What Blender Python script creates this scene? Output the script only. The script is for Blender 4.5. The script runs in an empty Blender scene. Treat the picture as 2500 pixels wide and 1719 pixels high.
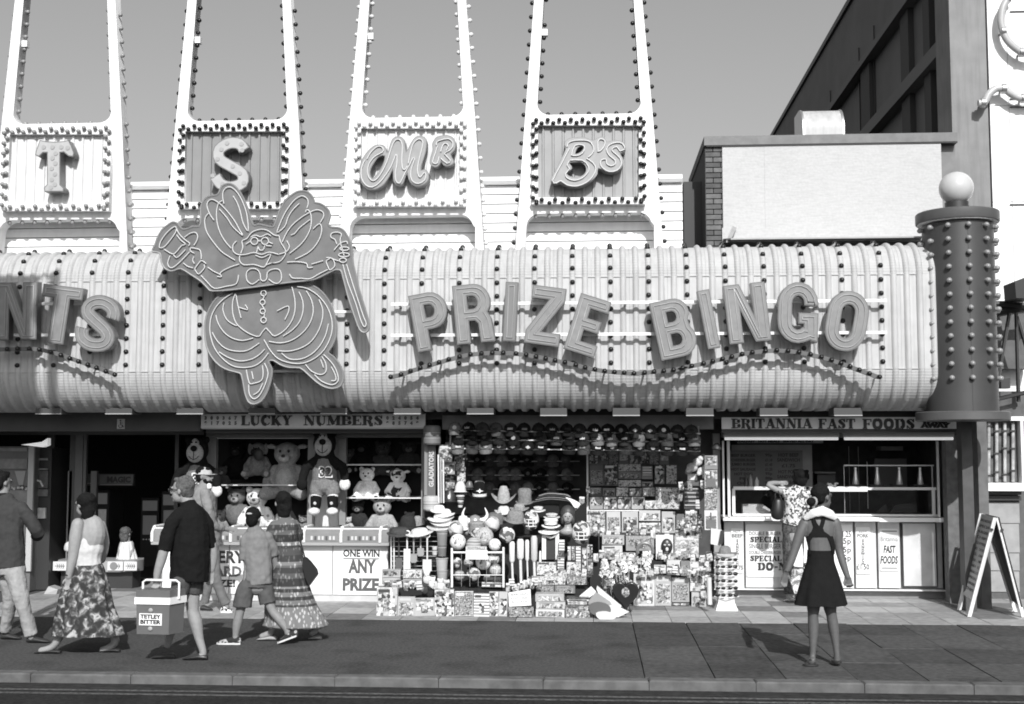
import bpy, bmesh, math, random
from math import sin, cos, pi, radians, sqrt, atan, atan2, hypot
from mathutils import Vector, Matrix

scene = bpy.context.scene
COL = scene.collection
rng = random.Random(11)

# -- camera
F, CX, CY = 3000.0, 1250.0, 859.5            # focal length in photo pixels (photo 2500 x 1719)
CAM = Vector((0.0, 0.0, 2.0))
YAW, TILT = atan(195 / F), atan(234 / F)
cam_data = bpy.data.cameras.new('camera')
cam_data.sensor_width = 36.0
cam_data.lens = 36.0 * F / 2500.0
cam_data.clip_end = 500.0
cam = bpy.data.objects.new('camera', cam_data)
cam.location = CAM
cam.rotation_euler = (pi / 2 + TILT, 0, YAW)
COL.objects.link(cam)
scene.camera = cam
CROT = cam.rotation_euler.to_matrix()

# -- sky and sun
SUN_EL = radians(34.5)
SUN_D = Vector((-0.17, 1.0, 0.0)).normalized()        # the way the light travels over the ground
sun_dir = Vector((SUN_D.x * cos(SUN_EL), SUN_D.y * cos(SUN_EL), -sin(SUN_EL)))
world = bpy.data.worlds.new('World')
scene.world = world
world.use_nodes = True
wn = world.node_tree.nodes
wl = world.node_tree.links
sky = wn.new('ShaderNodeTexSky')
sky.sky_type = 'NISHITA'
sky.sun_disc = False
sky.sun_elevation = SUN_EL
sky.sun_rotation = atan2(-SUN_D.x, -SUN_D.y)
sky.dust_density = 3.0
bw = wn.new('ShaderNodeVectorMath'); bw.operation = 'DOT_PRODUCT'   # black-and-white film, keen on blue
bw.inputs[1].default_value = (0.20, 0.35, 0.65)
bg = wn['Background']
bg.inputs['Strength'].default_value = 0.098
wl.new(sky.outputs[0], bw.inputs[0])
wl.new(bw.outputs['Value'], bg.inputs['Color'])
sun_data = bpy.data.lights.new('sun', 'SUN')
sun_data.energy = 4.6
sun_data.angle = radians(0.5)
sun_data.color = (1.0, 1.0, 1.0)
sun = bpy.data.objects.new('sun', sun_data)
sun.rotation_euler = sun_dir.to_track_quat('-Z', 'Y').to_euler()
sun.location = (6, -10, 20)
COL.objects.link(sun)
scene.view_settings.view_transform = 'Standard'
scene.view_settings.look = 'None'
scene.view_settings.exposure = 0.0
scene.view_settings.gamma = 1.0
scene.view_settings.use_curve_mapping = False
scene.cycles.max_bounces = 7
scene.cycles.diffuse_bounces = 5
scene.cycles.filter_width = 1.8

# -- pixel -> place
def ray(px, py):
    return CROT @ Vector(((px - CX) / F, -(py - CY) / F, -1.0))

def W(px, py, Y):                                       # the point of the plane y = Y seen there
    d = ray(px, py)
    return CAM + d * (Y / d.y)

def G(px, py, z=0.0):                                   # the point of the floor z seen there
    d = ray(px, py)
    return CAM + d * ((z - CAM.z) / d.z)

def cropmap(x0, y0, s):
    return lambda pts: [(x0 + p[0] * s, y0 + p[1] * s) + tuple(p[2:]) for p in pts]

# -- materials
MATS = {}
def mat(name, v, rough=0.7, noise=0.0, nscale=8.0, bump=0.0, bscale=60.0, metal=0.0, spec=None, emit=0.0,
        alpha=None, wave=None, dirt=0.0, coat=0.0, streak=0.0, grain=0.0):
    if name in MATS: return MATS[name]
    m = bpy.data.materials.new(name); m.use_nodes = True
    nt = m.node_tree; N = nt.nodes; L = nt.links
    b = N['Principled BSDF']
    b.inputs['Base Color'].default_value = (v, v, v, 1)
    b.inputs['Roughness'].default_value = rough
    b.inputs['Metallic'].default_value = metal
    if spec is not None: b.inputs['Specular IOR Level'].default_value = spec
    if coat: b.inputs['Coat Weight'].default_value = coat
    tc = None
    def coord():
        nonlocal tc
        if tc is None:
            g = N.new('ShaderNodeNewGeometry'); tc = g.outputs['Position']
        return tc
    if noise or dirt or streak or grain:
        cur = None
        def layer(cur, scale, lo, hi, fmin, fmax, sc=None, detail=4):
            nz = N.new('ShaderNodeTexNoise'); nz.inputs['Scale'].default_value = scale; nz.inputs['Detail'].default_value = detail
            src = coord()
            if sc:
                mp = N.new('ShaderNodeMapping'); mp.inputs['Scale'].default_value = sc
                L.new(src, mp.inputs['Vector']); src = mp.outputs[0]
            L.new(src, nz.inputs['Vector'])
            r = N.new('ShaderNodeMapRange')
            r.inputs[1].default_value = fmin; r.inputs[2].default_value = fmax
            r.inputs[3].default_value = lo; r.inputs[4].default_value = hi
            L.new(nz.outputs['Fac'], r.inputs[0])
            if cur is None: return r.outputs[0]
            mu = N.new('ShaderNodeMath'); mu.operation = 'MULTIPLY'
            L.new(cur, mu.inputs[0]); L.new(r.outputs[0], mu.inputs[1])
            return mu.outputs[0]
        if noise: cur = layer(cur, nscale, v * (1 - noise), v * (1 + noise), 0.3, 0.7)
        else:
            vn = N.new('ShaderNodeValue'); vn.outputs[0].default_value = v; cur = vn.outputs[0]
        if dirt: cur = layer(cur, 1.7, 1.0, 1.0 - dirt, 0.5, 0.75)
        if streak: cur = layer(cur, 3.0, 1.0, 1.0 - streak, 0.45, 0.75, (6, 6, 0.5))
        if grain: cur = layer(cur, 4.0, 1.0 + grain * .3, 1.0 - grain, 0.4, 0.75, (2.2, 2.2, 16), 8)
        L.new(cur, b.inputs['Base Color'])
    if bump or wave:
        bp = N.new('ShaderNodeBump'); bp.inputs['Strength'].default_value = 0.6
        if wave:
            wv = N.new('ShaderNodeTexWave'); wv.bands_direction = wave[1]; wv.inputs['Scale'].default_value = wave[0]
            L.new(coord(), wv.inputs['Vector']); L.new(wv.outputs['Fac'], bp.inputs['Height'])
            bp.inputs['Distance'].default_value = wave[2]
        else:
            nz = N.new('ShaderNodeTexNoise'); nz.inputs['Scale'].default_value = bscale; nz.inputs['Detail'].default_value = 5
            L.new(coord(), nz.inputs['Vector']); L.new(nz.outputs['Fac'], bp.inputs['Height'])
            bp.inputs['Distance'].default_value = bump
        L.new(bp.outputs[0], b.inputs['Normal'])
    if emit:
        b.inputs['Emission Color'].default_value = (1, 1, 1, 1)
        b.inputs['Emission Strength'].default_value = emit
    if alpha is not None:
        b.inputs['Alpha'].default_value = alpha
    MATS[name] = m
    return m

def pattern(name, kind, cols, scale=20.0, rough=0.85, stretch=(1, 1, 1), stops=None, coords='Object'):
    """printed pattern: cells, noise, bands ... mapped on a ramp of greys"""
    if name in MATS: return MATS[name]
    m = bpy.data.materials.new(name); m.use_nodes = True
    nt = m.node_tree; N = nt.nodes; L = nt.links
    b = N['Principled BSDF']; b.inputs['Roughness'].default_value = rough
    tcn = N.new('ShaderNodeTexCoord'); mp = N.new('ShaderNodeMapping')
    mp.inputs['Scale'].default_value = stretch
    L.new(tcn.outputs[coords], mp.inputs['Vector'])
    if kind == 'cells':
        t = N.new('ShaderNodeTexVoronoi'); t.inputs['Scale'].default_value = scale; out = t.outputs['Color']
        sp = N.new('ShaderNodeSeparateColor'); L.new(out, sp.inputs[0]); out = sp.outputs[0]
    elif kind == 'dist':
        t = N.new('ShaderNodeTexVoronoi'); t.inputs['Scale'].default_value = scale; out = t.outputs['Distance']
    elif kind == 'wave':
        t = N.new('ShaderNodeTexWave'); t.bands_direction = 'Z'; t.inputs['Scale'].default_value = scale
        t.inputs['Distortion'].default_value = 1.2; out = t.outputs['Fac']
    elif kind == 'blocks':
        t = N.new('ShaderNodeTexVoronoi'); t.distance = 'CHEBYCHEV'; t.inputs['Scale'].default_value = scale
        t.inputs['Randomness'].default_value = 0.75
        sp = N.new('ShaderNodeSeparateColor'); L.new(t.outputs['Color'], sp.inputs[0]); out = sp.outputs[0]
    else:
        t = N.new('ShaderNodeTexNoise'); t.inputs['Scale'].default_value = scale; t.inputs['Detail'].default_value = 3
        t.inputs['Distortion'].default_value = 0.6; out = t.outputs['Fac']
    L.new(mp.outputs[0], t.inputs['Vector'])
    r = N.new('ShaderNodeValToRGB'); r.color_ramp.interpolation = 'CONSTANT' if kind in ('cells', 'blocks') else 'LINEAR'
    n = len(cols)
    if stops is None:
        stops = [i / n for i in range(n)] if kind in ('cells', 'blocks') else ([0.32 + 0.36 * i / (n - 1) for i in range(n)] if kind == 'noise' else [i / (n - 1) for i in range(n)])
    while len(r.color_ramp.elements) < n: r.color_ramp.elements.new(0.5)
    for i in range(n):
        e = r.color_ramp.elements[i]; e.position = stops[i]; e.color = (cols[i],) * 3 + (1,)
    L.new(out, r.inputs[0]); L.new(r.outputs[0], b.inputs['Base Color'])
    MATS[name] = m
    return m

# -- mesh builder
class MB:
    def __init__(s):
        s.v = []; s.f = []; s.mi = []; s.m = 0
    def add(s, vs, fs):
        o = len(s.v)
        s.v += [Vector(p) for p in vs]
        for f in fs:
            s.f.append([o + i for i in f]); s.mi.append(s.m)
        return s
    def box(s, x0, x1, y0, y1, z0, z1):
        if x0 > x1: x0, x1 = x1, x0
        if y0 > y1: y0, y1 = y1, y0
        if z0 > z1: z0, z1 = z1, z0
        return s.add([(x0, y0, z0), (x1, y0, z0), (x1, y1, z0), (x0, y1, z0), (x0, y0, z1), (x1, y0, z1), (x1, y1, z1), (x0, y1, z1)],
                     [(0, 3, 2, 1), (4, 5, 6, 7), (0, 1, 5, 4), (1, 2, 6, 5), (2, 3, 7, 6), (3, 0, 4, 7)])
    def pbox(s, px0, py0, px1, py1, Y, depth):           # box whose front face covers these photo pixels at depth Y
        a = W(px0, py0, Y); b = W(px1, py1, Y)
        return s.box(a.x, b.x, Y, Y + depth, b.z, a.z)
    def hexa(s, P):                                      # 8 corners: bottom 4 ccw, top 4
        return s.add(P, [(0, 3, 2, 1), (4, 5, 6, 7), (0, 1, 5, 4), (1, 2, 6, 5), (2, 3, 7, 6), (3, 0, 4, 7)])
    def prism(s, pts, y0, y1):                           # (x, z) outline (convex or simple), extruded along y
        n = len(pts)
        a = sum(pts[i][0] * pts[(i + 1) % n][1] - pts[(i + 1) % n][0] * pts[i][1] for i in range(n))
        if a < 0: pts = pts[::-1]
        vs = [(p[0], y0, p[1]) for p in pts] + [(p[0], y1, p[1]) for p in pts]
        fs = [tuple(range(n)), tuple(range(2 * n - 1, n - 1, -1))]
        fs += [(i, n + i, n + (i + 1) % n, (i + 1) % n) for i in range(n)]
        return s.add(vs, fs)
    def prismx(s, pts, x0, x1):                          # (y, z) outline extruded along x
        n = len(pts)
        a = sum(pts[i][0] * pts[(i + 1) % n][1] - pts[(i + 1) % n][0] * pts[i][1] for i in range(n))
        if a < 0: pts = pts[::-1]
        vs = [(x0, p[0], p[1]) for p in pts] + [(x1, p[0], p[1]) for p in pts]
        fs = [tuple(range(n - 1, -1, -1)), tuple(range(n, 2 * n))]
        fs += [(i, (i + 1) % n, n + (i + 1) % n, n + i) for i in range(n)]
        return s.add(vs, fs)
    def prismz(s, pts, z0, z1):
        n = len(pts)
        a = sum(pts[i][0] * pts[(i + 1) % n][1] - pts[(i + 1) % n][0] * pts[i][1] for i in range(n))
        if a < 0: pts = pts[::-1]
        vs = [(p[0], p[1], z0) for p in pts] + [(p[0], p[1], z1) for p in pts]
        fs = [tuple(range(n - 1, -1, -1)), tuple(range(n, 2 * n))]
        fs += [(i, (i + 1) % n, n + (i + 1) % n, n + i) for i in range(n)]
        return s.add(vs, fs)
    def rings(s, R, cap=True, closed=False):
        o = len(s.v); n = len(R[0]); k = len(R)
        for r in R: s.v += [Vector(p) for p in r]
        for i in range(k if closed else k - 1):
            j = (i + 1) % k
            for a in range(n):
                b = (a + 1) % n
                s.f.append([o + i * n + a, o + i * n + b, o + j * n + b, o + j * n + a]); s.mi.append(s.m)
        if cap and not closed:
            s.f.append([o + a for a in range(n)][::-1]); s.mi.append(s.m)
            s.f.append([o + (k - 1) * n + a for a in range(n)]); s.mi.append(s.m)
        return s
    def tube(s, pts, r, n=8, cap=True, closed=False):
        pts = [Vector(p) for p in pts]; k = len(pts); R = []
        for i, p in enumerate(pts):
            if closed: t = pts[(i + 1) % k] - pts[i - 1]
            else: t = pts[min(i + 1, k - 1)] - pts[max(i - 1, 0)]
            if t.length < 1e-9: t = Vector((0, 0, 1))
            t.normalize()
            ref = Vector((0, 1, 0)) if abs(t.y) < 0.9 else Vector((1, 0, 0))
            u = t.cross(ref).normalized(); w = t.cross(u)
            rr = r[i] if isinstance(r, (list, tuple)) else r
            R.append([p + u * cos(2 * pi * a / n) * rr + w * sin(2 * pi * a / n) * rr for a in range(n)])
        return s.rings(R, cap, closed)
    def etube(s, pts, ru, rv, n=14, rnd=True, rend=True):
        """elliptical tube; ru across the view (in the x-z plane), rv along the depth; rounded ends"""
        pts = [Vector(p) for p in pts]; k = len(pts); R = []
        T = []
        for i in range(k):
            t = pts[min(i + 1, k - 1)] - pts[max(i - 1, 0)]
            if t.length < 1e-9: t = Vector((0, 0, 1))
            T.append(t.normalized())
        def ring(p, t, a, b):
            u = t.cross(Vector((0, 1, 0)))
            if u.length < 1e-3: u = Vector((1, 0, 0))
            u.normalize(); w = u.cross(t).normalized()
            return [p + u * cos(2 * pi * q / n) * a + w * sin(2 * pi * q / n) * b for q in range(n)]
        if rnd:
            for h in (0.98, 0.8, 0.45):
                c = sqrt(1 - h * h); R.append(ring(pts[0] - T[0] * min(ru[0], rv[0]) * h, T[0], ru[0] * c, rv[0] * c))
        for i in range(k): R.append(ring(pts[i], T[i], ru[i], rv[i]))
        if rnd and rend:
            for h in (0.45, 0.8, 0.98):
                c = sqrt(1 - h * h); R.append(ring(pts[-1] + T[-1] * min(ru[-1], rv[-1]) * h, T[-1], ru[-1] * c, rv[-1] * c))
        return s.rings(R)
    def ball(s, c, rx, ry=None, rz=None, nu=12, nv=8, rot=None):
        ry = rx if ry is None else ry; rz = rx if rz is None else rz
        c = Vector(c); R = []
        for j in range(nv + 1):
            th = pi * (0.02 + 0.96 * j / nv)
            rr = []
            for a in range(nu):
                p = Vector((rx * sin(th) * cos(2 * pi * a / nu), ry * sin(th) * sin(2 * pi * a / nu), -rz * cos(th)))
                if rot: p = rot @ p
                rr.append(c + p)
            R.append(rr)
        return s.rings(R)
    def lathe(s, prof, c=(0, 0, 0), n=20, axis='Z', cap=True):
        c = Vector(c); R = []
        for r, h in prof:
            rr = []
            for a in range(n):
                x, y = r * cos(2 * pi * a / n), r * sin(2 * pi * a / n)
                rr.append(c + (Vector((x, y, h)) if axis == 'Z' else Vector((x, -h, y)) if axis == 'Y' else Vector((h, x, y))))
            R.append(rr)
        return s.rings(R, cap)
    def ribbon(s, pts, w, y, t=0.006):                   # flat stroke lying on plane y (facing -y), thickness t; pts (x, z)
        L = offset_path(pts, w / 2); R = offset_path(pts, -w / 2)
        n = len(pts)
        vs = []
        for a, b in zip(L, R):
            vs += [(a[0], y, a[1]), (b[0], y, b[1]), (b[0], y + t, b[1]), (a[0], y + t, a[1])]
        fs = []
        for i in range(n - 1):
            o = 4 * i
            for q in range(4):
                fs.append((o + q, o + (q + 1) % 4, o + 4 + (q + 1) % 4, o + 4 + q))
        fs.append((3, 2, 1, 0)); fs.append((4 * n - 4, 4 * n - 3, 4 * n - 2, 4 * n - 1))
        return s.add(vs, fs)
    def mesh(s, name, mats, smooth=True, origin=(0, 0, 0), angle=38, fixn=False):
        me = bpy.data.meshes.new(name)
        o = Vector(origin)
        me.from_pydata([p - o for p in s.v], [], s.f)
        for m in (mats if isinstance(mats, (list, tuple)) else [mats]): me.materials.append(m)
        if any(s.mi): me.polygons.foreach_set('material_index', s.mi)
        bm = bmesh.new(); bm.from_mesh(me)
        bmesh.ops.recalc_face_normals(bm, faces=bm.faces)
        bm.to_mesh(me); bm.free()
        if smooth:
            me.polygons.foreach_set('use_smooth', [True] * len(me.polygons))
            me.set_sharp_from_angle(angle=radians(angle))
        me.update()
        return me

def offset_path(pts, d):
    out = []; n = len(pts)
    for i in range(n):
        a = pts[max(i - 1, 0)]; b = pts[i]; c = pts[min(i + 1, n - 1)]
        d1 = (b[0] - a[0], b[1] - a[1]); d2 = (c[0] - b[0], c[1] - b[1])
        l1 = hypot(*d1) or 1; l2 = hypot(*d2) or 1
        n1 = (-d1[1] / l1, d1[0] / l1); n2 = (-d2[1] / l2, d2[0] / l2)
        if i == 0: n1 = n2
        if i == n - 1: n2 = n1
        m = (n1[0] + n2[0], n1[1] + n2[1]); lm = hypot(*m) or 1
        m = (m[0] / lm, m[1] / lm); k = m[0] * n1[0] + m[1] * n1[1]
        k = d / max(k, 0.35)
        out.append((b[0] + m[0] * k, b[1] + m[1] * k))
    return out

def smooth_path(pts, k=4, closed=False):                # Catmull-Rom through the points
    n = len(pts); out = []
    P = lambda i: pts[i % n] if closed else pts[max(0, min(n - 1, i))]
    for i in range(n if closed else n - 1):
        a, b, c, d = P(i - 1), P(i), P(i + 1), P(i + 2)
        for j in range(k):
            t = j / k
            out.append(tuple(0.5 * ((2 * b[q]) + (c[q] - a[q]) * t + (2 * a[q] - 5 * b[q] + 4 * c[q] - d[q]) * t * t + (3 * b[q] - a[q] - 3 * c[q] + d[q]) * t ** 3) for q in range(len(b))))
    if not closed: out.append(tuple(pts[-1]))
    return out

def arc(cx, cz, r, a0, a1, n=8, rz=None):
    rz = r if rz is None else rz
    return [(cx + r * cos(radians(a0 + (a1 - a0) * i / n)), cz + rz * sin(radians(a0 + (a1 - a0) * i / n))) for i in range(n + 1)]

def rrect(x0, x1, z0, z1, r, n=5):
    return (arc(x1 - r, z1 - r, r, 0, 90, n) + arc(x0 + r, z1 - r, r, 90, 180, n) +
            arc(x0 + r, z0 + r, r, 180, 270, n) + arc(x1 - r, z0 + r, r, 270, 360, n))

# -- objects
def _origin(o):
    L = Vector((0, 0, 0))
    while o is not None:
        L = L + Vector(o.location); o = o.parent
    return L

def link(o, parent=None):
    COL.objects.link(o)
    if parent is not None: o.parent = parent
    return o

def tag(o, label=None, cat=None, group=None, kind=None):
    if label: o['label'] = label
    if cat: o['category'] = cat
    if group: o['group'] = group
    if kind: o['kind'] = kind
    return o

def thing(name, label, cat, loc=(0, 0, 0), group=None):
    o = bpy.data.objects.new(name, None); o.location = loc; o.empty_display_size = 0.1
    link(o); return tag(o, label, cat, group)

def obj(name, mb, m, parent=None, smooth=True, angle=38, label=None):   # vertices given in world coordinates
    if parent is None:
        xs = [p.x for p in mb.v]; ys = [p.y for p in mb.v]; zs = [p.z for p in mb.v]
        org = Vector(((min(xs) + max(xs)) / 2, (min(ys) + max(ys)) / 2, min(zs)))
    else: org = _origin(parent)
    me = mb.mesh(name, m, smooth, org, angle)
    o = bpy.data.objects.new(name, me)
    if parent is None: o.location = org
    link(o, parent)
    if label: o['label'] = label
    return o

def solo(name, mb, m, label, cat, group=None, **k):                    # a thing that is one mesh
    return tag(obj(name, mb, m, None, **k), label, cat, group)

def struct(name, mb, m, parent=None, **k):
    o = obj(name, mb, m, parent, **k)
    if parent is None: o['kind'] = 'structure'
    return o

def inst(name, me, parent, loc, rot=None, scale=None, label=None, cat=None, group=None):  # loc in world coordinates
    o = bpy.data.objects.new(name, me)
    o.location = Vector(loc) - (_origin(parent) if parent is not None else Vector((0, 0, 0)))
    if rot: o.rotation_euler = rot
    if scale: o.scale = scale if isinstance(scale, (tuple, list)) else (scale,) * 3
    link(o, parent)
    return tag(o, label, cat, group)

def wrap_mesh(me, name, parent=None, loc=(0, 0, 0), rot=None):
    return inst(name, me, parent, loc, rot)

# -- flat shapes with holes, and lettering
def curve_mesh(name, contours, depth, mats, bevel=0.0, wire=0.0, offset=0.0):
    """contours: lists of (x, z); returns a mesh in the x-z plane, front at y = 0, going back to y = depth"""
    cu = bpy.data.curves.new(name, 'CURVE'); cu.dimensions = '2D'
    for c in contours:
        sp = cu.splines.new('POLY'); sp.points.add(len(c) - 1)
        for i, p in enumerate(c): sp.points[i].co = (p[0], p[1], 0, 1)
        sp.use_cyclic_u = True
    if wire:
        cu.fill_mode = 'NONE'; cu.bevel_depth = wire; cu.bevel_resolution = 1
        cu.offset = offset
    else:
        cu.fill_mode = 'BOTH'; cu.extrude = depth / 2; cu.bevel_depth = bevel; cu.offset = offset
    me = _to_mesh(cu, name, 0 if wire else depth / 2)
    for m in (mats if isinstance(mats, (list, tuple)) else [mats]): me.materials.append(m)
    return me

def _to_mesh(cu, name, half):
    ob = bpy.data.objects.new('tmp', cu)
    COL.objects.link(ob)
    dg = bpy.context.evaluated_depsgraph_get(); dg.update()
    me = bpy.data.meshes.new_from_object(ob.evaluated_get(dg))
    me.name = name
    bpy.data.objects.remove(ob); bpy.data.curves.remove(cu)
    me.materials.clear()
    M = Matrix(((1, 0, 0, 0), (0, 0, -1, half), (0, 1, 0, 0), (0, 0, 0, 1)))
    me.transform(M)
    return me

def text_mesh(name, txt, size, m, depth=0.004, bold=0.0, xs=1.0, shear=0.0, align='CENTER', space=1.0, line=1.0, wire=0.0, off=0.0):
    cu = bpy.data.curves.new(name, 'FONT'); cu.body = txt; cu.size = size
    cu.align_x = align; cu.align_y = 'CENTER' if '\n' not in txt else 'TOP'; cu.shear = shear
    cu.space_character = space; cu.space_line = line
    cu.resolution_u = 2
    if wire:
        cu.fill_mode = 'NONE'; cu.bevel_depth = wire; cu.bevel_resolution = 0; cu.offset = off
        me = _to_mesh(cu, name, 0)
    else:
        cu.extrude = depth / 2; cu.offset = bold
        me = _to_mesh(cu, name, depth / 2)
    if xs != 1.0: me.transform(Matrix.Diagonal((xs, 1, 1, 1)))
    me.materials.append(m)
    return me

def text_at(txt, px, py, Y, hpx, m, parent, name='lettering', fit=None, rot=0.0, **k):
    """cap height hpx photo pixels, centred at (px, py); fit = width in pixels"""
    mpp = Y / F
    me = text_mesh(name, txt, hpx * mpp / 0.72, m, **k)
    if fit:
        xs = [v.co.x for v in me.vertices]; w = max(xs) - min(xs)
        if w > 0:
            s = fit * mpp / w; c = (max(xs) + min(xs)) / 2
            for v in me.vertices: v.co.x = (v.co.x - c) * s
    zs = [v.co.z for v in me.vertices]
    if zs:
        cz = (max(zs) + min(zs)) / 2
        for v in me.vertices: v.co.z -= cz
    p = W(px, py, Y)
    o = inst(name, me, parent, p, rot=(0, rot, 0) if rot else None)
    return o

# slab-serif capitals, drawn as strokes on a 1-high grid: (width, heavy strokes, thin strokes, serifs)
def _sl():
    Wd, T = .22, .09
    g = {}
    def ser(x, z, w=.36): return [(x - w / 2, z), (x + w / 2, z)]
    bt = lambda x: [ser(x, .045), ser(x, .955)]
    g['I'] = (.40, [[(.2, 0), (.2, 1)]], [], bt(.2))
    g['L'] = (.72, [[(.2, 0), (.2, 1)]], [[(.2, .05), (.66, .05), (.66, .34)]], bt(.2))
    g['U'] = (.84, [[(.2, 1), (.2, .38), (.24, .2), (.34, .1), (.42, .07)]], [[(.42, .06), (.56, .09), (.65, .22), (.66, .4), (.66, 1)]], [ser(.2, .955), ser(.66, .955, .3)])
    g['C'] = (.82, [smooth_path([(.46, .92), (.26, .85), (.15, .5), (.26, .15), (.46, .08)], 3)], [[(.44, .05), (.6, .08), (.72, .26)], [(.44, .95), (.6, .92), (.70, .72)], [(.71, 1), (.71, .66)]], [])
    g['G'] = (.86, [smooth_path([(.46, .92), (.26, .85), (.15, .5), (.26, .15), (.46, .08)], 3), [(.68, .02), (.68, .44)]], [[(.44, .05), (.6, .08), (.68, .2)], [(.44, .95), (.6, .92), (.70, .72)]], [ser(.66, .44, .34)])
    g['K'] = (.86, [[(.2, 0), (.2, 1)], [(.36, .56), (.68, 0)]], [[(.22, .42), (.66, .96)]], bt(.2) + [ser(.68, .045, .34), ser(.66, .955, .3)])
    g['Y'] = (.84, [[(.2, 1), (.42, .45), (.42, 0)]], [[(.44, .45), (.68, .96)]], [ser(.42, .045), ser(.18, .955, .34), ser(.68, .955, .3)])
    g['N'] = (.92, [[(.2, 1), (.72, .02)]], [[(.16, 0), (.16, 1)], [(.74, 0), (.74, 1)]], [ser(.16, .045, .3), ser(.74, .955, .3), ser(.14, .955, .26)])
    g['M'] = (1.1, [[(.2, 1), (.52, .08)], [(.88, 0), (.88, 1)]], [[(.16, 0), (.16, 1)], [(.5, .08), (.84, 1)]], [ser(.16, .045, .3), ser(.88, .045), ser(.14, .955, .26), ser(.9, .955, .3)])
    g['B'] = (.82, [[(.2, 0), (.2, 1)], [(.56, .88), (.62, .74), (.56, .6)], [(.58, .42), (.66, .27), (.58, .12)]], [[(.2, .95), (.54, .93)], [(.2, .52), (.56, .52)], [(.2, .05), (.58, .07)]], bt(.16))
    g['R'] = (.86, [[(.2, 0), (.2, 1)], [(.56, .9), (.64, .74), (.56, .56)], [(.5, .5), (.66, .05), (.82, .06)]], [[(.2, .95), (.56, .94)], [(.2, .5), (.56, .5)]], bt(.17))
    g['P'] = (.78, [[(.2, 0), (.2, 1)], [(.54, .92), (.63, .72), (.54, .5)]], [[(.2, .95), (.55, .94)], [(.2, .46), (.55, .46)]], bt(.18))
    g['D'] = (.86, [[(.2, 0), (.2, 1)], smooth_path([(.5, .93), (.66, .75), (.68, .5), (.66, .25), (.5, .07)], 3)], [[(.2, .95), (.5, .95)], [(.2, .05), (.5, .05)]], bt(.17))
    g['E'] = (.78, [[(.2, 0), (.2, 1)]], [[(.2, .05), (.68, .05), (.68, .3)], [(.2, .95), (.66, .95), (.66, .72)], [(.2, .5), (.5, .5)], [(.5, .36), (.5, .64)]], bt(.17))
    g['F'] = (.74, [[(.2, 0), (.2, 1)]], [[(.2, .95), (.66, .95), (.66, .7)], [(.2, .5), (.5, .5)], [(.5, .36), (.5, .64)]], bt(.18))
    g['A'] = (.92, [[(.46, 1), (.74, .02)]], [[(.46, .98), (.18, .02)], [(.28, .3), (.62, .3)]], [ser(.16, .045, .3), ser(.74, .045, .36)])
    g['T'] = (.8, [[(.4, 0), (.4, 1)]], [[(.06, .66), (.08, .95), (.72, .95), (.74, .66)]], [ser(.4, .045)])
    g['S'] = (.74, [smooth_path([(.3, .86), (.2, .72), (.34, .56), (.52, .4), (.54, .24), (.42, .12)], 3)], [[(.28, .93), (.46, .95), (.6, .74)], [(.46, .06), (.28, .05), (.12, .28)], [(.61, 1), (.61, .66)], [(.11, 0), (.11, .34)]], [])
    g['O'] = (.88, [smooth_path([(.42, .92), (.22, .84), (.15, .5), (.22, .16), (.42, .08)], 3), smooth_path([(.42, .92), (.62, .84), (.7, .5), (.62, .16), (.42, .08)], 3)], [[(.34, .94), (.5, .94)], [(.34, .06), (.5, .06)]], [])
    g['H'] = (.92, [[(.2, 0), (.2, 1)], [(.72, 0), (.72, 1)]], [[(.2, .5), (.72, .5)]], bt(.2) + bt(.72))
    g['-'] = (.5, [], [[(.08, .45), (.42, .45)], [(.08, .38), (.42, .38)]], [])
    g['U'] = g['U']
    return g
SLAB = _sl()
def slab_text(txt, px0, px1, pyc, hpx, Y, m, parent, wide=.24, thin=.1, t=0.006, name='lettering', split=True):
    tot = sum(SLAB[c][0] if c != ' ' else .5 for c in txt)
    a = W(px0, pyc + hpx / 2, Y); b = W(px1, pyc - hpx / 2, Y)
    sx = (b.x - a.x) / tot; sz = b.z - a.z
    x = a.x
    for c in txt:
        if c == ' ': x += .5 * sx; continue
        w, hv, tn, sr = SLAB[c]
        mb = MB()
        k = 0
        for lst, ww in ((hv, wide * sx * 1.05), (tn, thin * sz), (sr, .1 * sz)):
            for st in lst:
                mb.ribbon([(x + q[0] * sx, a.z + q[1] * sz) for q in st], ww, Y - t - 0.0006 * k, t + 0.0006 * k); k += 1
        obj('letter', mb, m, parent, smooth=False)
        x += w * sx

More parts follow.
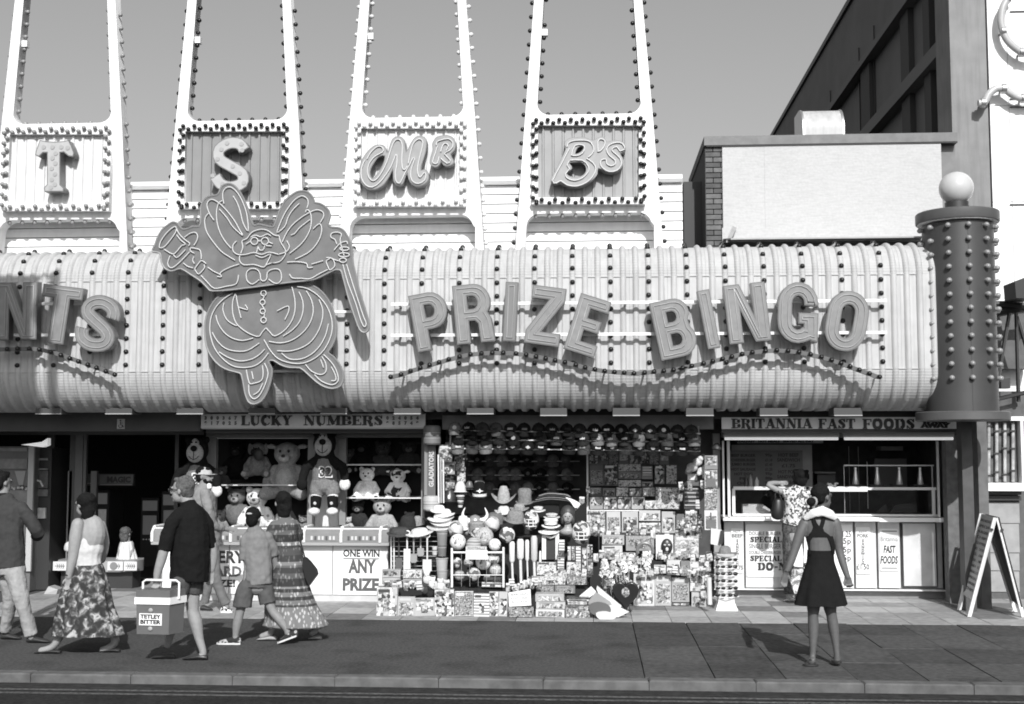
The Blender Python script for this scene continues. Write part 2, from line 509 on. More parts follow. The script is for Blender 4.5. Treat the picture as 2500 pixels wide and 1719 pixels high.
def remesh(name, mb, m, voxel=0.009, smooth_it=4, parent=None, disp=0.0):
    """one continuous skin over overlapping forms"""
    org = _origin(parent) if parent is not None else Vector((0, 0, 0))
    me = mb.mesh(name, m, True, org)
    ob = bpy.data.objects.new('tmp', me); COL.objects.link(ob)
    r = ob.modifiers.new('r', 'REMESH'); r.mode = 'VOXEL'; r.voxel_size = voxel; r.use_smooth_shade = True
    s = ob.modifiers.new('s', 'SMOOTH'); s.iterations = smooth_it; s.factor = 0.5
    if disp:                                             # folds of the cloth
        for i_, (sz, st_) in enumerate(((.11, 1.0), (.045, .35))):
            tx = bpy.data.textures.get('folds_%d' % i_) or bpy.data.textures.new('folds_%d' % i_, 'CLOUDS')
            tx.noise_scale = sz; tx.noise_depth = 1
            dm_ = ob.modifiers.new('d', 'DISPLACE'); dm_.texture = tx; dm_.strength = disp * st_; dm_.mid_level = .5; dm_.texture_coords = 'GLOBAL'
    dg = bpy.context.evaluated_depsgraph_get(); dg.update()
    out = bpy.data.meshes.new_from_object(ob.evaluated_get(dg))
    bpy.data.objects.remove(ob)
    out.materials.clear()
    for q in (m if isinstance(m, (list, tuple)) else [m]): out.materials.append(q)
    out.polygons.foreach_set('use_smooth', [True] * len(out.polygons))
    out.name = name
    o = bpy.data.objects.new(name, out)
    link(o, parent)
    return o
# ==== materials used all over
white = mat('white_paint', .78, .55, noise=.04, dirt=.06)
white2 = mat('white_panel', .72, .6, noise=.05, streak=.10)
cream = mat('canopy_sheet', .47, .6, noise=.04, streak=.20, dirt=.10, spec=.3)
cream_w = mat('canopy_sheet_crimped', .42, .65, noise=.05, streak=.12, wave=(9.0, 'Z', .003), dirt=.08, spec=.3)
dark = mat('dark_paint', .03, .5)
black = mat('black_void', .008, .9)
bulb_dark = mat('dark_bulb_glass', .010, .3)
bulb_mid = mat('grey_bulb_glass', .25, .25)
bulb_pale = mat('pale_bulb_glass', .62, .25)
sign_red = mat('letter_face', .20, .45, noise=.10, nscale=14, dirt=.12)
sign_rim = mat('letter_rim', .12, .4)
neon = mat('neon_tube_glass', .60, .2)
neon_dim = mat('neon_tube_dim', .34, .3)
steel = mat('steel', .45, .35, metal=.7)
grey = mat('grey_paint', .22, .6, noise=.1)
midgrey = mat('mid_grey_paint', .32, .6, noise=.08)

# ==== ground
asphalt = mat('road_asphalt', .030, .95, spec=.08, noise=.35, nscale=30, bump=.006, bscale=220, dirt=.25)
mb = MB(); mb.box(-80, 80, -60, 10.62, -.30, -.082); road = struct('road', mb, asphalt)
gut = mat('gutter_channel', .035, .95, spec=.08, noise=.3, nscale=12)
mb = MB(); mb.box(-80, 80, 10.625, 10.80, -.30, -.078); struct('gutter', mb, gut)
yl = mat('road_line_paint', .085, .95, spec=.08, noise=.5, nscale=26)
for Yc in (10.38, 10.53):
    mb = MB()
    for i in range(8): mb.box(-12 + 3 * i + .003, -9 + 3 * i, Yc - .022, Yc + .022, -.086, -.0775)
    o = struct('road_line', mb, yl)
kerbm = mat('kerb_stone', .12, .9, spec=.1, noise=.22, nscale=9, bump=.004, bscale=120, dirt=.25)
mb = MB(); mb.box(-40, 40, 10.83, 10.97, -.3, -.03); kerb = struct('kerb', mb, gut)
def bevel_box(sx, sy, sz, b, name, m, jag=0.0, seed=0):
    """box centred in x, y with its top at z = 0 and softened edges"""
    r = random.Random(seed); x, y = sx / 2, sy / 2
    P = lambda k, z: [Vector((sgx * (x - k) + r.uniform(-jag, jag), sgy * (y - k) + r.uniform(-jag, jag), z)) for sgx, sgy in ((-1, -1), (1, -1), (1, 1), (-1, 1))]
    m_ = MB(); m_.rings([P(0, -sz), P(0, -b), P(b, 0)])
    return m_.mesh(name, m, False)
ks = [bevel_box(.905, .158, .2, .012, 'kerb_stone', kerbm, .002, i) for i in range(4)]
kx0 = W(570, 1650, 10.85).x
for i in range(-12, 12):
    inst('kerb_stone', ks[i % 4], kerb, (kx0 + .455 + .912 * i, 10.895, rng.uniform(-.003, .003)))
# pavement: asphalt strip with slabs over its far part
pav_m = mat('pavement_asphalt', .078, .95, spec=.08, noise=.30, nscale=34, bump=.006, bscale=160, dirt=.42, streak=.12)
mb = MB(); mb.box(-40, W(1553, 1541, 13.0).x, 10.975, 14.42, -.3, -.002); struct('pavement', mb, pav_m)
slab_cols = [mat('slab_a', .080, .95, spec=.08, noise=.26, nscale=16, bump=.005, bscale=130, dirt=.38), mat('slab_b', .066, .95, spec=.08, noise=.26, nscale=16, bump=.005, bscale=130, dirt=.38),
             mat('slab_c', .088, .95, spec=.08, noise=.26, nscale=16, bump=.005, bscale=130, dirt=.38)]
mb = MB(); px0 = W(1553, 1541, 13.0).x; mb.box(px0 + .01, 40, 10.975, 14.42, -.3, -.022); slabs = struct('pavement_slabs', mb, gut)
sl = [bevel_box(.602, .858, .06, .004, 'paving_slab', slab_cols[i % 3], .003, 20 + i) for i in range(9)]
for i in range(18):
    for j in range(4):
        inst('paving_slab', sl[rng.randrange(9)], slabs, (px0 + .31 + .609 * i, 11.41 + .862 * j, rng.uniform(-.003, .003)), rot=(rng.uniform(-.003, .003), rng.uniform(-.003, .003), 0))
# forecourt tiles
ftc = [mat('forecourt_tile_a', .27, .75, noise=.2, nscale=10, dirt=.25), mat('forecourt_tile_b', .32, .75, noise=.2, nscale=10, dirt=.2),
       mat('forecourt_tile_c', .16, .8, noise=.2, nscale=10, dirt=.2), mat('forecourt_tile_d', .38, .7, noise=.15, nscale=10, dirt=.2)]
mb = MB(); mb.box(-12, 12, 14.425, 22.5, -.3, -.015); fore = struct('forecourt', mb, mat('mortar_bed', .06, .9))
ft = [[bevel_box(.447, .506, .03, .003, 'floor_tile', ftc[c], .002, 50 + i) for i in range(2)] for c in range(4)]
for i in range(-17, 15):
    for j in range(8):
        if j > 5 and not -16 < i < -6: continue
        c = rng.choices(range(4), (4, 4, 1.2, 3))[0]
        inst('floor_tile', ft[c][rng.randrange(2)], fore, (.2 + .452 * i + .03, 14.68 + .511 * j, rng.uniform(-.0015, .0015)))

# ==== the canopy
YC = 15.0
zt, zb = W(1445, 676, YC).z, W(1445, 903, YC).z
RT, RB = .41, .46
XR = W(2238, 760, YC).x
P_ = (W(2152, 700, YC - .05).x - W(310, 700, YC - .05).x) / 20.0
X0 = W(2152, 700, YC - .05).x
def canopy_profile(n=9):
    pr = [(YC + 1.2, zt + RT, 'c'), (YC + .8, zt + RT, 'c')]
    for i in range(n + 1):
        a = radians(90 + 90 * i / n); pr.append((YC + RT + RT * cos(a), zt + RT * sin(a), 'c'))
    pr += [(YC, (2 * zt + zb) / 3, 'f'), (YC, (zt + 2 * zb) / 3, 'f')]
    for i in range(n + 2):
        a = radians(180 + 95 * i / (n + 1)); pr.append((YC + RB + RB * cos(a), zb + RB * sin(a), 'c'))
    pr.append((YC + 1.3, zb - RB + .02, 'c'))
    return pr
CP = canopy_profile()
def prof_normals():
    out = []
    for i in range(len(CP)):
        a = CP[max(0, i - 1)]; b = CP[min(len(CP) - 1, i + 1)]
        t = Vector((b[0] - a[0], b[1] - a[1])).normalized()
        out.append(Vector((t.y, -t.x)))                  # pointing out of the canopy
    return out
CN = prof_normals()
rib = []                                                  # (u across one bay 0..1, height out)
for k in range(3):
    c = (k + .5) / 3
    w = .020 if True else 0
    rib += [(c - .085, 0), (c - .06, .022), (c - .025, .034), (c + .025, .034), (c + .06, .022), (c + .085, 0)]
rib = [(0.002, 0.0)] + rib + [(.998, 0.0)]
mb = MB()
for i, (y, z, kind) in enumerate(CP):
    for u, h in rib:
        n = CN[i]; mb.v.append(Vector((u * P_, y + n.x * h, z + n.y * h)))
nr = len(rib)
for i in range(len(CP) - 1):
    flat = CP[i][2] == 'f' or CP[i + 1][2] == 'f'
    for a in range(nr - 1):
        mb.f.append([i * nr + a, (i + 1) * nr + a, (i + 1) * nr + a + 1, i * nr + a + 1]); mb.mi.append(0 if flat else 1)
bay = mb.mesh('sheet_panel', [cream, cream_w], True, angle=50)
canopy = thing('ribbed_canopy', 'long pale ribbed canopy with rows of small dark bulbs over the shopfronts', 'canopy', (0, YC, 0))
NB = 27
for k in range(NB + 1):
    x = X0 + P_ * .5 - P_ * (k + 1) + P_
    if x + P_ > XR + .3: continue
    inst('sheet_panel', bay, canopy, (x - P_ * .0, 0, 0))
nlast = (XR - (X0 + P_ * .5 + 0.0))
mb = MB()                                                # right end: a narrower last strip and the end cap
# bulbs
def bulb_mesh(name, m, r=.033, sock=.02):
    b = MB(); b.lathe([(.012, 0), (sock, .001), (sock, .008), (r * .8, .012), (r, .012 + r * .6), (r * .8, .012 + r * 1.25), (r * .3, .012 + r * 1.6)], n=10)
    return b.mesh(name, m, True, angle=60)
B_dark, B_mid, B_pale = bulb_mesh('bulb', bulb_dark), bulb_mesh('bulb', bulb_mid), bulb_mesh('bulb', bulb_pale)
def place_bulb(me, parent, p, n, s=1.0):
    q = Vector(n).to_track_quat('Z', 'Y')
    inst('bulb', me, parent, p, rot=q.to_euler(), scale=s)
rows = []
z = W(1445, 919, YC - .04).z; dz = .1655
while z < zt + .02:
    if z >= zb - .03: rows.append((YC, z, Vector((0, -1, 0))))
    z += dz
a = (z - zt) / RT
while a < 1.75:
    rows.append((YC + RT - RT * cos(a), zt + RT * sin(a), Vector((0, -cos(a), sin(a))))); a += dz / RT
nb = 0
for k in range(25):
    x = X0 - P_ * k
    for y, z, n in rows:
        if rng.random() < .02: continue
        place_bulb(B_dark, canopy, (x, y + n.y * -.002, z), (rng.uniform(-.06, .06), n.y, n.z), 1.0); nb += 1
wire_m = mat('bulb_wire', .12, .6)
for k in range(25):                                      # the cable that feeds each row of bulbs
    x = X0 - P_ * k + rng.uniform(-.006, .006)
    mb = MB(); mb.tube([(x + rng.uniform(-.004, .004), y + n.y * .008, z + n.z * .008) for y, z, n in rows], .0035, 5); obj('cable', mb, wire_m, canopy)
# end strip to the column
mb = MB()
xa, xb = X0 + P_ * 1.5, XR
for i, (y, z, kind) in enumerate(CP):
    for x in (xa, xb): mb.v.append(Vector((x, y, z)))
for i in range(len(CP) - 1): mb.f.append([2 * i, 2 * i + 2, 2 * i + 3, 2 * i + 1]); mb.mi.append(0)
if xb > xa + .02: obj('sheet_panel', mb, cream_w, canopy)
mb = MB(); mb.prismx([(p[0], p[1]) for p in CP] , xb, xb + .02); obj('end_cap', mb, cream, canopy)
mb = MB(); mb.box(-12, XR, YC + 1.12, YC + 1.18, zb - RB + .03, zt + RT - .02); obj('rear_board', mb, dark, canopy)
mb = MB(); mb.box(-12, XR, YC - .012, YC + .004, zt - .006, zt + .006); mb.box(-12, XR, YC - .012, YC + .004, zb - .004, zb + .004)
obj('seam_strip', mb, cream, canopy)
# little boxes hanging under the canopy edge
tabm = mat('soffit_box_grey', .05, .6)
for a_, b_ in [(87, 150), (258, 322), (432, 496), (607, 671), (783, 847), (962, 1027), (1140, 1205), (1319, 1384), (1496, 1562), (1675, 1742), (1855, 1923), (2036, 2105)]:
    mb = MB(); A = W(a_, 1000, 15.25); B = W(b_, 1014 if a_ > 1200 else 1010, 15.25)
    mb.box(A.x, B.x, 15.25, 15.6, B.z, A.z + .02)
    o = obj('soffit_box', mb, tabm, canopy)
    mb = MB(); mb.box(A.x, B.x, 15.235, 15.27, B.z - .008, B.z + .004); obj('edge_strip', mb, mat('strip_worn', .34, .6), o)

# ==== the wavy bulb strips
c1 = cropmap(850, 560, .3662); c2 = cropmap(1650, 560, .3662); c4 = cropmap(0, 560, .3662)
w_r = c1([(285, 985), (355, 968), (418, 945), (483, 924), (545, 905), (608, 887), (672, 868), (745, 850), (817, 835), (890, 828), (962, 825), (1035, 825), (1120, 830), (1187, 838), (1253, 850), (1317, 862), (1380, 875), (1445, 888), (1518, 905), (1580, 922), (1645, 935), (1710, 945), (1775, 952), (1840, 957), (1905, 961), (1975, 957), (2038, 950), (2103, 945), (2168, 938), (2228, 926)]) + \
      c2([(45, 925), (105, 912), (183, 895), (245, 880), (310, 865), (372, 850), (440, 833), (508, 822), (595, 812), (670, 808), (745, 812), (818, 820), (895, 835), (967, 852), (1035, 872), (1098, 893), (1158, 915), (1220, 938), (1287, 962), (1355, 985)])
w_l = c4([(-420, 880), (-300, 845), (-200, 820), (-100, 805), (-30, 800), (55, 800), (125, 797), (202, 797), (270, 803), (345, 820), (413, 840), (472, 862), (530, 882), (592, 905), (650, 925), (712, 948), (772, 970)])
for pts, lab in ((w_r, 'wavy strip of dark bulbs running under the words prize bingo'), (w_l, 'wavy strip of dark bulbs sloping under the cut-off word ending NTS')):
    YW = 14.77
    wp = [W(x, y, YW) for x, y in pts]
    t = thing('wavy_bulb_strip', lab, 'bulb strip', wp[len(wp) // 2])
    path = smooth_path([(p.x, p.z) for p in wp], 3)
    mb = MB(); mb.ribbon(path, .05, YW, .035); obj('channel', mb, mat('channel_grey', .10, .6), t)
    for i in range(1, len(wp), 4):
        mb = MB(); mb.box(wp[i].x - .01, wp[i].x + .01, YW + .036, YC - .004, wp[i].z - .01, wp[i].z + .01); obj('bracket', mb, white, t)
    for p in wp[1:] if wp[0].x < -7 else wp:
        place_bulb(B_dark, t, (p.x, YW, p.z), (0, -1, 0), .95)

# ==== big letters of the canopy
def glyphs():
    g = {}
    g['I'] = (27, [[(0, 0), (0, 100), (27, 100), (27, 0)]])
    g['N'] = (76, [[(0, 0), (0, 100), (29, 100), (50, 45), (50, 100), (76, 100), (76, 0), (48, 0), (26, 56), (26, 0)]])
    g['Z'] = (68, [[(2, 100), (68, 100), (68, 78), (30, 22), (68, 22), (68, 0), (0, 0), (0, 22), (37, 78), (2, 78)]])
    g['E'] = (62, [[(0, 0), (0, 100), (62, 100), (62, 79), (27, 79), (27, 62), (55, 62), (55, 41), (27, 41), (27, 21), (62, 21), (62, 0)]])
    g['T'] = (70, [[(0, 100), (70, 100), (70, 79), (49, 79), (49, 0), (21, 0), (21, 79), (0, 79)]])
    g['P'] = (70, [[(0, 0), (0, 100)] + arc(38, 68, 32, 90, -90, 9, 32) + [(27, 36), (27, 0)], [(27, 57)] + arc(36, 68, 9, -90, 90, 6, 11) + [(27, 79)]])
    g['R'] = (74, [[(0, 0), (0, 100)] + arc(40, 70, 31, 90, -40, 8, 30) + [(70, 40), (74, 0), (46, 0), (44, 32), (38, 38), (27, 38), (27, 0)], [(27, 58)] + arc(37, 69, 9, -90, 90, 6, 11) + [(27, 80)]])
    g['B'] = (72, [[(0, 0), (0, 100)] + arc(40, 75, 29, 90, -35, 7, 25) + arc(42, 29, 30, 40, -90, 8, 29), [(27, 61)] + arc(37, 70, 7, -90, 90, 5, 9) + [(27, 79)], [(27, 21)] + arc(38, 31, 8, -90, 90, 5, 10) + [(27, 41)]])
    g['O'] = (76, [rrect(0, 76, 0, 100, 36, 7), rrect(26, 50, 22, 78, 12, 4)])
    g['G'] = (74, [arc(37, 64, 37, 0, 180, 9, 36) + arc(37, 36, 37, 180, 290, 6, 36) + [(60, 6), (74, 2), (74, 50), (38, 50), (38, 32), (48, 32), (48, 26)] + arc(37, 34, 11, -40, -180, 5, 12) + arc(37, 66, 11, 180, 0, 6, 12) + [(48, 62), (74, 62)]])
    sp = [(61, 63), (61, 72), (56, 81), (47, 86), (37, 88), (27, 86), (18, 80), (14.5, 71), (18, 62), (27, 56), (38, 50), (49, 44), (58, 37), (61.5, 28), (58, 19), (49, 14), (38, 12), (28, 13.5), (19, 19), (14.5, 28), (14, 37)]
    sp = smooth_path(sp, 2)
    global SPATH
    SPATH = sp
    g['S'] = (74, [offset_path(sp, 12) + offset_path(sp, -12)[::-1]])
    return g
GL = glyphs()
def big_letter(ch, quad, Yf, mface, mrim, label, group, depth=.12, parent=None):
    """quad: photo pixels of the letter's top-left, top-right, bottom-right, bottom-left corners"""
    tl, tr, br, bl = [W(q[0], q[1], Yf) for q in quad]
    h = ((tl - bl).length + (tr - br).length) / 2; w = ((tr - tl).length + (br - bl).length) / 2
    c = (tl + tr + br + bl) / 4
    up = ((tl + tr) - (bl + br)); rot = atan2(up.x, up.z)
    gw, cont = GL[ch]
    cc = [[((p[0] / gw - .5) * w, (p[1] / 100 - .5) * h) for p in q] for q in cont]
    t = thing('sign_letter', label, 'sign letter', c, group)
    t.rotation_euler = (0, rot, 0)
    def put(name, me, y):
        o = bpy.data.objects.new(name, me); o.location = (0, y, 0); link(o, t)
    put('rim', curve_mesh('rim', cc, depth, mrim), 0)
    put('face', curve_mesh('face', cc, .004, mface, offset=-.012), -.0045)
    try:
        if ch != 'S': put('neon_outline', curve_mesh('neon_outline', cc, 0, neon_dim, wire=.005, offset=-.045), -.012)
        else:
            for d_ in (-5, 5):
                pp = offset_path(SPATH, d_); m_ = MB(); m_.tube([((a_[0] / gw - .5) * w, -.012, (a_[1] / 100 - .5) * h) for a_ in pp], .006, 6); put('neon_outline', m_.mesh('neon_outline', neon_dim), 0)
    except Exception: pass
    return t
L = []
L += [('P', c1([(385, 450), (650, 395), (690, 770), (480, 825)]), 'grey box letter P, first of the word prize'),
      ('R', c1([(692, 378), (945, 352), (985, 745), (725, 768)]), 'grey box letter R between P and I in the word prize'),
      ('I', c1([(1050, 350), (1135, 352), (1116, 746), (1030, 746)]), 'darker grey box letter I in the middle of the word prize'),
      ('Z', c1([(1228, 365), (1455, 400), (1405, 785), (1170, 752)]), 'grey box letter Z leaning in the word prize'),
      ('E', c1([(1557, 420), (1752, 490), (1640, 860), (1432, 790)]), 'grey box letter E, strongly tilted end of the word prize'),
      ('B', c1([(2005, 493), (2260, 440), (2345, 825), (2090, 875)]), 'grey box letter B, first of the word bingo'),
      ('I', c2([(140, 412), (222, 398), (298, 785), (215, 800)]), 'narrow grey box letter I in the word bingo'),
      ('N', c2([(315, 378), (590, 346), (638, 735), (360, 770)]), 'grey box letter N in the middle of the word bingo'),
      ('G', c2([(685, 350), (955, 352), (945, 760), (675, 758)]), 'grey box letter G with its bar in the word bingo'),
      ('O', c2([(1040, 395), (1310, 432), (1245, 830), (970, 790)]), 'grey box letter O, last of the word bingo')]
for ch, q, lab in L:
    big_letter(ch, q, 14.70, mat('letter_face_plain', .16, .5) if 'darker' in lab else sign_red, sign_rim, lab, 'raised letters of the words prize bingo')
dk = sign_red
for ch, q, lab in [('N', c4([(-35, 355), (255, 352), (238, 735), (-35, 735)]), 'dark box letter N cut by the picture edge'),
                   ('T', c4([(292, 352), (560, 405), (500, 790), (235, 735)]), 'dark box letter T tilted between N and S'),
                   ('S', c4([(560, 405), (835, 478), (735, 845), (465, 780)]), 'tilted box letter S closing the cut-off word')]:
    big_letter(ch, q, 14.70, dk if ch != 'S' else sign_red, sign_rim, lab, 'raised letters of the cut-off word')
# rails behind the letters
railm = white
for (a_, b_, lab) in ((955, 2165, 'pair of white rails that carry the words prize bingo'), (-60, 262, 'pair of white rails behind the cut-off word')):
    t = thing('letter_rail', lab, 'rail', W((a_ + b_) / 2, 780, 14.87))
    for yy in (743, 819):
        A = W(a_, yy, 14.86); B = W(b_, yy, 14.86)
        mb = MB(); mb.box(A.x, B.x, 14.85, 14.875, A.z - .018, A.z + .018); obj('rail', mb, railm, t)
    xs = A.x + .1
    while xs < B.x:
        mb = MB(); mb.box(xs - .012, xs + .012, 14.877, 14.998, A.z - .012, A.z + .012); mb.box(xs - .012, xs + .012, 14.877, 14.998, A.z + .36, A.z + .385); obj('bracket', mb, railm, t)
        xs += .46

# ==== four tapering sign towers
YT = 15.75
TH = .2
def TW(px, py): p = W(px, py, YT); return p
base = TW(1437, 560)
rel = lambda px, py: (TW(px, py).x - base.x, TW(px, py).z)
zt_up = rel(1304, -230)[1]
# outer outline and openings measured on the fourth tower
lo = [rel(1256, 640), rel(1282, 287), rel(1304, 0)]
ro = [rel(1622, 640), rel(1594, 287), rel(1568, 0)]
def ext(a, b, z): k = (z - a[1]) / (b[1] - a[1]); return (a[0] + (b[0] - a[0]) * k, z)
lo.append(ext(lo[1], lo[2], zt_up)); ro.append(ext(ro[1], ro[2], zt_up))
hl0, hl1 = rel(1311, 270), rel(1327, 0); hr0, hr1 = rel(1565, 270), rel(1547, 0)
hz = rel(1437, 279)[1]
rad = .16
hole_up = [ext(hl0, hl1, zt_up - .3), ext(hr0, hr1, zt_up - .3)][::-1]
hole_up = [ext(hr0, hr1, hz + rad)] + [ext(hr0, hr1, zt_up - .3)] + [ext(hl0, hl1, zt_up - .3)] + [ext(hl0, hl1, hz + rad)] + arc(hl0[0] + rad, hz + rad, rad, 180, 270, 6)[1:] + arc(hr0[0] - rad, hz + rad, rad, 270, 360, 6)
az = rel(1437, 520)[1]; al = rel(1285, 600)[0]; ar = rel(1592, 600)[0]; rd2 = .17
arch = [(al - .03, rel(0, 640)[1] + .12), (al - .03 + .0, az - rd2)] + arc(al + rd2, az - rd2, rd2, 180, 90, 6)[0:] + arc(ar - rd2, az - rd2, rd2, 90, 0, 6) + [(ar + .03, rel(0, 640)[1] + .12)]
zbase = rel(0, 640)[1]
outline = [lo[0], lo[1], lo[2], lo[3], ro[3], ro[2], ro[1], ro[0]]
# legs are part of the outline: open arch at the foot
outline = [lo[0], lo[1], lo[3], ro[3], ro[1], ro[0], (ar + .03, zbase)] + [(ar + .03, az - rd2)] + arc(ar - rd2, az - rd2, rd2, 0, 90, 6)[1:] + arc(al + rd2, az - rd2, rd2, 90, 180, 6) + [(al - .03, zbase)]
tw_white = mat('tower_white', .78, .55, noise=.03, streak=.12, dirt=.08)
frame_me = curve_mesh('frame', [outline, hole_up], TH, tw_white)
sq = [rel(1299, 297), rel(1575, 297), rel(1575, 502), rel(1299, 502)]
inn = [rel(1314, 311), rel(1559, 311), rel(1559, 486), rel(1314, 486)]
box_me = curve_mesh('sign_surround', [[sq[0], sq[3], sq[2], sq[1]], [inn[0], inn[3], inn[2], inn[1]]], .10, tw_white)
mb = MB(); mb.box(sq[0][0], sq[1][0], 0, .115, inn[2][1] - .062, sq[2][1] + .0); 
cy = [cropmap(0, 0, .3885), cropmap(0, 0, .3885), cropmap(800, 0, .3885), cropmap(800, 0, .3885)]
def tower(cx, bulb, panel_m, dark_ribs, label, tx):
    org = Vector((TW(cx, 560).x, YT, TW(cx, 560).z))
    dx = org.x
    t = thing('sign_tower', label, 'sign tower', (org.x, YT, zbase), 'tapering white sign towers on the canopy')
    o = inst('frame', frame_me, t, (dx, YT, 0))
    inst('sign_surround', box_me, t, (dx, YT - .105, 0))
    # ribbed panel: backing and its ribs
    mb = MB(); mb.box(dx + inn[0][0] - .02, dx + inn[1][0] + .02, YT - .03, YT - .004, inn[2][1] - .02, inn[0][1] + .02); pn = obj('sign_panel', mb, panel_m, t)
    r = MB(); h = inn[0][1] - inn[2][1]; r.prismz([(-.018, .0), (.018, .0), (.010, -.022), (-.010, -.022)], 0, h)
    rm = r.mesh('rib', panel_m, False)
    n = 10; w = inn[1][0] - inn[0][0]
    for i in range(n):
        inst('rib', rm, pn, (dx + inn[0][0] + w * (i + .5) / n, YT - .031, inn[2][1]))
    # double row of bulbs round the panel
    y0 = YT - .107
    def row(p, q, n):
        for i in range(n):
            k = i / (n - 1); a = Vector(p).lerp(Vector(q), k)
            place_bulb(bulb, t, (dx + a.x, y0, a.y), (0, -1, 0), .92)
    ms = (sq[0][0] + inn[0][0]) / 2; me_ = (sq[1][0] + inn[1][0]) / 2; zt_ = (sq[0][1] + inn[0][1]) / 2; zb_ = (sq[2][1] + inn[2][1]) / 2
    d = .022
    row((ms + .02, zt_ + d), (me_ - .02, zt_ + d), 10); row((ms + .09, zt_ - d), (me_ - .09, zt_ - d), 9)
    row((ms + .02, zb_ - d), (me_ - .02, zb_ - d), 9); row((ms + .09, zb_ + d), (me_ - .09, zb_ + d), 8)
    for s, X in ((-1, ms), (1, me_)):
        row((X + s * d, zt_ - .03), (X + s * d, zb_ + .05), 8); row((X - s * d, zt_ - .10), (X - s * d, zb_ + .0), 7)
    # bulbs along the outer edges and inside the upper opening
    def edge(a, b, z0, z1, step, s):
        z = z0
        while z < z1:
            x = ext(a, b, z)[0]
            if rng.random() > .02: place_bulb(bulb, t, (dx + x, YT + .09, z), (s, rng.uniform(-.15, .15), .0), .9)
            z += step
    ztop = rel(1437, -30)[1]
    edge(lo[0], lo[1], zbase + .2, lo[1][1], .188, -1); edge(lo[1], lo[2], lo[1][1] + .06, ztop, .188, -1)
    edge(ro[0], ro[1], zbase + .2, ro[1][1], .188, 1); edge(ro[1], ro[2], ro[1][1] + .06, ztop, .188, 1)
    edge(hl0, hl1, hz + .2, ztop, .172, 1); edge(hr0, hr1, hz + .2, ztop, .172, -1)
    n = 7
    for i in range(n):
        place_bulb(bulb, t, (dx + hl0[0] + .14 + (hr0[0] - hl0[0] - .28) * i / (n - 1), YT + .09, hz), (0, 0, 1), .9)
    n = 9
    if bulb is not B_pale:
        for i in range(n):
            place_bulb(B_mid, t, (dx + al + .12 + (ar - al - .24) * i / (n - 1), YT + .05, az - .002), (0, 0, -1), .9)
    # small box on the frame's edge
    bx = dx + ext(hl0, hl1, TW(0, 105).z)[0]
    mb = MB(); mb.box(bx + .002, bx + .075, YT + .05, YT + .13, TW(0, 112).z, TW(0, 97).z); obj('junction_box', mb, white, t)
    return t, dx
light_panel = mat('light_sign_panel', .62, .6, noise=.06, nscale=5)
grey_panel = mat('grey_sign_panel', .23, .6, noise=.06, nscale=5)
grey_panel2 = mat('grey_sign_panel_b', .30, .6, noise=.06, nscale=5)
T_T, _ = tower(141, B_mid, light_panel, 0, 'tapering white sign tower carrying the letter T', 0)
T_S, _ = tower(572, B_dark, grey_panel, 1, 'tapering white sign tower carrying the dotted letter S', 0)
T_M, _ = tower(1003, B_pale, light_panel, 0, 'tapering white sign tower carrying the word Mr in script', 0)
T_B, _ = tower(1437, B_dark, grey_panel2, 1, 'tapering white sign tower carrying the big B and small s', 0)
def shape_obj(name, contours, Y, depth, m, parent, **k):
    cc = [[(W(p[0], p[1], Y).x, W(p[0], p[1], Y).z) for p in c] for c in contours]
    me = curve_mesh(name, cc, depth, m, **k)
    return inst(name, me, parent, (0, Y, 0))
def tubes(parent, lists, Y, r, m=None, name='neon_tube', k=4):
    for L_ in lists:
        P3 = [W(p[0], p[1], Y) for p in L_]
        if len(P3) > 2: P3 = [Vector(q) for q in smooth_path([tuple(v) for v in P3], k)]
        mb = MB(); mb.tube(P3, r, 6); obj(name, mb, m or neon, parent)
s1 = cropmap(0, 0, .3885); sD = cropmap(860, 290, .13158); sE = cropmap(1290, 290, .13158)
face_light = mat('spotted_letter_face', .40, .5, noise=.06)
rimm = mat('letter_edge', .16, .5)
YS = YT - .22
lt = thing('tower_letter', 'pale serifed letter T with dotted face on ribbed light panel', 'sign letter', W(132, 400, YS))
To = s1([(250, 880), (290, 888), (340, 892), (395, 888), (430, 880), (448, 915), (465, 960), (460, 985), (430, 982), (400, 957), (378, 960), (378, 1160), (400, 1180), (400, 1205), (280, 1205), (275, 1180), (295, 1160), (295, 960), (270, 960), (245, 985), (220, 975), (225, 950)])
shape_obj('letter_box', [To], YS, .16, rimm, lt); shape_obj('letter_face', [To], YS - .005, .004, face_light, lt, offset=-.012)
dots = s1([(275, 925), (330, 925), (385, 925), (425, 930), (350, 965), (330, 995), (348, 1028), (325, 1060), (345, 1095), (325, 1130), (345, 1160), (320, 1180)])
dotm = B_mid
dotb = MB(); dotb.lathe([(.031, 0), (.029, .006)], n=14); dot_me = dotb.mesh('bulb', mat('letter_dot', .34, .35))
for p in dots: place_bulb(dot_me, lt, W(p[0], p[1], YS - .006), (0, -1, 0), 1)
ls = thing('tower_letter', 'pale fat letter S with dotted face on grey ribbed panel', 'sign letter', W(560, 400, YS))
sp = smooth_path(s1([(1535, 945), (1505, 905), (1440, 900), (1378, 940), (1380, 1000), (1450, 1045), (1520, 1090), (1520, 1150), (1450, 1175), (1385, 1155), (1350, 1105)]), 3)
So = offset_path(sp, 14) + offset_path(sp, -14)[::-1]
shape_obj('letter_box', [So], YS, .16, rimm, ls); shape_obj('letter_face', [So], YS - .005, .004, face_light, ls, offset=-.012)
for i, p in enumerate(smooth_path(sp[::3], 1)):
    q = W(p[0] + (5 if i % 2 else -5), p[1], YS - .004); place_bulb(dot_me, ls, q + Vector((0, -.002, 0)), (0, -1, 0), 1)
lm = thing('tower_letter', 'grey script letter M outlined in neon on light panel', 'sign letter', W(960, 400, YS))
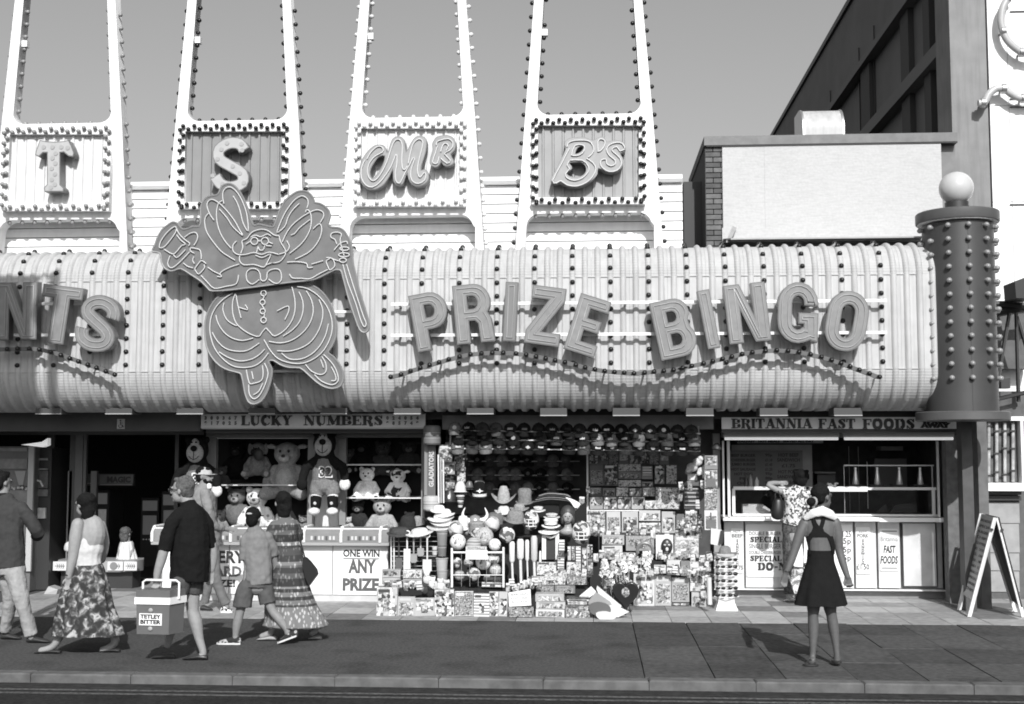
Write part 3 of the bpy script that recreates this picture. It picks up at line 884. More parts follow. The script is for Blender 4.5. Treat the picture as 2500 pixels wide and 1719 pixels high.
Mo = smooth_path(sD([(520, 480), (590, 500), (635, 570), (645, 620), (665, 600), (700, 480), (740, 380), (800, 335), (860, 325), (930, 350), (975, 420), (1000, 600), (1060, 500), (1130, 380), (1200, 325), (1280, 315), (1350, 350), (1385, 430), (1370, 600), (1330, 740), (1290, 860), (1280, 950), (1340, 930), (1400, 980), (1425, 1060), (1410, 1150), (1340, 1220), (1220, 1260), (1110, 1220), (1040, 1120), (1020, 1020), (980, 1110), (940, 1210), (860, 1240), (790, 1200), (755, 1120), (750, 950), (700, 1060), (600, 1210), (490, 1290), (360, 1320), (240, 1280), (160, 1180), (130, 1040), (140, 880), (180, 750), (280, 610), (400, 500)]), 2, True)
Mh = smooth_path(sD([(600, 695), (500, 705), (420, 800), (350, 920), (335, 1020), (360, 1090), (400, 1090), (480, 1000), (570, 830)]), 2, True)
mface = mat('script_face', .27, .5, noise=.08)
shape_obj('letter_box', [Mo, Mh], YS, .14, rimm, lm); shape_obj('letter_face', [Mo, Mh], YS - .005, .004, mface, lm, offset=-.01)
tubes(lm, [sD([(275, 745), (330, 640), (430, 540), (510, 510), (570, 550), (560, 620), (430, 690), (330, 800), (285, 920), (290, 1040), (340, 1130), (400, 1150), (470, 1100), (560, 970), (640, 800), (700, 620), (750, 470), (800, 400), (850, 380), (900, 410), (930, 520), (920, 700), (925, 900), (970, 945), (1020, 880)]),
           sD([(1040, 830), (1080, 620), (1130, 460), (1200, 390), (1260, 375), (1310, 430), (1280, 600), (1230, 800), (1210, 950), (1230, 1060), (1270, 1080), (1330, 1000), (1365, 1040), (1340, 1140), (1230, 1205), (1130, 1170), (1085, 1080), (1090, 950), (1120, 850), (1155, 750), (1130, 720), (1060, 860), (980, 1000), (900, 1170), (860, 1195), (810, 1150), (800, 1000), (825, 850), (830, 700), (810, 660), (780, 730), (720, 880), (620, 1040), (500, 1190), (370, 1270), (250, 1230), (170, 1100), (170, 920), (235, 760)])], YS - .02, .008, k=2)
lr = thing('tower_letter', 'small raised letter R outlined in neon beside the script M', 'sign letter', W(1080, 380, YS))
Ro = smooth_path(sD([(1500, 420), (1560, 340), (1680, 305), (1800, 310), (1890, 370), (1925, 480), (1900, 590), (1830, 660), (1880, 760), (1890, 820), (1830, 870), (1740, 885), (1680, 850), (1650, 800), (1620, 860), (1560, 900), (1490, 890), (1440, 830), (1450, 720), (1490, 580), (1480, 480)]), 2, True)
shape_obj('letter_box', [Ro], YS, .14, rimm, lr); shape_obj('letter_face', [Ro], YS - .005, .004, mface, lr, offset=-.01)
tubes(lr, [sD([(1560, 490), (1570, 430), (1650, 395), (1780, 370), (1860, 430), (1860, 520), (1800, 590), (1710, 650), (1820, 770), (1760, 830), (1640, 730)]), sD([(1610, 700), (1580, 820), (1520, 830), (1490, 790), (1540, 640), (1580, 500)]), sD([(1640, 610), (1680, 490), (1730, 455), (1785, 500), (1740, 590)])], YS - .02, .008, k=2)
lb = thing('tower_letter', 'light grey joined letters B and s outlined in neon', 'sign letter', W(1430, 400, YS))
Bo = smooth_path(sE([(680, 420), (760, 360), (900, 345), (1050, 345), (1200, 400), (1270, 360), (1340, 330), (1410, 350), (1460, 430), (1560, 400), (1680, 400), (1780, 450), (1810, 540), (1780, 610), (1705, 650), (1750, 720), (1760, 820), (1720, 920), (1640, 980), (1530, 1000), (1420, 980), (1300, 920), (1285, 1020), (1230, 1100), (1130, 1180), (980, 1250), (840, 1270), (700, 1240), (590, 1190), (520, 1205), (450, 1180), (410, 1130), (500, 960), (600, 760), (690, 560), (670, 490)]), 2, True)
Bh1 = smooth_path(sE([(915, 540), (1000, 520), (1015, 560), (960, 620), (870, 650)]), 2, True)
Bh2 = smooth_path(sE([(760, 820), (870, 810), (980, 810), (1050, 870), (1070, 950), (1030, 1030), (940, 1075), (840, 1085), (760, 1060), (720, 1020), (750, 980), (810, 930), (800, 870)]), 2, True)
bface = mat('script_face_light', .29, .5, noise=.06)
shape_obj('letter_box', [Bo, Bh1, Bh2], YS, .14, rimm, lb); shape_obj('letter_face', [Bo, Bh1, Bh2], YS - .005, .004, bface, lb, offset=-.006)
tubes(lb, [sE([(720, 520), (740, 450), (850, 405), (1050, 400), (1160, 440), (1215, 560), (1180, 650), (1115, 710)]), sE([(1080, 735), (1200, 820), (1250, 930), (1200, 1060), (1080, 1180), (900, 1250), (720, 1230), (600, 1150), (520, 1195), (450, 1150), (600, 860), (760, 550)]),
           sE([(800, 680), (860, 500), (1000, 485), (1045, 540), (1000, 640), (900, 685), (810, 680)]), sE([(770, 770), (1000, 770), (1110, 880), (1110, 980), (1000, 1100), (850, 1145), (720, 1100), (690, 1020), (760, 930), (720, 860), (760, 780)]),
           sE([(1290, 600), (1290, 430), (1340, 375), (1420, 410), (1400, 520), (1330, 600), (1280, 600)]), sE([(1790, 540), (1740, 460), (1640, 440), (1510, 480), (1450, 570), (1500, 680), (1600, 760), (1610, 840), (1530, 875), (1450, 830), (1440, 750), (1350, 770), (1340, 860), (1400, 930), (1500, 980), (1640, 960), (1720, 860), (1700, 730), (1580, 620), (1550, 560), (1640, 520), (1700, 600), (1790, 560)])], YS - .02, .008, k=2)

# ==== the neon gentleman with wings, hat and cane
sA = cropmap(370, 440, .18797); sB = cropmap(620, 440, .18797); sC = cropmap(480, 680, .20053)
YF = 14.56
fig = thing('neon_figure_sign', 'large grey cut-out neon sign of a stout winged gentleman with top hat and cane', 'neon sign', W(600, 980, YF))
figm = mat('figure_board', .135, .5, noise=.16, nscale=5, dirt=.15)
fige = mat('figure_board_edge', .22, .5)
up = sA([(985, 45), (1060, 60), (1130, 130), (1190, 230), (1240, 350), (1280, 470), (1310, 560), (1340, 590)]) + \
     sB([(60, 572), (150, 590), (240, 608), (270, 570), (300, 480), (340, 380), (400, 270), (480, 200), (560, 150), (640, 140), (710, 160), (770, 230), (790, 290), (850, 300), (920, 340), (975, 400), (985, 470), (960, 560), (1000, 610), (1080, 615), (1150, 640), (1200, 700), (1250, 800), (1275, 900), (1280, 1000), (1290, 1100), (1340, 1300)]) + \
     [(876, 705), (890, 750), (901, 790), (898, 807), (889, 812), (878, 805), (868, 780), (856, 745), (846, 712)] + \
     sB([(1140, 1200), (1110, 1168), (1060, 1165), (1000, 1190), (900, 1240), (800, 1285), (700, 1305), (500, 1325), (300, 1350), (0, 1390)]) + \
     sA([(1200, 1405), (1000, 1430), (790, 1440), (740, 1415), (650, 1320), (500, 1220), (380, 1150), (300, 1175), (240, 1180), (170, 1140), (130, 1060), (120, 970), (90, 940), (20, 930), (10, 900), (40, 850), (70, 760), (130, 650), (200, 590), (270, 545), (330, 560), (380, 620), (430, 640), (540, 600), (620, 600), (640, 500), (635, 380), (660, 290), (720, 220), (800, 200), (850, 190), (880, 150), (910, 80)])
lw = sC([(380, 150), (500, 120), (800, 85), (1100, 55), (1300, 50), (1420, 90), (1520, 160), (1600, 260), (1660, 380), (1690, 500), (1700, 620), (1690, 720), (1650, 820), (1600, 900), (1660, 950), (1730, 1030), (1780, 1130), (1785, 1230), (1750, 1310), (1660, 1340), (1560, 1320), (1460, 1260), (1350, 1160), (1260, 1090), (1130, 1085), (1020, 1050), (940, 1000), (890, 1000), (880, 1030), (915, 1100), (915, 1180), (890, 1290), (850, 1400), (790, 1490), (700, 1530), (630, 1500), (590, 1400), (570, 1290), (550, 1190), (520, 1150), (400, 1120), (280, 1060), (180, 950), (120, 820), (100, 650), (105, 520), (140, 400), (200, 290), (280, 210)])
shape_obj('upper_board', [smooth_path(up, 2, True)], YF, .07, figm, fig)
shape_obj('lower_board', [smooth_path(lw, 2, True)], YF + .08, .07, figm, fig)
for nm, o_, yy in (('board_rim', up, YF), ('board_rim', lw, YF + .08)):
    cc = [W(p[0], p[1], yy) for p in smooth_path(o_, 2, True)]
    mb = MB(); mb.tube([(p.x, yy, p.z) for p in cc], .012, 5, closed=True); obj(nm, mb, fige, fig)
def circ(f, cx, cy, r, ry=None, n=10):
    ry = ry or r
    return f([(cx + r * cos(2 * pi * i / n), cy + ry * sin(2 * pi * i / n)) for i in range(n + 1)])
NA = [[(100, 870), (120, 790), (200, 680), (290, 605), (320, 620), (310, 680), (240, 780), (170, 860), (120, 880), (100, 870)],
      [(320, 620), (360, 700), (430, 770), (495, 820), (480, 850)], [(325, 710), (380, 780), (440, 830), (390, 850), (340, 910), (275, 960), (160, 895)],
      [(285, 970), (320, 1005), (370, 975), (440, 900)], [(240, 980), (210, 1080), (240, 1135), (300, 1120), (400, 1030), (495, 930)],
      [(430, 740), (500, 690), (570, 680), (600, 730), (580, 800), (550, 845)], [(555, 950), (505, 920), (510, 880), (560, 885), (625, 905), (645, 970), (645, 1025)],
      [(550, 990), (535, 1040), (555, 1085)], [(410, 1075), (470, 1120), (540, 1140)], [(560, 1150), (610, 1080), (650, 1045), (710, 1085)],
      [(680, 1095), (685, 1140), (610, 1220), (560, 1155)], [(730, 1130), (800, 1180), (890, 1225), (905, 1255), (850, 1250)], [(890, 1215), (920, 1180), (1020, 1130), (1140, 1090)],
      [(640, 1235), (720, 1320), (815, 1405), (960, 1380), (1100, 1345), (1130, 1230)],
      [(940, 305), (925, 230), (930, 150), (975, 95), (1040, 95), (1120, 170), (1190, 300), (1240, 460), (1255, 660), (1190, 560), (1150, 400), (1110, 290), (1060, 205)],
      [(810, 520), (750, 430), (720, 330), (740, 270), (790, 250), (880, 300), (980, 400), (1080, 530), (1140, 640), (1185, 720), (1060, 610), (980, 490), (880, 375)],
      [(920, 265), (870, 300), (845, 400), (850, 540), (890, 680), (960, 800), (1035, 885)], [(740, 430), (700, 480), (690, 560), (720, 680), (800, 800), (900, 920), (1000, 990), (1085, 1040)],
      [(1105, 790), (1060, 840), (1060, 920), (1120, 965), (1220, 965), (1330, 940), (1430, 965), (1530, 935), (1650, 965)],
      [(1160, 950), (1185, 870), (1175, 790), (1240, 755), (1300, 680), (1400, 640), (1500, 650), (1590, 712), (1655, 720)],
      [(1290, 740), (1350, 715), (1420, 735), (1500, 700), (1550, 725)], [(1225, 830), (1290, 790)], [(1380, 790), (1430, 790)],
      [(1365, 940), (1385, 860), (1400, 905), (1450, 905), (1470, 850)], [(1350, 975), (1440, 1005), (1550, 960), (1480, 1110)],
      [(1145, 980), (1145, 1050), (1200, 1100), (1330, 1095), (1450, 1130), (1500, 1095), (1600, 1070)],
      [(1400, 1290), (1310, 1350), (1240, 1300), (1235, 1200), (1290, 1150), (1370, 1160), (1410, 1220), (1420, 1290), (1455, 1310), (1495, 1280), (1505, 1200), (1560, 1160), (1640, 1155), (1680, 1200), (1685, 1290), (1640, 1340), (1580, 1330), (1520, 1285)]]
NB_ = [[(690, 360), (705, 300), (690, 240), (630, 205), (560, 230), (480, 310), (400, 430), (340, 560), (300, 680), (400, 600), (440, 490), (500, 390), (590, 300)],
       [(670, 415), (690, 380), (730, 420), (745, 500), (735, 620), (680, 740), (600, 840), (465, 950)], [(370, 800), (420, 690), (500, 580), (620, 480), (740, 410), (820, 385), (890, 410), (905, 470), (860, 550)],
       [(480, 712), (530, 690), (600, 610), (730, 510)], [(770, 630), (850, 565), (880, 630), (860, 740), (790, 860), (690, 950), (535, 1025)],
       [(325, 720), (345, 800), (400, 890), (410, 930), (400, 980), (330, 1060), (200, 1080)], [(330, 960), (425, 925), (460, 860), (425, 785)],
       [(185, 800), (245, 825)], [(155, 850), (230, 855)], [(430, 1065), (560, 1060), (680, 1080), (700, 1135), (765, 1130)], [(750, 1090), (900, 1045)],
       [(460, 1220), (500, 1270), (620, 1275), (730, 1280), (850, 1215), (960, 1160)], [(985, 1020), (940, 1050), (960, 1120), (990, 1165), (1050, 1110), (1020, 1020), (940, 1005)],
       [(1030, 1025), (1100, 1050)], [(1040, 910), (1120, 820), (1200, 795), (1215, 830)], [(1075, 830), (1050, 770), (1000, 740), (1010, 690), (1080, 675), (1135, 700), (1120, 770), (1130, 840), (1170, 980)]]
NC = [[(440, 180), (340, 240), (240, 340), (180, 460), (160, 600), (175, 720), (220, 850), (310, 970), (430, 1060), (560, 1085), (700, 1065), (800, 1000), (875, 905)],
      [(475, 180), (440, 280), (440, 420), (480, 540), (560, 620), (660, 680), (755, 705), (800, 650), (845, 600)], [(845, 600), (890, 650), (950, 700), (1060, 640), (1150, 530), (1195, 400), (1195, 250), (1160, 100)],
      [(335, 295), (320, 380), (360, 490), (430, 550), (490, 575)], [(235, 445), (260, 540), (330, 650), (430, 725), (560, 755), (690, 725)], [(190, 655), (250, 760), (350, 850), (480, 885), (620, 875), (765, 785)],
      [(275, 895), (380, 960), (520, 1005), (660, 985), (760, 930), (830, 860)], [(480, 200), (505, 340), (540, 480)], [(500, 345), (620, 380), (590, 320)], [(830, 205), (805, 255)], [(790, 320), (830, 380)], [(830, 430), (820, 470)],
      [(980, 395), (1110, 335), (1120, 400), (1075, 500)], [(1225, 100), (1340, 120), (1470, 200), (1580, 330), (1640, 480), (1650, 620), (1620, 740), (1550, 870), (1440, 970), (1300, 1030), (1150, 1030), (1000, 980), (900, 880), (820, 745)],
      [(1245, 160), (1290, 270), (1295, 400), (1250, 530), (1160, 630), (1055, 700)], [(1335, 150), (1400, 270), (1420, 400), (1380, 540), (1290, 660), (1160, 750), (1020, 785), (880, 765)],
      [(1490, 255), (1535, 380), (1525, 520), (1470, 660), (1380, 780), (1260, 850), (1120, 885), (980, 880)], [(1605, 550), (1570, 690), (1500, 820), (1400, 920), (1270, 980), (1130, 980), (1035, 910)],
      [(605, 1110), (640, 1270), (700, 1275), (790, 1240), (810, 1150), (800, 1060)], [(635, 1290), (640, 1400), (690, 1465), (760, 1430), (830, 1300), (870, 1150), (825, 1030)], [(670, 1130), (690, 1225)], [(695, 1415), (760, 1370), (805, 1275)],
      [(1325, 1045), (1400, 1130), (1510, 1170), (1575, 1130), (1570, 1030), (1525, 950)], [(1435, 1170), (1520, 1250), (1650, 1295), (1725, 1240), (1700, 1120), (1640, 1020), (1545, 925)], [(1510, 985), (1545, 1085)], [(1640, 1075), (1690, 1180), (1690, 1240), (1640, 1245)]]
TR_ = .0068
tubes(fig, [sA(l) for l in NA] + [sB(l) for l in NB_] + [circ(sA, 1335, 790, 46), circ(sA, 1473, 790, 46), circ(sB, 1175, 890, 60, 22), circ(sB, 1170, 970, 70, 26), circ(sB, 1155, 1040, 45, 28)] +
      [[(837, 645), (849, 690), (868, 740), (880, 780), (889, 798), (894, 790), (887, 772), (873, 730), (860, 690), (846, 645)]], YF - .022, TR_, k=3)
tubes(fig, [sC(l) for l in NC] + [circ(sC, 815, 180, 33), circ(sC, 803, 290, 31), circ(sC, 805, 400, 31), circ(sC, 815, 507, 33)], YF + .058, TR_, k=3)
for xa2, xb2, yy in ((438, 850, 669), (560, 770, 907), (780, 872, 762)):
    A = W(xa2, yy, 14.9); B = W(xb2, yy, 14.9)
    mb = MB(); mb.box(A.x, B.x, 14.86, 14.9, A.z - .015, A.z + .015); obj('support_rail', mb, white, fig)
# ==== shell behind the shopfronts
zc = zb - RB + .03                                       # underside of the canopy
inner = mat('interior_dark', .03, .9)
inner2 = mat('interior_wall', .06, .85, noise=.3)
XE = W(2352, 1200, 16.6).x
shell = thing('arcade_building', 'dark open-fronted arcade interior under the ribbed canopy', 'building', (0, 20, 0))
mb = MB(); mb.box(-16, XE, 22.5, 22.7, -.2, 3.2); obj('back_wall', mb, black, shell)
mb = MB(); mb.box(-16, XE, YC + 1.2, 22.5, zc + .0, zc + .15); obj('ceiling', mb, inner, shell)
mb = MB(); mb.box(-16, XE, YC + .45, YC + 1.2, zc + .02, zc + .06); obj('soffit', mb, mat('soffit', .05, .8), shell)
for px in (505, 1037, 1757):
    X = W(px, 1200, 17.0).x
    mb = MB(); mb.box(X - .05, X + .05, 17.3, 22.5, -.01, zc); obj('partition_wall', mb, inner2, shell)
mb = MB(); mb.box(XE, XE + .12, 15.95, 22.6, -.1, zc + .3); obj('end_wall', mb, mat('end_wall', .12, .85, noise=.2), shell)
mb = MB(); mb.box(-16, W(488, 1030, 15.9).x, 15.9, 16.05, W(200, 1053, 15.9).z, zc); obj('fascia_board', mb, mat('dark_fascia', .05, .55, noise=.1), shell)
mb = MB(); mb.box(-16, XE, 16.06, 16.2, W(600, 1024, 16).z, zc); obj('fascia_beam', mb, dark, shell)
# wheelchair sign on the fascia
ws = thing('access_sign', 'small pale wheelchair sign on the dark fascia', 'sign', W(295, 1036, 15.88))
mb = MB(); mb.pbox(286, 1023, 304, 1047, 15.885, .012); obj('plate', mb, mat('sign_plate_grey', .42, .6), ws)
mb = MB(); Yw = 15.878
mb.ball(W(294, 1027, Yw), .011, .005, .011, 8, 6)
obj('symbol_head', mb, dark, ws)
mb = MB(); mb.tube([W(294, 1030, Yw), W(294, 1037, Yw), W(299, 1038, Yw), W(301, 1044, Yw)], .005, 6); mb.tube([W(296, 1033, Yw), W(300, 1033, Yw)], .004, 6); obj('symbol_body', mb, dark, ws)
mb = MB(); mb.tube([W(294 + 4.6 * cos(a), 1040 + 4.6 * sin(a), Yw) for a in [radians(q) for q in range(-30, 250, 28)]], .0045, 6); obj('symbol_wheel', mb, dark, ws)

# ==== white boarded parapet behind the towers
par = thing('boarded_parapet', 'white horizontal boarding behind the four sign towers', 'wall', W(1000, 620, 16.8))
YP = 16.05
xa, xb = W(-200, 500, YP).x, W(1666, 500, YP).x
bz0 = W(1445, 449, YP).z; bh = 23.7 * YP / F
bw_m = mat('parapet_board', .76, .55, noise=.03, streak=.06)
for i in range(9):
    mb = MB(); z1 = bz0 - bh * i; mb.prismx([(YP, z1 - .008), (YP - .012, z1 - bh + .004), (YP + .03, z1 - bh + .004), (YP + .03, z1 - .008)], xa, xb); obj('board', mb, bw_m, par, smooth=False)
mb = MB(); mb.box(xa, xb, YP + .035, YP + .15, bz0 - bh * 9, bz0); obj('backing', mb, mat('board_gap', .12, .8), par)
mb = MB(); mb.prismx([(YP - .06, bz0 + .0), (YP - .09, bz0 + .04), (YP - .03, bz0 + .105), (YP + .2, bz0 + .12), (YP + .2, bz0)], xa, xb); obj('coping', mb, white, par, smooth=False)
# vertical corner posts seen between the towers
for px in (318, 748, 1172):
    mb = MB(); A = W(px, 520, 16.05); mb.box(A.x - .035, A.x + .03, 15.97, 16.03, bz0 - bh * 9, bz0 + .03); obj('post', mb, bw_m, par)

# ==== brick and board block
blk = thing('brick_annex', 'flat-roofed brick block with a big pale board face above the canopy', 'building', W(2000, 600, 17))
YB = 17.0
brick_m = [mat('brick_a', .10, .85, noise=.25, nscale=9), mat('brick_b', .075, .85, noise=.25, nscale=9), mat('brick_c', .13, .85, noise=.25, nscale=9)]
mb = MB(); A = W(1722, 346, YB); B = W(2345, 640, YB)
mb.box(A.x, B.x, YB + .09, YB + 2.6, B.z - 1.0, A.z); obj('wall', mb, mat('brick_mortar', .20, .9, noise=.1), blk)
bz = A.z; bhx, bwx = .0735, .205
mbr = [bevel_box(bwx, .1, bhx - .012, .003, 'brick', m, .001, 70 + i) for i, m in enumerate(brick_m)]
mbh = [bevel_box(bwx * .47, .1, bhx - .012, .003, 'brick', m, .001, 80 + i) for i, m in enumerate(brick_m)]
n = int((A.z - B.z) / bhx) + 3
bxe = W(1761, 500, YB).x
for i in range(n):
    z = bz - bhx * i - .006
    x = A.x
    off = (i % 2) * .11
    first = True
    while x < bxe + .02:
        if first and off:
            inst('brick', mbh[rng.randrange(3)], blk, (x + bwx * .235, YB + .045, z)); x += bwx * .47 + .011
        else:
            inst('brick', mbr[rng.randrange(3)], blk, (x + bwx / 2, YB + .045, z)); x += bwx + .011
        first = False
mb = MB(); mb.box(A.x - .006, A.x - .001, YB + .0, YB + 2.55, B.z - 1.0, A.z); obj('side_wall', mb, mat('annex_side', .09, .85), blk)
bd = mat('weathered_board', .47, .85, noise=.05, nscale=30, grain=.09, dirt=.05, bump=.004, bscale=26, spec=.2)
for (a_, b_) in ((1763, 1865.1), (1865.3, 2297)):
    mb = MB(); p = W(a_, 350, YB - .03); q = Vector((W(b_, 350, YB - .03).x, 0, W(b_, 556, YB - .03).z)); mb.box(p.x, q.x, YB - .03 - (.002 if a_ > 1800 else 0), YB + .085, q.z, p.z); obj('board', mb, bd, blk)
mb = MB(); p = W(1763, 556.6, YB - .04); q = W(2297, 586, YB - .04); mb.box(p.x, q.x, YB - .045, YB + .084, q.z, p.z); obj('lower_board', mb, bd, blk)
mb = MB(); p = W(1765, 587, YB - .04); q = W(2250, 600, YB - .04); mb.hexa([(p.x, YC + 1.0, q.z - .05), (q.x, YC + 1.0, q.z - .05), (q.x, YB - .05, p.z - .0), (p.x, YB - .05, p.z), (p.x, YC + 1.0, q.z - .03), (q.x, YC + 1.0, q.z - .03), (q.x, YB - .05, p.z + .02), (p.x, YB - .05, p.z + .02)]); obj('flashing', mb, midgrey, blk)
mb = MB(); p = W(1719, 333, YB - .06); q = W(2338, 345, YB - .06); mb.box(p.x, q.x, YB - .06, YB + 2.7, q.z, p.z); obj('coping', mb, mat('coping_grey', .17, .7, noise=.15), blk)
mb = MB(); p = W(1719, 345.5, YB - .05); q = W(2338, 348, YB - .05); mb.box(p.x + .03, q.x, YB - .05, YB + 2.6, q.z, p.z); obj('drip_edge', mb, dark, blk)
mb = MB(); p = W(1669, 443, 17.6); q = W(1722, 640, 17.6); mb.box(p.x, q.x, 17.62, 19.6, q.z - .8, p.z); obj('lower_wall', mb, mat('annex_low', .07, .85), blk)
mb = MB(); p = W(1773, 556, 16.4); mb.hexa([Vector(v) for v in [(W(1772, 592, 16.3).x, 16.3, W(1772, 592, 16.3).z), (W(1781, 592, 16.3).x, 16.3, W(1781, 592, 16.3).z), (W(1781, 592, 16.3).x, 16.32, W(1781, 592, 16.3).z), (W(1772, 592, 16.3).x, 16.32, W(1772, 592, 16.3).z),
      (W(1789, 552, 16.9).x, 16.9, W(1789, 552, 16.9).z), (W(1799, 556, 16.9).x, 16.9, W(1799, 556, 16.9).z), (W(1799, 556, 16.9).x, 16.92, W(1799, 556, 16.9).z), (W(1789, 552, 16.9).x, 16.92, W(1789, 552, 16.9).z)]])
solo('plank', mb, midgrey, 'short grey plank leaning against the pale board wall', 'plank')
# cowl on the roof
cw = thing('vent_cowl', 'curved pale metal vent cowl on the flat roof', 'vent', W(2010, 332, 17.4))
p = W(1961, 258, 17.3); q = W(2060, 331, 17.3); w_ = q.x - p.x; h_ = p.z - q.z + .1
prof = [(17.3 + .0, q.z - .1)] + [(17.3 + .34 - .34 * cos(radians(a)), q.z - .1 + (h_ - .34) + .34 * sin(radians(a))) for a in range(0, 91, 15)] + [(18.0, p.z), (18.0, q.z - .1)]
mb = MB()
R1 = [(p.x + .03, y, z) for y, z in prof]; R2 = [(q.x + .0, y, z) for y, z in prof]
mb.prismx(prof, p.x, q.x); obj('hood', mb, mat('galvanised', .42, .55, noise=.12, nscale=6, streak=.2), cw)
for X in (p.x, q.x):
    mb = MB(); mb.prismx([(y - (.012 if y < 17.9 else 0), z + .012) for y, z in prof], X - .012, X + .012); obj('side_flange', mb, steel, cw)
mb = MB(); mb.box(p.x - .03, q.x + .03, 17.26, 18.05, q.z - .12, q.z + .0); obj('base_flange', mb, mat('galvanised', .42), cw)

# ==== tall dark building, concrete edge, white facade
tall = thing('tall_dark_building', 'tall dark panelled side wall with beams rising behind the flat roof', 'building', (5.4, 30, 0))
XT = W(2316, 200, 18.2).x
HT = CAM.z + (W(2058, 0, 1.0).z - CAM.z) * (3000 / 613.0) * 0 + 11.4
side_m = mat('dark_side_wall', .15, .75, noise=.12, nscale=1.5)
mb = MB(); XT += .25
def on_wall(px, py, X):
    d = ray(px, py); t_ = X / d.x; return CAM + d * t_
HT = (on_wall(2055, 5, XT).z + on_wall(1912, 325, XT).z) / 2
mb.box(XT, XT + 8, 18.0, 48, -.1, HT); obj('wall', mb, side_m, tall)
beam_m = mat('side_beam', .15, .7); pil_m = mat('side_pilaster', .04, .7); lite_m = mat('side_panel', .075, .6, noise=.1)
XQ = XT - .2
for z0, z1 in ((on_wall(2322, 297, XQ).z - .35, on_wall(2322, 297, XQ).z), ((on_wall(2314, 91, XQ).z + on_wall(2180, 270, XQ).z) / 2, (on_wall(2314, 45, XQ).z + on_wall(2150, 280, XQ).z) / 2), (on_wall(2100, 145, XQ).z - .14, on_wall(2100, 145, XQ).z)):
    mb = MB(); mb.box(XQ, XT - .002, 18.0, 46, z0, z1); obj('beam', mb, beam_m, tall)
for a_, b_ in ((2274, 2258), (2222, 2202), (2124, 2103), (2010, 1990)):
    y0, y1 = on_wall(a_, 280, XT - .1).y, on_wall(b_, 280, XT - .1).y
    mb = MB(); mb.box(XT - .10, XT - .001, y0, y1, 3, on_wall(2100, 145, XQ).z - .141); obj('pilaster', mb, pil_m, tall)
for y in (on_wall(2098, 100, XT).y, on_wall(2028, 200, XT).y, on_wall(2140, 280, XT).y):
    mb = MB(); mb.box(XT - .03, XT - .0005, y, y + .05, 3, HT - 1.2); obj('rod', mb, dark, tall)
mb = MB(); mb.box(XT - .06, XT + 8, 18.35, 46.1, HT, HT + .12); obj('coping', mb, dark, tall)
conc = mat('concrete_edge', .23, .85, noise=.12, nscale=3, streak=.2, bump=.003, bscale=50)
mb = MB(); p = W(2316, 0, 17.64); q = W(2404, 0, 17.64)
mb.box(p.x, q.x, 17.64, 18.35, -.1, HT + .6); obj('edge_pillar', mb, conc, tall)
wf = thing('white_facade', 'bright white panelled facade with curled neon beside the concrete pillar', 'building', W(2460, 1000, 17.6))
YW2 = 17.62
p = W(2403, 0, YW2)
wfm = mat('facade_white', .80, .5, noise=.03, streak=.05)
xs = [p.x + .03, W(2455, 0, YW2).x, W(2455, 0, YW2).x + 1.1, W(2455, 0, YW2).x + 2.2, W(2455, 0, YW2).x + 3.3]
zs = [W(2450, y, YW2).z for y in (-230, 23, 258, 493, 728, 1000)]
for i in range(4):
    for j in range(5):
        mb = MB(); mb.box(xs[i] + .004, xs[i + 1] - .004, YW2, YW2 + .05, zs[j + 1] + .004, zs[j] - .004); obj('panel', mb, wfm, wf)
mb = MB(); mb.box(xs[0], xs[-1], YW2 + .03, YW2 + 3, -.1, zs[0]); obj('wall', mb, midgrey, wf)
for yy in (29, 262, 500, 242):
    mb = MB(); A = W(2465, yy, YW2); mb.box(A.x, A.x + 1.2, YW2 - .02, YW2 - .001, A.z - .007, A.z + .007); obj('rail', mb, dark, wf)
s3 = cropmap(1650, 0, .3885)
ntm = mat('fat_tube', .42, .35, noise=.1)
for nm, pts in (('a', [(2110, -40), (2080, 0), (2052, 60), (2045, 150), (2075, 240), (2130, 300), (2188, 335), (2260, 350)]), ('b', [(1900, 650), (1940, 642), (1965, 595), (2010, 558), (2060, 558), (2110, 592), (2150, 612), (2200, 620), (2300, 640)])):
    Q = [W(x, y, 17.45) for x, y in s3(pts)]
    Q = [Vector(t) for t in smooth_path([tuple(v) for v in Q], 4)]
    t = thing('neon_curl', 'thick grey neon curl high on the white facade at the picture edge' if nm == 'a' else 'thick grey S-shaped neon tube reaching past the concrete pillar', 'neon tube', Q[len(Q) // 2])
    mb = MB(); mb.tube(Q, .052, 10); obj('tube', mb, ntm, t)
    for k in (3, len(Q) // 2, len(Q) - 6):
        mb = MB(); mb.lathe([(.07, -.03), (.07, .03)], Q[k], 10, 'X'); obj('collar', mb, steel, t)
        mb = MB(); mb.tube([Q[k], Q[k] + Vector((0, .17, 0))], .015, 6); obj('stay', mb, dark, t)

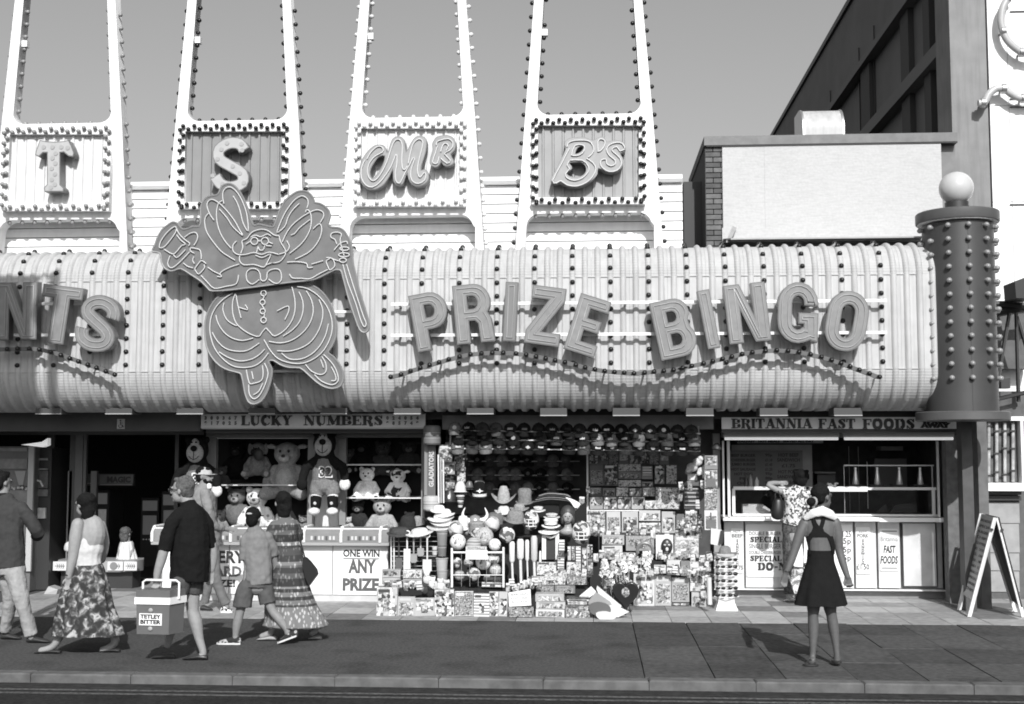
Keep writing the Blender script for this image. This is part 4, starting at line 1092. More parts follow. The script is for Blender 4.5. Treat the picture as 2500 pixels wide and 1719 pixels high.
# floodlight bracket at the edge
fl = thing('floodlight_bracket', 'dark floodlight on a strutted arm at the picture edge', 'floodlight', W(2480, 760, 16.8))
s7 = cropmap(1650, 560, .3662)
def PW(pts, Y): return [W(x, y, Y) for x, y in pts]
mb = MB(); a = PW(s7([(2225, 360), (2330, 320), (2360, 470), (2235, 470)]), 16.5); mb.prism([(v.x, v.z) for v in a], 16.3, 16.75); obj('lamp_body', mb, mat('lamp_black', .02, .4), fl)
mb = MB(); mb.tube(PW(s7([(2125, 500), (2220, 500), (2420, 520)]), 16.8), .05, 8); obj('arm', mb, mat('lamp_black', .02), fl)
mb = MB(); mb.tube(PW(s7([(2120, 560), (2220, 540), (2420, 520)]), 16.85), .06, 8); obj('brace', mb, mat('lamp_black', .02), fl)
for pts in ([(2225, 560), (2150, 980)], [(2270, 560), (2285, 1150)], [(2275, 580), (2390, 960)]):
    mb = MB(); mb.tube(PW(s7(pts), 16.8), .028, 6); obj('strut', mb, mat('lamp_black', .02), fl)
mb = MB(); mb.tube(PW(s7([(2130, 1135), (2330, 1088)]), 16.7), .028, 6); obj('stay', mb, mat('lamp_black', .02), fl)
p = W(2444, 923, 16.6); q = W(2467, 948, 16.6); mb = MB(); mb.box(p.x, q.x, 16.6, 16.75, q.z, p.z); obj('control_box', mb, dark, fl)
mb = MB(); p = W(2425, 745, 17.3); q = W(2520, 900, 17.3); mb.box(p.x, q.x, 17.3, 17.55, q.z, p.z); obj('shade_plate', mb, mat('wall_shade', .10, .7, noise=.2), fl)  # dark sheet standing in for the grey shade on the wall behind

# ==== column with bulbs and globe lamp
cc_ = W(2343, 760, 15.22); CXc = cc_.x; CYc = 15.22; Rc = .418
zc0 = W(2343, 1003, 14.8).z; zc1 = W(2343, 536, 14.8).z
colm = mat('column_red_grey', .048, .45, noise=.10, nscale=4)
ringm = mat('column_ring', .085, .45, noise=.08)
col = thing('bulb_column', 'dark round column studded with pale bulbs between two flat rings', 'column', (CXc, CYc, zc0))
mb = MB(); mb.lathe([(Rc, zc0), (Rc, zc1)], (CXc, CYc, 0), 40); obj('drum', mb, colm, col)
mb = MB(); mb.box(CXc - .004, CXc + .004, CYc - Rc - .003, CYc - Rc + .004, zc0, zc1); obj('seam', mb, dark, col)
zr0, zr1 = W(2343, 529, 14.74).z, W(2343, 503, 14.74).z
mb = MB(); mb.lathe([(.485, zr0), (.49, zr0 + .01), (.49, zr1 - .01), (.48, zr1)], (CXc, CYc, 0), 48); obj('top_ring', mb, ringm, col)
mb = MB(); mb.lathe([(.47, zr0 - .012), (.47, zr0 - .001)], (CXc, CYc, 0), 40); obj('ring_lip', mb, white, col)
zq0, zq1 = W(2343, 1026, 14.74).z, W(2343, 1003, 14.74).z
mb = MB(); mb.lathe([(.53, zq0), (.545, zq0 + .01), (.545, zq1 - .01), (.53, zq1 + .0)], (CXc, CYc, 0), 48); obj('bottom_ring', mb, ringm, col)
Bc = bulb_mesh('bulb', mat('column_bulb', .24, .25), .034, .026)
zz0, zz1 = W(2343, 922, 14.8).z, W(2343, 548, 14.8).z
for j in range(12):
    z = zz0 + (zz1 - zz0) * j / 11
    for k in range(12):
        a = radians(-90 + 30 * k + (0))
        if sin(a) > .3: continue
        place_bulb(Bc, col, (CXc + Rc * cos(a), CYc + Rc * sin(a), z), (cos(a), sin(a), 0))
gl = thing('globe_lamp', 'big pale globe lamp on top of the studded column', 'lamp', (CXc, CYc, zr1))
gc = W(2343, 460, CYc); rg = 40.5 * CYc / F
mb = MB(); mb.ball((CXc, CYc, gc.z), rg, rg, rg, 32, 20); obj('globe', mb, mat('opal_globe', .48, .25, noise=.03), gl, angle=80)
mb = MB(); mb.lathe([(.14, zr1), (.14, gc.z - rg * .86)], (CXc, CYc, 0), 20); obj('collar', mb, dark, gl)
# post below the column
pst = thing('support_post', 'dark square post carrying the studded column', 'post', (CXc, CYc + .3, 0))
mb = MB(); p = W(2346, 1026, 15.6); q = W(2372, 1026, 15.6); mb.box(p.x, q.x, 15.6, 15.8, -.05, zq0); obj('shaft', mb, mat('post_dark', .06, .6, noise=.2), pst)
mb = MB(); p = W(2308, 1048, 16.4); q = W(2346, 1400, 16.4); mb.box(p.x, q.x, 16.4, 16.6, -.05, zc); obj('brick_pier', mb, mat('pier_brick', .13, .85, noise=.25, nscale=12, bump=.004), pst)

# ==== pier with poster case
pier = thing('stone_pier', 'pale stone-block pier with a dark moulding under the poster case', 'pier', W(2430, 1440, 16.9))
YR = 16.9
stone = mat('pier_stone', .30, .8, noise=.12, nscale=8, bump=.003, dirt=.25)
ys = [1226, 1278, 1350, 1394, 1446]
for i in range(4):
    p = W(2378, ys[i], YR); q = W(2490, ys[i + 1], YR)
    mb = MB(); mb.box(p.x + rng.uniform(0, .004), q.x, YR + rng.uniform(0, .006), YR + .5, q.z + .004, p.z - .003); obj('stone', mb, stone, pier)
p = W(2379, 1010, YR); q = W(2489, 1446, YR); mb = MB(); mb.box(p.x, q.x + .4, YR + .02, YR + .48, -.05, p.z + .3); obj('core', mb, mat('pier_core', .10, .85, noise=.2), pier)
for y0, y1, d in ((1200, 1208, .1), (1211, 1222, .06)):
    p = W(2372, y0, YR - d); q = W(2494, y1, YR - d); mb = MB(); mb.box(p.x, q.x, YR - d, YR + .1, q.z, p.z); obj('moulding', mb, dark, pier)
pc = thing('poster_case', 'white framed glass case with upright tubes on the stone pier', 'display case', W(2430, 1200, YR - .1))
p0, p1, p2, p3 = 2373, 2497, 1017, 1199
for a_ in ((p0, p2, p1 + 6, 1027), (p0, 1179, p1 + 6, 1199), (p0, 1027, 2387, 1179), (2491, 1027, p1 + 6, 1179)):
    mb = MB(); mb.pbox(*a_, YR - .22, .16); obj('frame', mb, white, pc)
mb = MB(); mb.pbox(2387, 1027, 2491, 1179, YR - .08, .03); obj('back_panel', mb, mat('case_back', .10, .7, noise=.4, nscale=6), pc)
for i, x in enumerate((2396, 2414, 2433, 2453, 2473)):
    mb = MB(); A = W(x, 1032, YR - .13); B = W(x, 1176, YR - .13); mb.tube([A, B], .022, 8); obj('tube', mb, mat('case_tube', .38, .4, noise=.4, nscale=10), pc)
    for j in range(3):
        y = 1043 + j * 55 + rng.uniform(-8, 8); mb = MB(); mb.pbox(x - 7, y, x + 7, y + 4, YR - .165, .03); obj('clip', mb, dark, pc)

# ==== A-board
ab = thing('a_board', 'wooden A-board with a faded menu standing on the pavement', 'a-board', G(2430, 1500))
YAb = G(2367, 1507).y
def _pt(px, py, dy=0, z=None): q = W(px, py, YAb + dy); return Vector((q.x, q.y, z if z is not None else q.z))
nf, nt = _pt(2367, 1507, 0, .005), _pt(2430, 1264); ff, ft_ = _pt(2342, 1470, .62, .005), _pt(2396, 1254, .62)
rf, rt = _pt(2499, 1507, 0, .005), _pt(2436, 1264); rff, rft = _pt(2478, 1480, .62, .005), _pt(2404, 1256, .62)
def panel(a, b, c, d, t):
    n = (b - a).cross(d - a).normalized() * t
    m_ = MB(); m_.hexa([a, b, b + n, a + n, d, c, c + n, d + n]); return m_
def lerp(a, b, k): return a.lerp(b, k)
obj('menu_leaf', panel(lerp(nf, nt, .16) + Vector((-.002, 0, 0)), lerp(ff, ft_, .16), ft_, nt, .02), mat('aboard_menu', .5, .6, noise=.06), ab)
obj('back_leaf', panel(lerp(rf, rt, .10), lerp(rff, rft, .10), rft, rt, .02), mat('aboard_black', .02, .6), ab)
wood = mat('pale_wood', .62, .6, noise=.12, nscale=18)
for a, b in ((nf, nt), (ff, ft_), (rf, rt), (rff, rft)):
    d = (b - a).normalized(); mb = MB(); s_ = Vector((.022, 0, 0)); e_ = Vector((0, .03, 0))
    mb.hexa([a - s_, a + s_, a + s_ + e_, a - s_ + e_, b - s_, b + s_, b + s_ + e_, b - s_ + e_]); obj('leg', mb, wood, ab)
mb = MB(); mb.lathe([(.016, -.01), (.016, .02)], _pt(2421, 1293, -.01), 10, 'Y'); obj('hinge', mb, dark, ab)
mb = MB(); mb.lathe([(.016, -.01), (.016, .02)], _pt(2446, 1294, -.01), 10, 'Y'); obj('hinge', mb, dark, ab)
txt = mat('faded_print', .12, .7)
# lines of print on the menu leaf
lines = ['BREAKFAST', 'SPECIAL', 'BURGERS', 'CHIPS', 'COFFEES', 'HOT DOGS', 'ICE CREAM', 'COLD DRINKS', 'SANDWICH']
for i in range(13):
    k0 = .94 - .058 * i
    a = lerp(nf, nt, k0); b = lerp(ff, ft_, k0)
    u = (b - a).normalized(); v = (nt - nf).normalized(); n = v.cross(u).normalized()
    if n.x > 0: n = -n
    me = text_mesh('print_line', lines[i % 9], .045, txt, depth=.002, bold=.001, align='CENTER')
    xs_ = [q.co.x for q in me.vertices]; w_ = max(xs_) - min(xs_); s_ = rng.uniform(.42, .56) / w_
    M = Matrix((( -u.x * s_, n.x * -1, v.x, 0), (-u.y * s_, n.y * -1, v.y, 0), (-u.z * s_, n.z * -1, v.z, 0), (0, 0, 0, 1)))
    me.transform(M)
    c = (a + b) / 2 + n * .008
    inst('print_line', me, ab, c)

# ==== fast food kiosk
kf = thing('fast_food_kiosk', 'white fast food kiosk with glass counter and lettered name board', 'kiosk', W(2050, 1440, 17.0))
YK = 16.95
nb_m = mat('nameboard', .80, .6, noise=.05, dirt=.1)
board_txt = mat('sign_black', .025, .5)
mb = MB(); mb.pbox(1762, 1019, 2349, 1047, 15.95, .06); obj('name_board', mb, nb_m, kf)
slab_text('BRITANNIA', 1786, 1983, 1034, 24, 15.945, board_txt, kf)
slab_text('FAST', 1998, 2088, 1034.5, 24, 15.945, board_txt, kf)
slab_text('FOODS', 2106, 2234, 1035, 24, 15.945, board_txt, kf)
text_at('TAKE', 2280, 1028, 15.945, 8, board_txt, kf, bold=.006, fit=62)
text_at('AWAY', 2284, 1038.5, 15.945, 10, board_txt, kf, bold=.008, fit=72)
mb = MB(); mb.pbox(1762, 1048, 2349, 1056, 15.99, .3); obj('painted_gap_shade', mb, dark, kf)  # dark strip standing in for the shade under the name board
shut = mat('shutter_case', .33, .5, noise=.08)
for a_, b_ in ((1766, 2049), (2058, 2330)):
    mb = MB(); mb.pbox(a_, 1056, b_, 1068, 16.35, .25); obj('shutter_box', mb, shut, kf)
    mb = MB(); A = W(a_ + 3, 1071, 16.33); B = W(b_ - 3, 1071, 16.33); mb.tube([A, B], .019, 10); obj('glow_tube', mb, mat('white_roll', .85, .35, emit=.45), kf)  # white tube with a glow put into its material
post_m = mat('kiosk_post', .72, .5, noise=.06)
for a_, b_ in ((1763, 1770), (1775, 1784), (2287, 2296), (2312, 2322)):
    mb = MB(); mb.pbox(a_, 1076, b_, 1262, 16.6, .05); obj('post', mb, post_m, kf)
mb = MB(); mb.pbox(1740, 1058, 1762, 1440, 16.75, .15); obj('side_post', mb, mat('side_post', .28, .6, noise=.15), kf)
mb = MB(); mb.pbox(2322, 1076, 2347, 1444, 16.55, .15); obj('side_post', mb, mat('side_post', .28), kf)
mb = MB(); mb.pbox(2302, 1076, 2312, 1444, 16.75, .15); obj('side_post', mb, dark, kf)
# counter ledge, front panels
mb = MB(); mb.pbox(1766, 1262, 2146, 1273, 16.62, .6); obj('ledge', mb, white, kf)
mb = MB(); mb.pbox(2147, 1264, 2311, 1275, 16.62, .6); obj('ledge', mb, white, kf)
kp = mat('kiosk_panel', .62, .5, noise=.05, streak=.12)
for a_, b_ in ((1768, 1818), (1819, 2086), (2087, 2142), (2143, 2200)):
    mb = MB(); mb.pbox(a_, 1274, b_ - .7, 1436, YK - .1 if a_ != 2087 else YK - .098, .08); obj('panel', mb, kp, kf)
mb = MB(); mb.pbox(2204, 1278, 2287, 1431, YK - .11, .08); obj('steel_panel', mb, mat('brushed_steel', .62, .5, metal=.35, noise=.15, nscale=4), kf)
for a_, b_ in ((2200, 2204), (2287, 2302)):
    mb = MB(); mb.pbox(a_, 1274, b_, 1436, YK - .1, .08); obj('panel_trim', mb, midgrey, kf)
mb = MB(); mb.pbox(1766, 1437, 2312, 1444, YK - .13, .25); obj('plinth', mb, white, kf)
mb = MB(); p = W(1768, 1300, YK); q = W(2311, 1300, YK); mb.box(p.x, q.x, YK - .01, YK + .55, .0, W(1768, 1268, 16.7).z - .02); obj('carcass', mb, grey, kf)
# price boards
pb = mat('price_board', .78, .5)
grt = mat('print_grey', .16, .6)
def board(x0, y0, x1, y1, label=None):
    A = W(x0, y0, YK - .115); B = W(x1, y1, YK - .115)
    me = curve_mesh('price_board', [rrect(A.x, B.x, B.z, A.z, .02, 3)], .012, pb)
    return inst('price_board', me, kf, (0, YK - .115, 0))
YT2 = YK - .12
b1 = board(1784, 1290, 1815, 1400)
text_at('HOT', 1799, 1298, YT2, 6, grt, b1, bold=.0, fit=16); text_at('BEEF', 1800, 1308, YT2, 8.5, grt, b1, bold=.002, fit=26)
for i, ch in enumerate('SANDWICH'): text_at(ch, 1800, 1320 + 8 * i, YT2, 6.5, grt, b1, bold=.003)
text_at('£1.75', 1801, 1386, YT2, 10, grt, b1, bold=.003, fit=26)
b2 = board(1821, 1280, 2083, 1410)
text_at('DOUBLE BURGER', 1868, 1302.5, YT2, 8.5, grt, b2, fit=76, bold=.001)
slab_text('SPECIAL', 1831, 1908, 1317, 13, YT2, board_txt, b2)
text_at('SINGLE BURGER', 1868, 1333.5, YT2, 11.5, grt, b2, fit=76, bold=.001)
text_at('DOUBLE CHEESEBURGER', 1868, 1349, YT2, 8, grt, b2, fit=76, bold=.001)
slab_text('SPECIAL', 1831, 1908, 1363, 13, YT2, board_txt, b2)
slab_text('DO-NUTS', 1850, 1975, 1383, 17, YT2, board_txt, b2)
for y, t_ in ((1304, '£1.25'), (1323, '95p'), (1344, '65p'), (1364, '45p')): text_at(t_, 2063, y, YT2, 14, board_txt, b2, fit=28, bold=.001)
b3 = board(2089, 1287, 2127, 1402)
text_at('HOT', 2107, 1299, YT2, 5, grt, b3, fit=18); text_at('PORK', 2107, 1308, YT2, 8.5, grt, b3, bold=.002, fit=27)
for i, ch in enumerate('SANDWICH'): text_at(ch, 2107, 1320 + 8 * i, YT2, 6.5, grt, b3, bold=.003)
text_at('£1.50', 2107, 1384, YT2, 13, board_txt, b3, bold=.001, fit=29)
b4 = board(2147, 1291, 2195, 1395)
mb = MB(); mb.pbox(2153, 1296, 2190, 1298, YT2, .004); mb.pbox(2153, 1386, 2190, 1388, YT2, .004); obj('rule', mb, board_txt, b4)
text_at('Britannia', 2171, 1316, YT2, 12, grt, b4, fit=40)
text_at('FAST', 2172, 1341, YT2, 17, board_txt, b4, fit=29, bold=.004, shear=.2)
text_at('FOODS', 2171, 1367, YT2, 18, board_txt, b4, fit=41, bold=.004, shear=.2)
# interior: menu boards, back wall
mb = MB(); mb.pbox(1780, 1060, 2310, 1275, 18.9, .1); obj('rear_wall', mb, inner2, kf)
menu = mat('menu_board', .17, .6, noise=.1, nscale=4)
mb = MB(); mb.pbox(1786, 1086, 1984, 1190, 17.95, .03); o = obj('menu_surround', mb, mat('menu_surround', .33, .6, noise=.1), kf)
mb = MB(); mb.pbox(1783, 1100, 1961, 1192, 17.92, .03); mn = obj('menu_board', mb, menu, kf)
YM = 17.915
rowt = [('BEEF BURGER', '95p'), ('CHEESEBURGER', '£1.10'), ('JUMBO BURGER', '£1.45'), ('HOT SAUSAGE', '£1.25'), ('HOT DOG', '95p'), ('PIE', '80p'), ('CHIPS', '90p')]
for i, (a_, b_) in enumerate(rowt):
    y = 1112 + 11.3 * i
    text_at(a_, 1785 + 30, y, YM, 6.5, board_txt, mn, fit=min(58, 6.2 * len(a_)), bold=.002)
    text_at(b_, 1877, y, YM, 6.5, board_txt, mn, fit=17, bold=.002)
mb = MB(); mb.pbox(1889, 1104, 1890.5, 1190, YM, .003); obj('rule', mb, board_txt, mn)
for y, t_, f_ in ((1111, 'HOT BEEF', 48), (1123, 'SANDWICH', 54), (1137, '£1.75', 32), (1152, 'HOT PORK', 48), (1164, 'SANDWICH', 54), (1178, '£1.50', 30)): text_at(t_, 1925, y, YM, 8, board_txt, mn, fit=f_, bold=.002)
mb = MB(); mb.pbox(1800, 1073, 2010, 1082, 17.5, .02); hd = obj('header_board', mb, mat('menu_surround', .33), kf)
text_at('BREAKFAST   HOT MEALS   SERVED ALL DAY', 1890, 1077.5, 17.495, 5.5, board_txt, hd, fit=190, bold=.002)
mb = MB(); mb.pbox(2135, 1120, 2215, 1190, 18.2, .3); obj('oven', mb, mat('oven_grey', .14, .5), kf)
mb = MB(); mb.pbox(2150, 1090, 2205, 1100, 18.3, .3); obj('shelf', mb, midgrey, kf)
mb = MB(); mb.pbox(1990, 1152, 2040, 1156, 18.3, .4); obj('shelf', mb, midgrey, kf)
mb = MB(); mb.pbox(1995, 1158, 2040, 1195, 18.5, .3); obj('oven', mb, mat('oven_grey', .14), kf)
for px in (2095, 2072):
    mb = MB(); mb.pbox(px, 1090, px + 4, 1250, 17.3, .02); obj('rack_post', mb, midgrey, kf)
# glass counter case
gc_ = thing('glass_counter', 'long glass food counter with pale metal edges on the kiosk ledge', 'glass counter', W(2040, 1260, 16.9))
glass = bpy.data.materials.new('clear_glass'); glass.use_nodes = True
nt_ = glass.node_tree; pb_ = nt_.nodes['Principled BSDF']; nt_.nodes.remove(pb_)
tr = nt_.nodes.new('ShaderNodeBsdfTransparent'); gs = nt_.nodes.new('ShaderNodeBsdfGlossy'); gs.inputs['Roughness'].default_value = .06; mx = nt_.nodes.new('ShaderNodeMixShader'); fr = nt_.nodes.new('ShaderNodeFresnel'); fr.inputs['IOR'].default_value = 1.45
tr.inputs['Color'].default_value = (.86, .86, .86, 1)
nt_.links.new(fr.outputs[0], mx.inputs[0]); nt_.links.new(tr.outputs[0], mx.inputs[1]); nt_.links.new(gs.outputs[0], mx.inputs[2]); nt_.links.new(mx.outputs[0], nt_.nodes['Material Output'].inputs[0])
zl = W(1780, 1262, 16.62).z
def rail(x0, x1, yy, Y, r, name='edge_rail', m=None):
    A = W(x0, yy, Y); B = W(x1, yy, Y); m_ = MB(); m_.box(A.x, B.x, Y, Y + r * 2, A.z - r, A.z + r); obj(name, m_, m or post_m, gc_)
rail(1791, 1968, 1192, 16.72, .022); rail(1976, 2118, 1194, 16.72, .032, m=white); rail(2118, 2286, 1193, 16.72, .018)
rail(1790, 2290, 1257, 16.72, .014)
for px in (1791, 2279):
    A = W(px, 1193, 16.72); B = W(px, 1258, 16.72); mb = MB(); mb.box(A.x - .02, A.x + .02, 16.721, 16.76, B.z, A.z); obj('corner_post', mb, post_m, gc_)
A = W(1792, 1193, 16.73); B = W(2284, 1258, 16.73)
mb = MB(); mb.box(A.x, B.x, 16.735, 16.741, B.z, A.z); obj('glass_pane', mb, glass, gc_)
mb = MB(); mb.box(A.x, B.x, 16.77, 17.15, B.z - .02, B.z - .0); obj('tray', mb, midgrey, gc_)
# upper glass cabinet with cones
A = W(2060, 1136, 16.9); B = W(2278, 1193, 16.9)
for (x0, x1, y0, y1) in ((2060, 2280, 1135, 1138), (2060, 2063.5, 1135, 1254), (2117, 2120, 1127, 1242), (2275, 2278, 1138, 1190)):
    mb = MB(); mb.pbox(x0, y0, x1, y1, 16.88, .03); obj('cabinet_rail', mb, post_m, gc_)
conem = mat('cone_steel', .7, .3, metal=.5)
for i, px in enumerate((2089, 2142, 2196, 2247)):
    c = W(px, 1183, 16.98); t = W(px, 1141, 16.98); h = t.z - c.z
    mb = MB(); mb.lathe([(.040, 0), (.044, h * .06), (.030, h * .45), (.020, h * .8), (.018, h * .86), (.022, h * .88), (.020, h)], c, 14)
    solo('milkshake_beaker', mb, conem, ['slim steel beaker at the paper-tray end of the glass cabinet', 'slim steel beaker, second in the row behind the glass', 'slim steel beaker, third in the row behind the glass', 'slim steel beaker beside the far corner of the glass cabinet'][i], 'beaker', 'steel beakers in the glass cabinet')
    mb = MB(); mb.pbox(px - 16, 1183.5, px + 16, 1186, 16.9, .2)
    solo('beaker_stand', mb, dark, ['black stand under the beaker at the paper-tray end', 'black stand under the second beaker', 'black stand under the third beaker', 'black stand under the beaker by the far corner'][i], 'stand', 'black stands under the beakers')
for i, px in enumerate((1822, 1833, 1848)):
    c = W(px, 1188, 16.95); h = .15 if i < 2 else .12; r = .028
    mb = MB(); mb.lathe([(r, 0), (r, h * .65), (r * .5, h * .8), (r * .25, h), (r * .12, h * 1.1)], c, 12)
    solo('sauce_bottle', mb, [mat('bottle_dark', .06, .4), mat('bottle_mid', .3, .4), mat('bottle_pale', .6, .4)][i], ['dark squeezy sauce bottle on the glass counter', 'mid-grey squeezy sauce bottle between a dark and a pale one', 'pale squeezy sauce bottle on the glass counter'][i], 'bottle', 'sauce bottles on the glass counter')
c = W(1846, 1247, 16.98)
mb = MB(); mb.pbox(1815, 1232, 1875, 1256, 16.95, .15); 
A = W(1813, 1231, 16.95); B = W(1880, 1257, 16.95)
mb = MB(); mb.prism([(A.x, B.z), (B.x, B.z), (B.x, B.z + .07), (B.x - .1, A.z), (A.x, A.z)], 16.93, 17.1)
solo('bread_box', mb, white, 'white box of rolls behind the counter glass', 'box')
mb = MB()
for k in range(9):
    c = W(2030 + rng.uniform(-9, 12), 1184 + rng.uniform(-4, 6), 16.85); mb.ball(c, rng.uniform(.015, .04), .02, rng.uniform(.01, .02), 6, 4)
t = solo('napkins', mb, white, 'crumpled white napkins on the counter top', 'napkins')
for i, (a_, b_, y0, y1, v) in enumerate(((2172, 2240, 1228, 1252, .03), (2180, 2205, 1232, 1250, .3), (2146, 2172, 1232, 1252, .05))):
    A = W(a_, y0, 17.0 + .02 * i); B = W(b_, y1, 17.0 + .02 * i)
    mb = MB(); mb.prism([(A.x, B.z), (B.x, B.z), (B.x - .02, A.z), (A.x + .06, A.z - .03)], 17.0 + .08 * i, 17.07 + .08 * i)
    solo('food_tray', mb, mat('tray_%d' % i, v, .5), ['long black tray behind the counter glass', 'small grey tray before the black one', 'short dark tray at the end of the black one'][i], 'tray')

# ==== lucky numbers stall: boards, windows, counter
ln = thing('prize_stall', 'prize stall with lettered board, two toy windows and a white counter', 'stall', W(700, 1465, 16.3))
mb = MB(); mb.pbox(491, 1011, 1038, 1044, 15.86, .05); obj('name_board', mb, mat('stall_board', .66, .6, noise=.05, dirt=.1), ln)
slab_text('LUCKY', 588, 714, 1026.5, 24, 15.855, board_txt, ln)
slab_text('NUMBERS', 741, 936, 1026.5, 24, 15.855, board_txt, ln)
nums = mat('number_print', .10, .6)
for x0 in (502, 946):
    for j in range(2):
        for i in range(6):
            text_at(str(rng.randrange(10)), x0 + 14.6 * i, 1020.5 + 12.5 * j, 15.855, 8, nums, ln, bold=.004)
mb = MB(); mb.pbox(491, 1044.5, 1038, 1047, 15.85, .08); obj('board_lip', mb, mat('lip', .4, .6), ln)
trim = mat('stall_trim', .15, .6, noise=.15)
mb = MB(); mb.pbox(503, 1048, 1036, 1058, 16.1, .1); obj('header', mb, mat('stall_header', .07, .6), ln)
mb = MB(); mb.pbox(503, 1060, 1036, 1068, 16.5, .3); obj('window_head', mb, trim, ln)
YWn = 16.7
pm = mat('stall_post', .24, .6, noise=.12)
pw = mat('stall_post_white', .70, .55, noise=.05, streak=.1)
for a_, b_ in ((503, 524), (752, 767), (828, 843), (1029, 1036)):
    mb = MB(); mb.pbox(a_, 1068, b_, 1282, YWn, .1); obj('post', mb, pm, ln)
mb = MB(); mb.pbox(767.5, 1068, 827.5, 1170, YWn + .05, .05); obj('centre_panel', mb, pm, ln)
mb = MB(); mb.pbox(768, 1170.5, 827, 1285, YWn + .04, .05); obj('centre_panel', mb, pw, ln)
blackcloth = mat('black_cloth', .012, .95)
for a_, b_ in ((520, 760), (836, 1036)):
    p = W(a_, 1068, YWn + .6); q = W(b_, 1285, YWn + .6)
    mb = MB(); mb.box(p.x, q.x, YWn + .55, YWn + .6, q.z - .3, p.z + .3); obj('window_back', mb, blackcloth, ln)
shelfm = mat('white_shelf', .75, .5)
for a_, b_, y in ((522, 753, 1184.5), (843, 1031, 1135), (843, 1031, 1216)):
    p = W(a_, y - 1.6, YWn + .04); q = W(b_, y + 1.6, YWn + .04); mb = MB(); mb.box(p.x, q.x, YWn + .04, YWn + .54, q.z, p.z); obj('shelf', mb, shelfm, ln)
mb = MB(); mb.pbox(530, 1069.5, 752, 1071, 16.6, .02); obj('curtain_rail', mb, post_m, ln)
# slot counter
YCt = 16.02
cm = mat('counter_cabinet', .22, .45, noise=.12, nscale=6)
pcm = mat('counter_panel', .76, .5, noise=.04, dirt=.12)
p = W(376, 1300, YCt); q = W(950, 1300, YCt)
zt0 = W(600, 1322, YCt - .05).z; ztop = W(600, 1284, YCt + .45).z
prof = [(YCt - .06, zt0), (YCt - .06, zt0 + .10), (YCt + .02, zt0 + .17), (YCt + .42, ztop), (YCt + .42, zt0)]
mb = MB(); mb.prismx(prof, p.x, q.x); obj('cabinet', mb, cm, ln, smooth=False)
for yy, rr in ((1290, .012),):
    A = W(380, yy, YCt + .3); B = W(948, yy, YCt + .3); mb = MB(); mb.tube([(A.x, YCt + .3, ztop - .02), (B.x, YCt + .3, ztop - .02)], .012, 8); obj('chrome_rail', mb, white, ln)
A = W(380, 1305, YCt - .05); mb = MB(); mb.tube([(p.x + .02, YCt - .0, zt0 + .165), (q.x - .02, YCt - .0, zt0 + .165)], .012, 8); obj('chrome_rail', mb, post_m, ln)
for px in (376, 567, 745, 835, 930):
    X = W(px, 1300, YCt).x; e = .012 if px != 376 else .02
    pf = [(YCt - .075, zt0 - .005), (YCt - .075, zt0 + .108), (YCt + .012, zt0 + .185), (YCt + .43, ztop + .012), (YCt + .43, ztop - .03), (YCt + .03, zt0 + .15), (YCt - .05, zt0 + .08), (YCt - .05, zt0 - .005)]
    mb = MB(); 
    for i in range(3): pass
    mb.tube([(X, y, z) for y, z in pf[:4]], .02, 6); obj('divider', mb, white, ln)
fl_m = mat('fruit_strip', .30, .5)
for i in range(62):
    px = 392 + i * 9
    if any(abs(px - k) < 12 for k in (567, 745, 835, 930)): continue
    X = W(px, 1312, YCt - .07); mb = MB(); mb.box(X.x - .014, X.x + .012, YCt - .072, YCt - .0605, zt0 + .025, zt0 + .075)
    if px < 948: obj('number_flap', mb, mat('flap_light', .55, .5) if i % 3 else mat('flap_dark', .08, .5), ln)
mb = MB(); mb.box(p.x - .01, q.x + .01, YCt - .075, YCt + .45, zt0 - .045, zt0 - .004); obj('counter_edge', mb, mat('counter_edge', .33, .5), ln)
for a_, b_ in ((398, 560), (561, 812), (813, 948)):
    A = W(a_, 1334, YCt + .04); B = W(b_, 1334, YCt + .04); mb = MB(); mb.box(A.x + .003, B.x - .003, YCt + .04, YCt + .07, .09, zt0 - .05); obj('front_panel', mb, pcm, ln)
A = W(394, 1334, YCt + .1); B = W(950, 1334, YCt + .1); mb = MB(); mb.box(A.x, B.x, YCt + .10, YCt + .45, 0, zt0 - .05); obj('carcass', mb, grey, ln)
mb = MB(); mb.box(A.x, B.x, YCt + .06, YCt + .1, 0, .09); obj('kick_board', mb, mat('kick', .5, .6, noise=.1), ln)
# prints on the counter
prn = mat('red_print', .10, .6); YPn = YCt + .034
text_at('EVERY', 545, 1360, YPn, 29, board_txt, ln, fit=110, bold=.007)
text_at('CARD', 545, 1395, YPn, 24, prn, ln, fit=92, bold=.007)
text_at('PRIZE!', 535, 1424, YPn, 17, board_txt, ln, fit=80, bold=.004)
A = W(834, 1336, YPn); B = W(931, 1443, YPn)
mb = MB(); mb.pbox(834, 1337, 930, 1443, YPn + .001, .004); obj('poster', mb, mat('poster_white', .82, .6), ln)
Y3 = YPn - .003
text_at('ONE WIN', 882, 1351, Y3, 17, board_txt, ln, fit=90, bold=.004)
mb = MB(); mb.pbox(838, 1363, 925, 1365.5, Y3 - .002, .004); obj('rule', mb, board_txt, ln)
text_at('ANY', 884, 1383, Y3, 31, mat('poster_print', .09, .6), ln, fit=68, bold=.010)
text_at('PRIZE', 881, 1427, Y3, 28, mat('poster_print', .09, .6), ln, fit=90, bold=.010)

